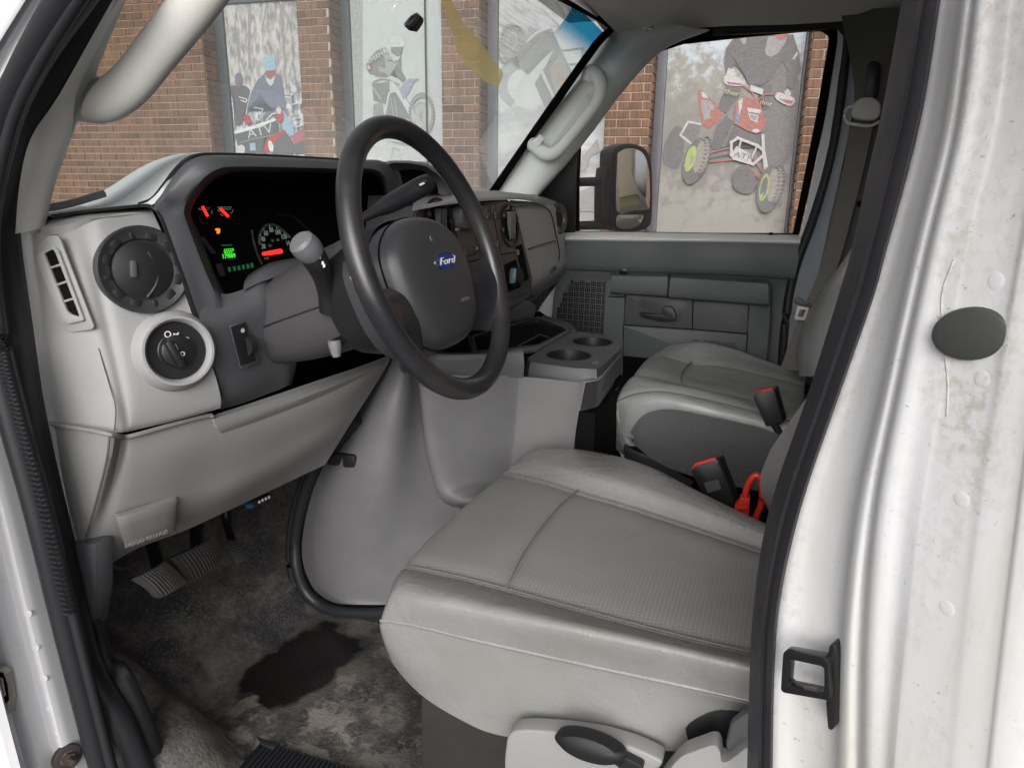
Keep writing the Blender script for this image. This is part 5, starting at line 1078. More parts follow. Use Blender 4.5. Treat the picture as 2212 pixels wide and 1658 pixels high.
# display binnacle in the middle of the dash top
mbz = loft('centre_binnacle', [LXs([(838, 352, -.78), (845, 347, -.80), (925, 353, -.80), (975, 395, -.78), (985, 425, -.74)]), LXs([(840, 354, -.655), (850, 349, -.65), (922, 356, -.65), (968, 396, -.65), (975, 428, -.65)]), LXs([(846, 360, -.65), (854, 356, -.648), (918, 362, -.648), (957, 398, -.648), (962, 424, -.648)]), LXs([(862, 372, -.66), (866, 368, -.66), (915, 370, -.66), (942, 398, -.66), (946, 418, -.66)])], M['dark'], da, nu=2, nv=2)
prism('display', [P(u, v, x=-.668) for u, v in ((846, 352), (922, 358), (970, 420), (868, 440))], (-.004, 0, 0), M['void'], mbz)
loft('binnacle_skirt', [LXs([(842, 360, -.655), (858, 410, -.655), (870, 440, -.66)]), LXs([(864, 374, -.655), (872, 408, -.655), (880, 440, -.66)])], M['dark'], mbz, nu=2, nv=1)
prism('binnacle_base', LXs([(858, 424, -.66), (965, 420, -.66), (1000, 440, -.64), (900, 520, -.66), (850, 520, -.66)]), (-.06, 0, 0), M['dark'], mbz)
# passenger side of the dash: top shelf, glovebox, end vent
loft('dash_shelf', [LXs([(940, 410, -.95), (1010, 409, -.95), (1070, 411, -.95), (1130, 414, -.95), (1180, 420, -.9)]), LXs([(900, 424, -.68), (1000, 419, -.68), (1070, 417, -.68), (1140, 421, -.68), (1195, 430, -.70)]), LXs([(892, 444, -.60), (980, 430, -.58), (1080, 424, -.58), (1150, 428, -.60), (1205, 443, -.63)]), LXs([(890, 456, -.58), (980, 440, -.565), (1085, 432, -.565), (1150, 436, -.585), (1212, 462, -.62)])], mat('dash shelf grey', (.26, .26, .258), .5, .3, 600, .4), da, nu=4, nv=3)
gb = loft('glovebox', [LXs([(1100, 432, -.60), (1150, 436, -.60), (1186, 441, -.605), (1203, 452, -.62), (1214, 470, -.66)]), LXs([(1108, 452, -.585), (1150, 456, -.59), (1190, 462, -.60), (1208, 475, -.615), (1220, 490, -.66)]), LXs([(1118, 500, -.585), (1160, 500, -.59), (1198, 505, -.60), (1216, 512, -.615), (1226, 525, -.66)]), LXs([(1134, 570, -.585), (1170, 562, -.59), (1205, 552, -.60), (1222, 550, -.615), (1229, 560, -.66)]), LXs([(1146, 618, -.59), (1180, 600, -.595), (1212, 580, -.605), (1226, 572, -.62), (1230, 575, -.66)]), LXs([(1150, 640, -.64), (1185, 622, -.645), (1214, 600, -.65), (1226, 582, -.66), (1229, 580, -.68)])], mat('glovebox grey', (.46, .46, .455), .5, .3, 600, .4, var=.08), da, nu=3, nv=4)
tube('glovebox_seam', LXs([(1113, 446, -.58), (1150, 444, -.585), (1180, 450, -.592), (1191, 466, -.592), (1200, 505, -.594), (1208, 545, -.596), (1206, 566, -.60)]), .0016, M['black'], gb, seg=6)
tube('glovebox_groove', LXs([(1141, 538, -.579), (1170, 528, -.584), (1199, 520, -.592)]), .0016, M['dark2'], gb, seg=6)
oo = P(1195, 582, x=-.594); text('lettering', 'E-SERIES', oo, P(1208, 573, x=-.597)-P(1184, 590, x=-.59), ZU, .020, M['dark'], gb, ext=.001, xs=.8)
ev = lathe('end_vent', P(1204, 473, x=-.61), (1, -.35, .1), [(.036, -.004), (.037, .006), (.033, .007), (.027, .003), (.024, -.004), (0, -.004)], M['dark2'], da, seg=28, sx=1.15)
lathe('vent_flap', P(1204, 473, x=-.606), (1, -.35, .1), [(.022, 0), (.018, .004), (0, .005)], M['black'], ev, seg=20)
# centre stack: bezel with radio, vents, controls
KN = V((1, -.06, .12)).normalized(); K0 = P(1060, 540, x=-.565)
def KP(u, v, off=0): return PP(u, v, K0+KN*off, KN)
so_ = prism('stack_surround', rounded([KP(u, v, -.004) for u, v in ((886, 470), (902, 444), (990, 432), (1090, 427), (1112, 440), (1150, 600), (1148, 640), (1100, 668), (900, 690))], .01), -KN*.06, M['dark'], da, b=.006, seg=3)
stk = prism('stack_bezel', rounded([KP(u, v, -.003) for u, v in ((893, 462), (904, 449), (1000, 440), (1087, 434), (1107, 446), (1144, 606), (1138, 632), (1090, 648), (900, 668))], .008), KN*.004, M['dark2'], da, b=.0015)
for c, m_ in (((947, 492), .052), ((1099, 487), .046)):
    q_ = KP(*c, .001); vv = lathe('round_vent', q_, KN, [(m_, 0), (m_, .003), (m_-.003, .004), (m_-.008, .001), (m_-.013, -.002), (0, -.002)], M['black'], stk, seg=36)
    lathe('vent_opening', q_+KN*.0005, KN, [(m_-.013, 0), (m_-.016, .004), (0, .001)], M['void'], vv, seg=28)
    for k in (-1, 0, 1): box('vent_fin', q_+V((.004, k*.012, 0)), (V((1, .3, 0)), V((-.3, 1, 0)), V((0, 0, 1))), (.012, .002, m_*1.25), M['black'], vv)
    for k in range(8):
        an_ = k*math.pi/4+.2; d_ = V((0, math.cos(an_), math.sin(an_))); box('vent_notch', q_+d_*(m_-.008)+KN*.002, (d_, d_.cross(KN), KN), (.007, .009, .004), M['dark'], vv, b=.001)
lathe('radio_knob', KP(992, 470, .001), KN, [(.024, 0), (.023, .014), (.020, .017), (0, .017)], M['mid'], stk, seg=28)
lathe('radio_knob', KP(1108, 598, .001), KN, [(.022, -.001), (.021, .004), (.0175, .004), (.016, .018), (0, .019)], M['black'], stk, seg=28)
box('knob_grip', KP(1108, 596, .022), (V((0, .25, 1)), V((0, 1, -.25)), KN), (.032, .009, .014), mat('blue grey knob', (.06, .10, .13), .35), stk, b=.003)
prism('knob_pocket', rounded([KP(u, v, .001) for u, v in ((1088, 572), (1114, 560), (1124, 620), (1094, 632))], .005), KN*.001, M['void'], stk)
for u, v, w_, h_ in ((1052, 457, .022, .014), (1066, 452, .018, .016), (1055, 467, .018, .012), (1071, 465, .014, .016), (1021, 540, .072, .018), (1077, 527, .016, .016)): box('radio_button', KP(u, v, .0025), (V((0, 1, .02)), V((0, -.02, 1)), KN), (w_, h_, .004), M['dark'], stk, b=.0015)
for a, b_ in (((972, 446), (1000, 580)), ((1060, 440), (1080, 545)), ((1000, 568), (1090, 548)), ((1090, 548), (1120, 545)), ((955, 450), (1046, 442))): tube('stack_groove', [KP(*a, .0008), KP(*b_, .0008)], .0012, M['void'], stk, seg=5, n=1)
prism('stack_socket', [KP(u, v, .001) for u, v in ((1113, 533), (1126, 527), (1142, 603), (1130, 608))], KN*.001, M['void'], stk)
lathe('socket_dot', KP(1118, 545, .003), KN, [(.006, 0), (.006, .001), (.004, .001), (.004, 0)], mat('copper print', (.4, .25, .2), .5), stk, seg=12)
for u, v, s_ in ((988, 496, 'PUSH'), (1016, 540, '1'), (1030, 536, '2')): text('lettering', s_, KP(u, v, .005), V((0, 1, .03)), ZU, .007, mat('grey print', (.35, .35, .35), .6), stk)
prism('stack_lip', LXs([(1095, 672, -.57), (1145, 648, -.57), (1162, 660, -.56), (1155, 690, -.56), (1100, 700, -.57), (985, 720, -.58), (985, 690, -.58)]), (-.10, 0, 0), M['mid'], da, b=.008, seg=3)
prism('dash_underside', LXs([(1150, 650, -.64), (1226, 585, -.66), (1222, 640, -.72), (1180, 720, -.78), (1120, 720, -.78)]), (-.1, 0, 0), M['mid'], da, b=.004)
box('dash_core', (-.93, 1.27, 1.30), WAX, (.18, 1.32, .24), M['void'], da)
# knee panel below
knee = loft('knee_panel', [
    [P(98, 917, y=.568), P(118, 1000, y=.565), P(138, 1100, y=.565), P(155, 1180, y=.566), P(168, 1240, y=.57)],
    [P(135, 924, y=.566), P(145, 1000, y=.562), P(155, 1100, y=.562), P(164, 1170, y=.564), P(175, 1236, y=.57)],
    [P(236, 940, y=.572), P(228, 1000, y=.566), P(205, 1090, y=.564), P(180, 1170, y=.565), P(185, 1225, y=.57)],
    [P(262, 946, x=-.745), P(252, 1000, x=-.748), P(230, 1090, x=-.765), P(208, 1170, x=-.785), P(208, 1222, x=-.81)],
    [P(290, 942, x=-.735), P(280, 1000, x=-.735), P(262, 1090, x=-.752), P(244, 1165, x=-.775), P(238, 1217, x=-.81)],
    [P(372, 920, x=-.722), P(362, 985, x=-.718), P(345, 1070, x=-.735), P(330, 1125, x=-.755), P(300, 1182, x=-.80)],
    [P(455, 898, x=-.71), P(450, 960, x=-.705), P(430, 1040, x=-.72), P(412, 1095, x=-.74), P(392, 1148, x=-.79)],
    [P(560, 864, x=-.70), P(550, 925, x=-.69), P(530, 1000, x=-.70), P(508, 1058, x=-.715), P(480, 1108, x=-.76)],
    [P(690, 820, x=-.685), P(680, 870, x=-.672), P(650, 940, x=-.682), P(620, 1000, x=-.695), P(590, 1056, x=-.74)],
    [P(780, 790, x=-.675), P(770, 830, x=-.66), P(738, 890, x=-.67), P(705, 950, x=-.682), P(670, 1018, x=-.72)],
    [P(838, 768, x=-.672), P(838, 785, x=-.66), P(800, 848, x=-.67), P(755, 918, x=-.68), P(702, 1003, x=-.71)]], mat('knee panel grey', (.192, .192, .188), .5, .35, 500, .4, var=.07, vscale=9), da, nu=4, nv=4, thick=.006, out=V((.7, -.7, 0)))
KE = [(98, 915, .566), (180, 926, .566), (240, 938, .571)]
tube('knee_panel_lip', [P(u, v, y=y) for u, v, y in KE]+[P(u, v, x=x) for u, v, x in ((266, 943, -.742), (290, 940, -.732), (372, 917, -.72), (450, 897, -.708), (458, 902, -.705))], .0032, knee.data.materials[0], knee, seg=8)
tube('panel_seam', [P(236, 944, y=.5655), P(229, 1000, y=.560), P(206, 1090, y=.558), P(183, 1165, y=.559), P(174, 1200, y=.561)], .0013, M['dark'], knee, seg=6)
prism('panel_edge', [P(u, v, y=.562) for u, v in ((98, 918), (112, 921), (176, 1236), (167, 1241))], (0, .004, 0), M['trim'], knee, b=.001)
tube('seam', [P(213, 752, y=.586), P(238, 838, y=.5865), P(250, 880, y=.586), P(247, 930, y=.584)], .0007, M['dark'], end, seg=5)
prism('dash_filler', LXs([(280, 444, -.76), (350, 440, -.76), (420, 560, -.76), (500, 840, -.76), (440, 860, -.76), (330, 560, -.76)]), (-.02, 0, 0), M['void'], da)
loft('step_band', [[P(462, 904, x=-.702), P(470, 926, x=-.698), P(482, 938, x=-.702)], [P(560, 872, x=-.69), P(562, 892, x=-.684), P(566, 906, x=-.689)], [P(700, 826, x=-.674), P(700, 842, x=-.666), P(702, 856, x=-.672)], [P(832, 778, x=-.664), P(826, 790, x=-.657), P(818, 812, x=-.664)]], knee.data.materials[0], knee, nu=2, nv=3, thick=.006, out=V((1, -.3, 0)))
loft('fuse_cover', [[P(u, v, x=x) for u, v, x in ((248, 1108, -.758), (262, 1106, -.75), (330, 1085, -.738), (378, 1070, -.733), (388, 1075, -.733))], [P(u, v, x=x) for u, v, x in ((250, 1122, -.757), (262, 1124, -.742), (330, 1104, -.73), (376, 1090, -.727), (384, 1090, -.732))], [P(u, v, x=x) for u, v, x in ((268, 1185, -.79), (278, 1180, -.77), (330, 1160, -.752), (372, 1146, -.748), (380, 1145, -.76))]], knee.data.materials[0], knee, nu=3, nv=3)
fo = PP(318, 1163, P(320, 1140, x=-.745)+V((.012, -.012, 0)), V((.7, -.7, 0))); text('lettering', 'HOOD RELEASE', fo, P(345, 1152, x=-.752)-P(300, 1168, x=-.758), ZU, .008, knee.data.materials[0], knee)
# diagnostic socket and wires under the dash
ob = prism('diagnostic_socket', [P(u, v, x=-.78) for u, v in ((550, 1082), (585, 1066), (588, 1078), (556, 1094))], (-.02, 0, 0), M['black'], da, b=.002)
for k in range(4): box('socket_pin', P(560+7*k, 1083-3.4*k, x=-.779), WAX, (.002, .003, .004), M['glyph'], ob)
prism('blue_connector', [P(u, v, x=-.79) for u, v in ((538, 1090), (545, 1086), (550, 1094), (542, 1098))], (-.01, 0, 0), mat('blue connector', (.02, .09, .2), .4), da)
for ps in (((500, 1095), (512, 1102), (524, 1098), (534, 1090)), ((360, 1158), (372, 1164), (380, 1158)), ((240, 1222), (262, 1228), (285, 1220), (300, 1212))): tube('wiring', [P(u, v, x=-.80) for u, v in ps], .003, M['black'], da, seg=6)
# hood latch clip at the knee panel corner
hk = prism('panel_latch', rounded([P(u, v, y=1.045) for u, v in ((752, 974), (776, 976), (780, 985), (777, 1002), (754, 1001))], .004), (0, -.02, 0), M['black'], da, b=.003)
prism('latch_arm', [P(u, v, y=1.045) for u, v in ((712, 980), (754, 974), (756, 982), (745, 984), (742, 995), (754, 996), (752, 1002), (716, 1000))], (0, -.012, 0), M['black'], hk, b=.002)
# ------------------------------------------------------------------ steering wheel and column
T_ = rad(20); WC = P(942, 560, y=.85); WNn = V((math.cos(T_), 0, math.sin(T_))); WY = V((0, 1, 0)); WU = V((-math.sin(T_), 0, math.cos(T_)))
def WL(a, b_, c=0): return WC+WY*a+WU*b_+WNn*c
sw_ = thing('steering_wheel', 'worn black steering wheel with a blue oval badge on its hub', 'steering wheel', WC)
RW = .1765
bm = bmesh.new(); add_tube(bm, [WL(RW*math.cos(2*math.pi*k/48), RW*math.sin(2*math.pi*k/48)) for k in range(48)], 0.0143, seg=16, n=2, closed=True, up=WNn)
rim = finish(bm, 'rim', M['wheel'], sw_)
# finger scallops under the rim
# spokes: broad plates either side, dished towards the hub
for s in (1, -1):
    loft('spoke', [[WL(s*.060, -.006, -.022), WL(s*.060, -.035, -.010), WL(s*.060, -.075, -.010), WL(s*.056, -.104, -.024)],
        [WL(s*.100, -.019, -.020), WL(s*.100, -.040, -.006), WL(s*.100, -.078, -.006), WL(s*.092, -.110, -.022)],
        [WL(s*.135, -.020, -.016), WL(s*.135, -.042, -.002), WL(s*.132, -.080, -.002), WL(s*.115, -.116, -.016)],
        [WL(s*.158, -.010, -.008), WL(s*.160, -.042, .006), WL(s*.150, -.084, .006), WL(s*.130, -.118, -.006)],
        [WL(s*.176, .004, .0), WL(s*.174, -.042, .011), WL(s*.160, -.086, .011), WL(s*.138, -.112, .002)]], M['wheel'], sw_, nu=5, nv=4, thick=.016, out=WNn)
# hub cover: rounded pad standing proud of the spokes
def supe(hw, ht, hb, c, n=36, ex=2.8, dy=-.002):
    c = c-.020 if c > -.04 else c-.03
    out = []
    for k in range(n):
        a = 2*math.pi*k/n; ca, sa = math.cos(a), math.sin(a); e_ = 2.1 if sa > 0 else 3.2; r = (abs(ca)**e_+abs(sa)**e_)**(-1/e_)
        x, y = r*ca*hw, r*sa*(ht if sa > 0 else hb)
        if sa < 0: x *= 1-.10*(-y/hb)**2
        out.append(WL(x, y+dy, c))
    return out
hub = loft('hub_cover', [supe(.102, .060, .112, -.05), supe(.104, .064, .115, -.02), supe(.102, .065, .114, .000), supe(.096, .061, .108, .013), supe(.084, .051, .094, .023), supe(.05, .034, .05, .029), supe(.01, .008, .01, .0302), supe(.0004, .0003, .0004, .0302)], mat('hub urethane', (.040, .041, .044), .42, .35, 420, .5, var_col=(.062, .054, .052), vscale=6, vlo=.5, vhi=.8), sw_, nu=1, nv=3, cu=True)
tube('hub_seam', supe(.1032, .0656, .1148, -.002)[::2], .0012, M['void'], hub, seg=5, n=2, closed=True)
loft('hub_back', [supe(.085, .06, .09, -.10), supe(.098, .066, .103, -.055), supe(.102, .069, .106, -.02)], M['black'], sw_, nu=1, nv=2, cu=True)
# badge
bd = WL(.028, .026, .0275); BU = (WU+WNn*.12).normalized(); BNn = WY.cross(BU).normalized(); BNn = BNn if BNn.dot(WNn) > 0 else -BNn
bd = WL(.004, -.006, .0094)
bg_ = lathe('badge', bd, BNn, [(.0300, -.004), (.0300, .0015), (.0286, .0022), (.0276, .0016), (0, .0018)], M['chrome'], hub, seg=36, xd=WY, sx=1.0, sy=.40)
lathe('badge_field', bd+BNn*.0019, BNn, [(.0276, 0), (.0268, .0006), (0, .0007)], mat('blue enamel', (.02, .045, .20), .25, coat=.5), bg_, seg=36, xd=WY, sx=1.0, sy=.385)
text('lettering', 'Ford', bd+BNn*.0032, WY, BU, 0.0135, mat('silver lettering', (.75, .76, .78), .35), bg_, ext=.0003, shear=.35, xs=1.75)
text('lettering', 'AIRBAG', WL(.030, -.062, .0084), WY, WU, .0085, M['mid'], hub, ext=.0004)
text('lettering', 'L .', WL(-.012, .026, .0095), WY, WU, .009, mat('worn print', (.3, .3, .3), .6), hub, ext=.0002)
# column shroud
cs = thing('steering_column', 'dark grey steering column shroud with two stalks behind the wheel', 'steering column', WC-WNn*.2)
def sect(s, hy, hu, hd, ex=3.5, n=28):
    out = []
    for k in range(n):
        a = 2*math.pi*k/n; ca, sa = math.cos(a), math.sin(a); r = (abs(ca)**ex+abs(sa)**ex)**(-1/ex)
        out.append(WL(r*ca*hy, r*sa*(hu if sa > 0 else hd), -s))
    return out
shr = loft('shroud', [sect(.085, .060, .060, .066), sect(.095, .070, .066, .074), sect(.15, .074, .062, .080), sect(.22, .074, .052, .078), sect(.30, .066, .038, .066), sect(.36, .055, .03, .055)], mat('shroud grey', (.052, .051, .054), .5, .3, 600, .4, var=.12), cs, nu=1, nv=3, cu=True, cap=True)
tube('shroud_seam', [WL(-.0745, -.012, -.10), WL(-.0755, -.012, -.2), WL(-.072, -.012, -.27)], .0012, M['black'], shr, seg=5, n=2)
loft('column_collar', [sect(.05, .066, .066, .066, 2), sect(.09, .066, .066, .066, 2), sect(.1, .06, .06, .06, 2)], M['black'], cs, nu=1, nv=1, cu=True)
# turn signal stalk on the left
sk = [(714, 668, .775), (706, 632, .765), (697, 598, .752), (684, 566, .738), (668, 542, .727)]
stl = tube('turn_signal_stalk', [P(u, v, y=y) for u, v, y in sk], [.015, .012, .0125, .0155, .015], M['black'], cs, seg=14, n=5)
ka, kb_ = P(672, 545, y=.729), P(651, 524, y=.716); kd = (kb_-ka).normalized()
lathe('stalk_knob', ka, kd, [(.0155, -.004), (.0175, .002), (.0180, .012), (.0165, .020), (.0125, .0235), (0, .0245)], mat('grey knob', (.13, .13, .138), .5), stl, seg=24)
prism('stalk_boot', rounded([P(u, v, y=.772) for u, v in ((694, 640), (722, 612), (736, 660), (706, 680))], .006), (0, -.006, 0), M['void'], cs, b=.002)
for u, v in ((690, 556), (697, 568), (700, 574)): box('stalk_mark', P(u, v, y=.727), (V((1, 0, .3)), WY, ZU), (.003, .001, .004), M['glyph'], stl)
# gear lever on the right, its tip seen through the rim
gl_ = [(770, 478, .89), (800, 462, .91), (838, 442, .94), (880, 420, .97), (912, 402, .99), (928, 393, 1.0)]
gv = tube('gear_lever', [P(u, v, y=y) for u, v, y in gl_], [.008, .009, .0155, .0175, .0175, .0150], M['rubber'], cs, seg=14, n=5, flat=.85)
prism('gear_button', [P(u, v, y=.972) for u, v in ((897, 398), (920, 388), (924, 394), (902, 404))], (0, -.004, 0), M['black'], gv, b=.001)
prism('gear_button_print', [P(u, v, y=.967) for u, v in ((905, 398), (915, 394), (918, 397), (908, 402))], (0, -.001, 0), M['glyph'], gv)
tl = tube('tilt_lever', [P(u, v, y=.775) for u, v in ((722, 735), (724, 750), (727, 770))], [.009, .0085, .0055], mat('grey lever', (.16, .16, .165), .5), cs, seg=12, n=3)
prism('tilt_slot', rounded([P(u, v, y=.778) for u, v in ((708, 738), (728, 728), (752, 718), (758, 728), (738, 742), (714, 746))], .004), (0, -.001, 0), M['void'], cs)
# ------------------------------------------------------------------ engine cover with tray, cup holders and pocket
ec = thing('engine_cover', 'grey engine cover console with two cup holders and a dark storage tray', 'console', (-.6, 1.3, ZF))
loft('cover_side', [
    [P(u, v, y=y) for u, v, y in ((842, 772, 1.12), (786, 870, 1.09), (698, 1005, 1.06), (662, 1110, 1.05), (652, 1200, 1.045), (672, 1262, 1.04), (700, 1290, 1.035), (725, 1302, 1.03))],
    [P(u, v, y=y) for u, v, y in ((858, 775, 1.10), (815, 870, 1.06), (740, 1005, 1.03), (705, 1110, 1.02), (695, 1200, 1.015), (705, 1262, 1.012), (728, 1292, 1.01), (750, 1304, 1.01))],
    [P(u, v, y=y) for u, v, y in ((880, 780, 1.10), (868, 870, 1.07), (835, 1005, 1.04), (805, 1110, 1.03), (790, 1200, 1.025), (785, 1262, 1.02), (790, 1294, 1.02), (800, 1305, 1.02))],
    [P(u, v, y=y) for u, v, y in ((910, 785, 1.15), (915, 870, 1.14), (905, 1005, 1.10), (900, 1110, 1.08), (890, 1200, 1.06), (885, 1262, 1.05), (880, 1294, 1.045), (880, 1305, 1.045))],
    [P(u, v, y=y) for u, v, y in ((1000, 790, 1.22), (1000, 870, 1.21), (1010, 1005, 1.18), (1020, 1110, 1.15), (1020, 1200, 1.12), (1020, 1262, 1.1), (1020, 1294, 1.09), (1020, 1305, 1.09))]], M['cover'], ec, nu=4, nv=4)
ph = [(770, 905), (712, 975), (680, 1010), (652, 1085), (638, 1165), (641, 1228), (660, 1277), (695, 1308), (740, 1320), (800, 1322), (900, 1318)]
tube('cover_seal', [P(u, v, y=1.045) for u, v in ph[:5]]+[P(u, v, y=1.035) for u, v in ph[5:8]]+[P(u, v, y=1.03) for u, v in ph[8:]], .0115, M['rubber'], ec, seg=10, n=5)
tube('cover_seal', [P(u-11 if v < 1280 else u-4, v+(5 if v > 1220 else 0)+(5 if v > 1290 else 0), y=1.05) for u, v in ph[1:]], .0095, M['rubber'], ec, seg=10, n=5)
M['body'] = mat('cup holder body plastic', (.145, .142, .144), .5, .35, 500, .38, var=.08, vscale=7)
M['seamd'] = mat('dark seam gap', (.03, .03, .032), .7)
# pocket bulge
pk = loft('pocket', [
    [P(u, v, y=1.20) for u, v in ((896, 808), (908, 930), (922, 1030), (938, 1082), (965, 1100), (1000, 1102), (1080, 1102))],
    [P(u, v, y=1.125) for u, v in ((900, 808), (912, 930), (928, 1025), (945, 1075), (968, 1090), (1000, 1094), (1080, 1094))],
    [P(u, v, y=1.110) for u, v in ((915, 808), (928, 930), (944, 1015), (960, 1058), (980, 1070), (1005, 1078), (1080, 1078))],
    [P(u, v, y=1.150) for u, v in ((1000, 810), (1005, 930), (1012, 1000), (1020, 1035), (1035, 1048), (1050, 1056), (1085, 1060))],
    [P(u, v, y=1.20) for u, v in ((1108, 812), (1100, 930), (1092, 1000), (1090, 1030), (1090, 1045), (1090, 1055), (1095, 1065))],
    [P(u, v, y=1.205) for u, v in ((1120, 813), (1112, 930), (1104, 1000), (1102, 1030), (1102, 1045), (1102, 1055), (1104, 1065))]], M['cover'], ec, nu=4, nv=4)
bx = loft('cup_holder_body', [
    [P(u, v, y=1.205) for u, v in ((1118, 813), (1111, 900), (1103, 1000), (1100, 1080))],
    [P(u, v, y=1.215) for u, v in ((1150, 815), (1143, 900), (1135, 1000), (1130, 1080))],
    [P(u, v, y=1.235) for u, v in ((1240, 824), (1222, 895), (1205, 1000), (1200, 1080))],
    [P(u, v, y=1.245) for u, v in ((1262, 825), (1250, 889), (1240, 960), (1235, 1080))]], M['body'], ec, nu=4, nv=4)
prism('body_rear', [P(1262, 824, y=1.245), P(1294, 822, y=1.25), P(1343, 764, y=1.46), P(1336, 800, y=1.46), P(1312, 868, y=1.46), P(1284, 880, y=1.25), P(1250, 889, y=1.245)], V((-.012, .006, 0)), M['body'], ec, b=.002)
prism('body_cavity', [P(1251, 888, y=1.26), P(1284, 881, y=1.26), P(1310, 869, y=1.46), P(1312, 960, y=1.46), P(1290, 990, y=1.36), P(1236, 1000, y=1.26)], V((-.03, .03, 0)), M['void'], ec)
prism('body_strut', [P(u, v, y=1.42) for u, v in ((1308, 870), (1330, 840), (1320, 900), (1316, 930), (1270, 985), (1262, 970), (1305, 925))], (0, .03, 0), M['cover'], ec, b=.003)
box('red_reflector', P(1296, 918, y=1.44), WAX, (.01, .01, .035), M['red'], ec, b=.002)
tube('pocket_seam', [P(u, v, y=1.14) for u, v in ((897, 808), (909, 930), (924, 1028), (941, 1079), (966, 1095), (1000, 1099))], .002, M['seamd'], pk, seg=6)
# dark top: band, tray, cup holder block
ZT_ = 1.225
band = loft('tray_band', [[P(u, v, y=y) for u, v, y in ((890, 812, 1.16), (925, 814, 1.145), (1000, 813, 1.163), (1080, 815, 1.19), (1130, 817, 1.205))], [P(u, v, y=y) for u, v, y in ((895, 790, 1.16), (930, 790, 1.142), (1000, 788, 1.160), (1080, 787, 1.187), (1132, 785, 1.203))], [P(u, v, y=y) for u, v, y in ((905, 765, 1.165), (932, 764, 1.145), (1005, 766, 1.163), (1085, 762, 1.190), (1130, 754, 1.21))], [P(u, v, y=y) for u, v, y in ((905, 760, 1.18), (930, 759, 1.17), (1005, 761, 1.18), (1085, 756, 1.205), (1140, 745, 1.23))]], M['dark'], ec, nu=3, nv=3)
prism('tray_floor', [P(u, v, z=1.17) for u, v in ((905, 770), (1150, 770), (1240, 722), (1165, 672), (1000, 700), (900, 745))], (0, 0, -.004), M['void'], ec)
to = [P(u, v, z=ZT_) for u, v in ((1020, 762), (1090, 757), (1165, 749), (1200, 732), (1232, 713), (1222, 705), (1162, 682), (1100, 700), (1010, 725))]
ti = [P(u, v, z=ZT_) for u, v in ((1030, 756), (1090, 751), (1160, 743), (1192, 728), (1222, 712), (1214, 706), (1162, 687), (1104, 704), (1024, 726))]
tr = ring_prism('storage_tray', to, ti, (0, 0, -.012), M['dark'], ec, b=.003)
wv = [p+V((0, 0, -.09)) for p in ti]
loft('tray_wall', [ti, wv], M['black'], tr, nu=1, nv=1, cu=True)
sheet('tray_bottom', wv, M['void'], tr)
tube('tray_divider', [P(u, v, z=ZT_-.03) for u, v in ((1030, 770), (1100, 758), (1166, 722), (1216, 738))], .0016, M['mid'], tr, seg=6, n=1)
tube('tray_corner', [P(1163, 688, z=ZT_-.004), P(1163, 688, z=ZT_-.004)+V((0, 0, -.07))], .0016, M['mid'], tr, seg=6, n=1)
# cup holder block with two round wells
blk = [P(u, v, z=ZT_-.004) for u, v in ((1140, 772), (1150, 766), (1196, 738), (1228, 722), (1250, 716), (1300, 724), (1330, 736), (1340, 748), (1337, 756), (1300, 790), (1288, 797), (1240, 795), (1146, 782))]
cb = bmesh.new()
lo = [p+V((0, 0, -.052)) for p in blk]; cen = sum(blk, V())/len(blk)
wide = [cen+(p-cen)*1.045+V((0, 0, -.018)) for p in blk]; wide2 = [p+V((0, 0, -.036)) for p in wide]
a = [[cb.verts.new(p) for p in r] for r in (blk, wide, wide2)]
for A, B in zip(a, a[1:]):
    for i in range(len(A)): cb.faces.new((A[i], A[(i+1) % len(A)], B[(i+1) % len(A)], B[i]))
wells = [(P(1228, 767, z=ZT_-.004), .0445), (P(1279, 738, z=ZT_-.004), .0435)]
# top plate with holes
ring0 = a[0]; hv = []
edges = [cb.edges.get((ring0[i], ring0[(i+1) % len(ring0)])) for i in range(len(ring0))]
for c, r in wells:
    vs_ = [cb.verts.new(c+V((math.cos(2*math.pi*k/28)*r, math.sin(2*math.pi*k/28)*r, 0))) for k in range(28)]
    edges += [cb.edges.new((vs_[i], vs_[(i+1) % 28])) for i in range(28)]; hv.append(vs_)
bmesh.ops.triangle_fill(cb, use_beauty=True, use_dissolve=False, edges=edges)
for f in [f for f in cb.faces if any(all(v in h for v in f.verts) for h in hv)]: cb.faces.remove(f)
chb = finish(cb, 'cup_holder_block', M['dark'], ec, ang=25)
for c, r in wells:
    lathe('cup_well', c, (0, 0, 1), [(r+.003, .0002), (r+.002, .0012), (r, .0008), (r-.002, -.03), (r-.004, -.075), (0, -.075)], M['black'], chb, seg=32)
for (u, v), (u2, v2) in (((1284, 787), (1290, 800)), ((1330, 742), (1336, 752))):
    prism('cup_notch', rounded([P(u-8, v-6, z=ZT_-.002), P(u+8, v-4, z=ZT_-.002), P(u+12, v+6, z=ZT_-.01), P(u-2, v+8, z=ZT_-.01)], .004), (0, 0, .003), M['mid'], chb, b=.001)
prism('tray_ledge', [P(u, v, z=ZT_-.006) for u, v in ((1205, 730), (1236, 712), (1210, 700), (1166, 684), (1175, 680), (1230, 696), (1246, 712), (1235, 724))], (0, 0, -.05), M['dark'], ec, b=.003)
box('cover_core', (-.52, 1.40, .93), WAX, (.42, .30, .42), M['void'], ec)
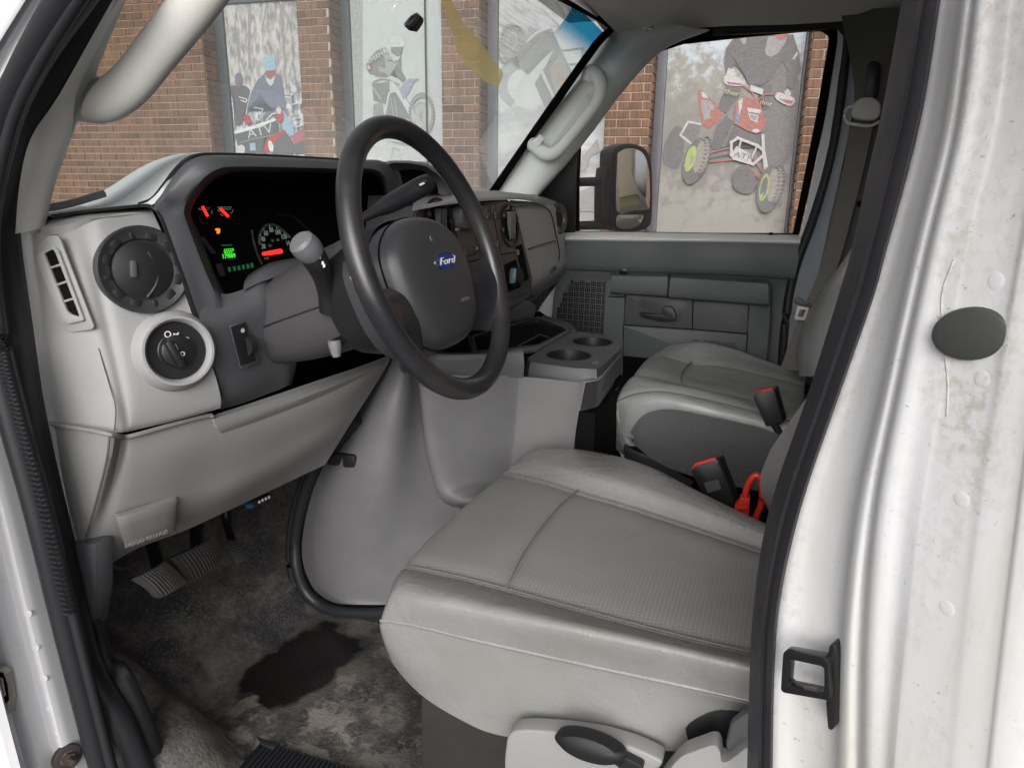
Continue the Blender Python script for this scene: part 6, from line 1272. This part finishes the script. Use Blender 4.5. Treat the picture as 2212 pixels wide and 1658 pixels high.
# ------------------------------------------------------------------ pedals
pb = thing('parking_brake_pedal', 'worn ribbed parking brake pedal, leftmost under the dash', 'pedal', P(350, 1280, x=-.82))
def pedal(t, A, B, C_, D_, m, ribs, thick, bulge):
    """pad from four corners (near-left, near-right, far-right, far-left), ribs across"""
    nrm = (B-A).cross(D_-A).normalized(); nrm = nrm if nrm.x > 0 else -nrm
    rows = []
    for i in range(5):
        s = i/4; L_, R__ = A.lerp(D_, s), B.lerp(C_, s); rows.append([L_.lerp(R__, j/4)+nrm*(bulge*(1-(2*j/4-1)**2)*.5+bulge*(1-(2*s-1)**2)) for j in range(5)])
    pad = loft('pedal_pad', rows, m, t, nu=2, nv=2, thick=thick, out=nrm); bm = bmesh.new()
    for k in range(ribs):
        s = (k+.7)/(ribs+.4); L_, R__ = A.lerp(D_, s), B.lerp(C_, s)
        pts = [L_.lerp(R__, .04+.92*j/6)+nrm*(bulge*(1-(2*(.04+.92*j/6)-1)**2)*.5+bulge*(1-(2*s-1)**2)+.001) for j in range(7)]
        add_tube(bm, pts, .0014, seg=6, n=1)
    finish(bm, 'pedal_rib', m, pad, kind='stuff'); return nrm
M['pedal'] = mat('worn pedal rubber', (.13, .126, .12), .6, .4, 300, var=.3, vscale=30); M['pedal2'] = mat('black pedal rubber', (.05, .049, .048), .6, .4, 300, var=.3, vscale=30)
nr_ = pedal(pb, P(345, 1292, x=-.80), P(297, 1245, x=-.80), P(350, 1212, x=-.84), P(402, 1258, x=-.84), M['pedal'], 12, .012, .007)
tube('pedal_arm', [P(350, 1250, x=-.85), P(330, 1180, x=-.92), P(320, 1100, x=-.95)], .01, M['black'], pb, seg=8)
bp_ = thing('brake_pedal', 'wide dark ribbed brake pedal between the other two pedals', 'pedal', P(440, 1210, x=-.85))
pedal(bp_, P(405, 1262, x=-.84), P(368, 1205, x=-.84), P(455, 1158, x=-.86), P(482, 1202, x=-.86), M['pedal2'], 14, .012, .008)
tube('pedal_arm', [P(430, 1210, x=-.87), P(425, 1140, x=-.93), P(430, 1060, x=-.95)], .012, M['black'], bp_, seg=8)
ap_ = thing('accelerator_pedal', 'narrow accelerator pedal nearest the engine cover', 'pedal', P(510, 1190, x=-.88))
pedal(ap_, P(515, 1216, x=-.865), P(534, 1206, x=-.865), P(508, 1164, x=-.90), P(484, 1168, x=-.90), M['pedal2'], 8, .01, .003)
tube('pedal_arm', [P(510, 1190, x=-.90), P(490, 1130, x=-.97), P(485, 1070, x=-.98)], .008, M['black'], ap_, seg=8)
# ------------------------------------------------------------------ sun visor
vi = thing('sun_visor', 'beige grey passenger sun visor folded against the headliner', 'visor', P(1397, 60, z=1.88))
prism('visor_panel', rounded([P(1195, -40, z=1.91), P(1222, -6, z=1.90), P(1325, 26, z=1.885), P(1392, 61, z=1.868), P(1400, 62, z=1.868), P(1412, 54, z=1.872), P(1515, -6, z=1.90), P(1515, -60, z=1.93)], .006), (0, 0, .014), mat('visor vinyl', (.78, .76, .70), .7, .3, 600, .3, var=.05), vi, b=.004)
prism('visor_label', [P(u, v, z=1.889) for u, v in ((1345, -12), (1352, 2), (1366, 6), (1388, -2), (1388, -20))], (0, 0, -.0006), mat('white label', (.7, .7, .68), .6), vi)
tube('visor_hinge', [P(1392, 58, z=1.872), P(1399, 62, z=1.872), P(1406, 58, z=1.872)], .006, M['trim2'], vi, seg=8)
# ------------------------------------------------------------------ seats
def perforated():
    m = mat('perforated seat insert', (.200, .201, .194), .33, .4, 330, .5, var_col=(.18, .176, .163), vscale=5, gdist=.0008); n, l, b = nodes_of(m)
    g = n.new('ShaderNodeNewGeometry'); sp = n.new('ShaderNodeSeparateXYZ'); l.new(g.outputs['Position'], sp.inputs[0])
    def mth(op, a, c=None):
        x = n.new('ShaderNodeMath'); x.operation = op
        for i, q in enumerate((a, c)):
            if q is None: continue
            if isinstance(q, (int, float)): x.inputs[i].default_value = q
            else: l.new(q, x.inputs[i])
        return x.outputs[0]
    k = 2*math.pi/.0095
    s1 = mth('SINE', mth('MULTIPLY', mth('ADD', sp.outputs[0], sp.outputs[1]), k)); s2 = mth('SINE', mth('MULTIPLY', mth('SUBTRACT', sp.outputs[0], sp.outputs[1]), k))
    d = n.new('ShaderNodeMapRange'); d.inputs[1].default_value = .52; d.inputs[2].default_value = .85; l.new(mth('MULTIPLY', s1, s2), d.inputs[0])
    old = b.inputs['Base Color'].links[0].from_socket
    mx = n.new('ShaderNodeMix'); mx.data_type = 'RGBA'; l.new(d.outputs[0], mx.inputs[0]); l.new(old, mx.inputs[6]); mx.inputs[7].default_value = (.285, .285, .275, 1); l.new(mx.outputs[2], b.inputs['Base Color']); return m
M['perf'] = perforated()
ds = thing('driver_seat', 'grey vinyl driver seat with perforated insert, nearest the open door', 'seat', P(1250, 1500, y=.85))
ds.location = V((-.15, .87, ZF))
def ZL(pts): return [P(u, v, z=z) for u, v, z in pts]
c = {}
c['A'] = ZL([(842, 1420, .985), (905, 1496, .955), (1000, 1556, .945), (1085, 1588, .945), (1250, 1606, .97), (1420, 1620, .99), (1650, 1620, 1.0)])
c['A2'] = ZL([(824, 1372, 1.02), (880, 1425, 1.005), (1000, 1470, 1.0), (1120, 1500, 1.005), (1275, 1530, 1.015), (1435, 1555, 1.025), (1650, 1575, 1.03)])
c['B'] = ZL([(822, 1340, 1.045), (895, 1350, 1.055), (1000, 1376, 1.058), (1150, 1410, 1.06), (1300, 1443, 1.065), (1450, 1475, 1.07), (1650, 1518, 1.08)])
c['C'] = ZL([(840, 1285, 1.072), (925, 1290, 1.096), (1050, 1315, 1.102), (1200, 1348, 1.108), (1350, 1380, 1.112), (1480, 1410, 1.116), (1650, 1450, 1.122)])
c['D'] = ZL([(866, 1230, 1.078), (960, 1236, 1.096), (1090, 1268, 1.098), (1250, 1312, 1.102), (1400, 1352, 1.106), (1520, 1382, 1.11), (1650, 1412, 1.115)])
c['E'] = ZL([(955, 1136, 1.08), (1045, 1150, 1.101), (1165, 1168, 1.104), (1300, 1200, 1.107), (1430, 1235, 1.11), (1540, 1265, 1.11), (1650, 1292, 1.112)])
c['F'] = ZL([(1080, 1028, 1.078), (1155, 1034, 1.10), (1245, 1060, 1.104), (1350, 1090, 1.107), (1450, 1122, 1.108), (1550, 1155, 1.112), (1655, 1190, 1.115)])
c['G'] = ZL([(1112, 1000, 1.075), (1185, 994, 1.108), (1290, 1020, 1.124), (1400, 1050, 1.130), (1480, 1082, 1.130), (1570, 1117, 1.130), (1660, 1154, 1.130)])
c['H'] = ZL([(1148, 980, 1.068), (1212, 967, 1.094), (1310, 980, 1.108), (1400, 1006, 1.114), (1480, 1046, 1.114), (1570, 1091, 1.114), (1660, 1134, 1.114)])
c['I'] = [p+V((.01, .035, -.05)) for p in c['H']]; c['J'] = [p+V((.01, .03, -.14)) for p in c['H']]
def nose(k, d=.05, x=.0): 
    p = c[k][0]; return p+(V((.045+x, 0, -.075)) if k not in ('A', 'A2', 'B') else V((.012, .02, -.004)))
for k in list(c): c[k] = [nose(k)+(V((.06, 0, -.04)) if k not in ('A', 'A2', 'B') else V((.05, .05, -.005))), nose(k)] + c[k]
def strip(name, keys, m, par, gap=0, nv=5): return loft(name, [c[k] for k in keys], m, par, nu=6, nv=nv)
full = ['A', 'A2', 'B', 'C', 'D', 'E', 'F', 'G', 'H', 'I', 'J']
# one smooth surface, cut along the seams D and F so that insert and bolsters are pieces of their own
def seat_pieces(c, order, cuts, names, mats, par, nu=6, nv=5, dip=.0025):
    rows = [cr(c[k], nu) for k in order]
    cols = [cr([r[i] for r in rows], nv) for i in range(len(rows[0]))]
    rows = [[q[j] for q in cols] for j in range(len(cols[0]))]
    idx = [0]+[order.index(k)*nv for k in cuts]+[len(rows)-1]; out = []
    for a, b_, nm, m in zip(idx, idx[1:], names, mats):
        rr = [list(r) for r in rows[a:b_+1]]
        if a: rr[0] = [p-ZU*dip*2 for p in rr[0]]; rr[1] = [p-ZU*dip*.2 for p in rr[1]]
        if b_ < len(rows)-1: rr[-1] = [p-ZU*dip*2 for p in rr[-1]]; rr[-2] = [p-ZU*dip*.2 for p in rr[-2]]
        out.append(loft(nm, rr, m, par, nu=1, nv=1, ang=80))
    return out, rows
pcs, rows_ = seat_pieces(c, full, ['B', 'D', 'F'], ['seat_skirt', 'seat_bolster', 'seat_insert', 'seat_bolster'], [M['vinyl'], M['vinyl'], M['perf'], M['vinyl']], ds)
sk_ = lambda pts, r_, m, nm, par: tube(nm, pts, r_, m, par, seg=6, n=2)
M['stitch'] = mat('seam shadow thread', (.30, .29, .265), .6); M['seam'] = mat('seam crease', (.12, .118, .11), .7)
for k_ in 'DF': tube('insert_seam', [p-ZU*.0008 for p in c[k_][1:]], .0014, M['seam'], pcs[2], seg=6, n=3)
sk_([p+ZU*.0005 for p in c['B'][2:]], .0022, M['vinyl'], 'welt', pcs[0])
sk_([P(u, v, z=z) for u, v, z in ((1092, 1268, 1.1005), (1108, 1240, 1.1065), (1130, 1195, 1.109), (1168, 1140, 1.110), (1210, 1090, 1.108), (1248, 1058, 1.106))], .0012, M['seam'], 'cross_seam', pcs[2])
# backrest, its edge seen past the seal
loft('backrest', [[V((.10+.20*t, .66, 1.08+.6*t)) for t in (0, .33, .66, 1)], [V((.035+.20*t, .67, 1.09+.6*t)) for t in (0, .33, .66, 1)], [V((.0+.20*t, .72, 1.09+.6*t)) for t in (0, .33, .66, 1)], [V((.02+.20*t, .88, 1.09+.6*t)) for t in (0, .33, .66, 1)], [P(1662, 1104, y=1.01), P(1664, 1050, y=1.02), P(1676, 982, y=1.02), P(1712, 900, y=1.01)], [P(1672, 1112, y=1.05), P(1674, 1050, y=1.06), P(1688, 982, y=1.06), P(1724, 900, y=1.05)], [V((.10+.20*t, 1.12, 1.08+.6*t)) for t in (0, .33, .66, 1)], [V((.18+.20*t, 1.0, 1.08+.6*t)) for t in (0, .33, .66, 1)]], M['vinyl'], ds, nu=4, nv=4, cv=True)
# seat base, side trim, lever, recliner cover
prism('seat_base', [P(u, v, y=.67) for u, v in ((908, 1490), (1130, 1560), (1130, 1720), (908, 1720))], (0, .3, 0), mat('brown black seat box', (.022, .02, .018), .6, .3, 200, var=.4, vscale=10), ds, b=.004)
so3 = [(1106, 1700), (1104, 1610), (1110, 1562), (1122, 1549), (1150, 1546), (1225, 1550), (1310, 1562), (1380, 1582), (1426, 1603), (1440, 1612), (1432, 1626), (1400, 1632), (1330, 1660), (1300, 1700)]
sp_ = prism('seat_side_trim', rounded([P(u, v, y=.615) for u, v in so3], .01), (0, -.022, 0), M['seatplastic'], ds, b=.008, seg=3)
lc = P(1277, 1603, y=.585); lx = (P(1340, 1622, y=.585)-lc).normalized()
lathe('recline_lever', lc, (0, -1, .15), [(.036, -.002), (.0365, .008), (.030, .014), (.016, .017), (0, .0175)], mat('black lever', (.012, .012, .013), .5, spec=.3), sp_, seg=32, xd=lx, sx=1.0, sy=.40)
prism('lever_arm', rounded([P(u, v, y=.592) for u, v in ((1330, 1612), (1352, 1618), (1395, 1640), (1388, 1652), (1350, 1650), (1328, 1632))], .004), (0, -.01, 0), M['black'], sp_, b=.003)
prism('recliner_cover', rounded([P(u, v, y=.60) for u, v in ((1400, 1720), (1432, 1655), (1466, 1612), (1482, 1598), (1540, 1577), (1553, 1578), (1560, 1592), (1562, 1615), (1578, 1610), (1618, 1578), (1640, 1600), (1560, 1720))], .006), (0, -.02, 0), M['seatplastic'], ds, b=.006, seg=3)
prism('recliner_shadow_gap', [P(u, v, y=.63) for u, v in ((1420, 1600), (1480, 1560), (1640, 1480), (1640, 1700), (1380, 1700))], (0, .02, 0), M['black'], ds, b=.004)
prism('rear_flap', [P(u, v, y=.606) for u, v in ((1568, 1590), (1580, 1545), (1612, 1520), (1640, 1530), (1640, 1575), (1600, 1600), (1572, 1612))], (0, -.012, 0), M['dark'], ds, b=.004)

# passenger seat
ps = thing('passenger_seat', 'grey vinyl passenger seat with a carpeted side flap beside the far door', 'seat', (-.1, 1.68, ZF))
c = {}
c['A'] = [P(u, v, y=y) for u, v, y in ((1330, 940, 1.45), (1362, 945, 1.425), (1440, 960, 1.42), (1530, 975, 1.42), (1640, 1000, 1.42), (1720, 1020, 1.42))]
c['B'] = [P(u, v, y=y) for u, v, y in ((1328, 905, 1.45), (1360, 890, 1.415), (1420, 878, 1.405), (1505, 890, 1.40), (1630, 920, 1.40), (1720, 945, 1.40))]
c['C'] = [P(u, v, y=y) for u, v, y in ((1331, 868, 1.435), (1368, 852, 1.425), (1425, 846, 1.42), (1500, 858, 1.42), (1625, 888, 1.42), (1720, 912, 1.42))]
c['D'] = [P(u, v, y=y) for u, v, y in ((1345, 835, 1.475), (1385, 826, 1.465), (1435, 828, 1.46), (1505, 840, 1.46), (1625, 872, 1.46), (1720, 895, 1.46))]
c['E'] = [P(u, v, y=1.53) for u, v in ((1366, 812), (1402, 810), (1472, 826), (1560, 846), (1640, 864), (1730, 884))]
c['F'] = [P(u, v, y=1.70) for u, v in ((1388, 786), (1425, 780), (1480, 800), (1560, 815), (1640, 834), (1735, 856))]
c['G'] = [P(u, v, y=y) for u, v, y in ((1408, 768, 1.81), (1450, 770, 1.81), (1494, 783, 1.81), (1560, 788, 1.81), (1642, 806, 1.81), (1738, 830, 1.81))]
c['H'] = [P(u, v, y=y) for u, v, y in ((1424, 760, 1.88), (1462, 750, 1.88), (1510, 752, 1.88), (1570, 764, 1.88), (1650, 788, 1.88), (1740, 818, 1.88))]
c['I'] = [P(u, v, y=y) for u, v, y in ((1440, 754, 1.92), (1476, 743, 1.92), (1525, 741, 1.92), (1590, 756, 1.92), (1660, 782, 1.92), (1740, 813, 1.92))]
c['J'] = [p+V((0, .04, -.06)) for p in c['I']]
for k in list(c): c[k] = [c[k][0]+V((.06, 0, -.14)), c[k][0]+V((.02, 0, -.06))]+c[k]
pp_, _r = seat_pieces(c, ['A', 'B', 'C', 'D', 'E', 'F', 'G', 'H', 'I', 'J'], ['C', 'E', 'G'], ['seat_skirt', 'seat_bolster', 'seat_insert', 'seat_bolster'], [M['vinyl2'], M['vinyl2'], M['vinyl2'], M['vinyl2']], ps, dip=.002)
tube('cross_seam', [P(u, v, y=y)+ZU*.002 for u, v, y in ((1472, 826, 1.53), (1471, 812, 1.61), (1479, 797, 1.70), (1494, 783, 1.81))], .0016, M['seam'], pp_[2], seg=6)
tube('welt', [p for p in c['C'][2:]], .002, M['seam'], pp_[0], seg=6)
fl = loft('carpet_flap', [[P(u, v, y=1.392) for u, v in ((1366, 934), (1384, 903), (1411, 888), (1452, 884), (1526, 898), (1627, 920), (1700, 944))], [P(u, v, y=1.382) for u, v in ((1372, 944), (1405, 930), (1440, 930), (1480, 935), (1545, 950), (1640, 975), (1700, 985))], [P(u, v, y=1.388) for u, v in ((1366, 948), (1398, 980), (1430, 1000), (1462, 1014), (1540, 1038), (1644, 1058), (1700, 1070))]], M['carpet'], ps, nu=4, nv=4, thick=.006)
be = ((1729, 812), (1726, 752), (1744, 695), (1777, 634), (1834, 553), (1900, 450))
loft('backrest', [[P(u+230, v, y=1.52) for u, v in be], [P(u+110, v, y=1.50) for u, v in be], [P(u+45, v, y=1.51) for u, v in be], [P(u+12, v, y=1.56) for u, v in be], [P(u, v, y=1.64) for u, v in be], [P(u-1, v, y=1.72) for u, v in be], [P(u+8, v, y=1.80) for u, v in be], [V((.20+.03*k, 1.86, 1.08+.1*k)) for k in range(6)]], M['vinyl2'], ps, nu=4, nv=4)
box('seat_base', (-.03, 1.68, .85), WAX, (.42, .40, .26), M['void'], ps, b=.01)
prism('seat_track', [P(u, v, y=1.45) for u, v in ((1318, 935), (1350, 945), (1370, 960), (1345, 985), (1322, 965))], (0, .03, 0), M['mid'], ps, b=.004)
prism('seat_track', [P(u, v, y=1.42) for u, v in ((1345, 962), (1400, 985), (1500, 1040), (1480, 1075), (1350, 1020))], (0, .03, 0), M['black'], ps, b=.004)
prism('seat_support', [P(u, v, y=1.50) for u, v in ((1300, 872), (1332, 850), (1332, 1010), (1300, 985))], (0, .05, 0), M['door'], ps, b=.004)
# ------------------------------------------------------------------ belt buckles and the red lead
def buckle(name, label, y, front, topf, cord):
    t = thing(name, label, 'buckle', P(*front[2], y=y), 'seat belt buckles between the seats')
    q = [P(u, v, y=y) for u, v in front]
    prism('buckle_body', rounded(q, .004), (.006, .022, .004), M['black'], t, b=.003)
    n_ = [P(u, v, y=y+.002) for u, v in topf]
    prism('release_button', rounded(n_, .002), (.0, .004, .003), M['red'], t, b=.001)
    tube('buckle_stalk', [P(u, v, y=y+.012) for u, v in cord], .007, M['black'], t, seg=8)
    return t
b1 = buckle('belt_buckle', 'black belt buckle lying on the passenger seat edge, upper of the two', 1.385, [(1626, 857), (1634, 848), (1672, 841), (1692, 914), (1654, 922)], [(1629, 855), (1634, 847), (1668, 839), (1670, 845), (1634, 857)], [(1672, 915), (1680, 930), (1690, 945)])
b2 = buckle('belt_buckle', 'black belt buckle with orange red top standing beside the red lead', 1.13, [(1490, 1018), (1500, 1006), (1545, 993), (1552, 994), (1586, 1082), (1580, 1104), (1535, 1095), (1515, 1065)], [(1493, 1014), (1500, 1004), (1543, 991), (1548, 994), (1542, 1004), (1498, 1018)], [(1570, 1095), (1580, 1125), (1590, 1150)])
prism('buckle_label', [P(u, v, y=1.128) for u, v in ((1519, 1042), (1551, 1035), (1558, 1055), (1528, 1064))], (0, -.0008, 0), M['dark'], b2)
rc = thing('red_lead', 'looped red jumper lead with its square plug wedged beside the driver seat', 'cable', P(1600, 1100, y=1.12))
tube('lead', [P(u, v, y=1.11) for u, v in ((1608, 1078), (1612, 1055), (1622, 1034), (1634, 1026), (1643, 1035), (1646, 1062), (1643, 1090), (1634, 1112), (1625, 1140))], .0052, M['orange'], rc, seg=12, n=5)
pg = prism('plug', rounded([P(u, v, y=1.105) for u, v in ((1586, 1090), (1594, 1086), (1597, 1075), (1620, 1077), (1618, 1092), (1615, 1122), (1584, 1115))], .003), (0, .02, 0), M['orange'], rc, b=.003)
prism('plug_rib', [P(u, v, y=1.105) for u, v in ((1590, 1094), (1615, 1094), (1613, 1099), (1589, 1098))], (0, -.003, 0), M['orange'], pg, b=.001)
text('lettering', 'N', P(1601, 1106, y=1.1035), V((1, 0, -.1)), ZU, .014, mat('dark red print', (.25, .02, .015), .5), pg)
box('cab_carpet', (.3, 1.3, ZF+.004), WAX, (1.2, 1.56, .02), M['bpan'], van)
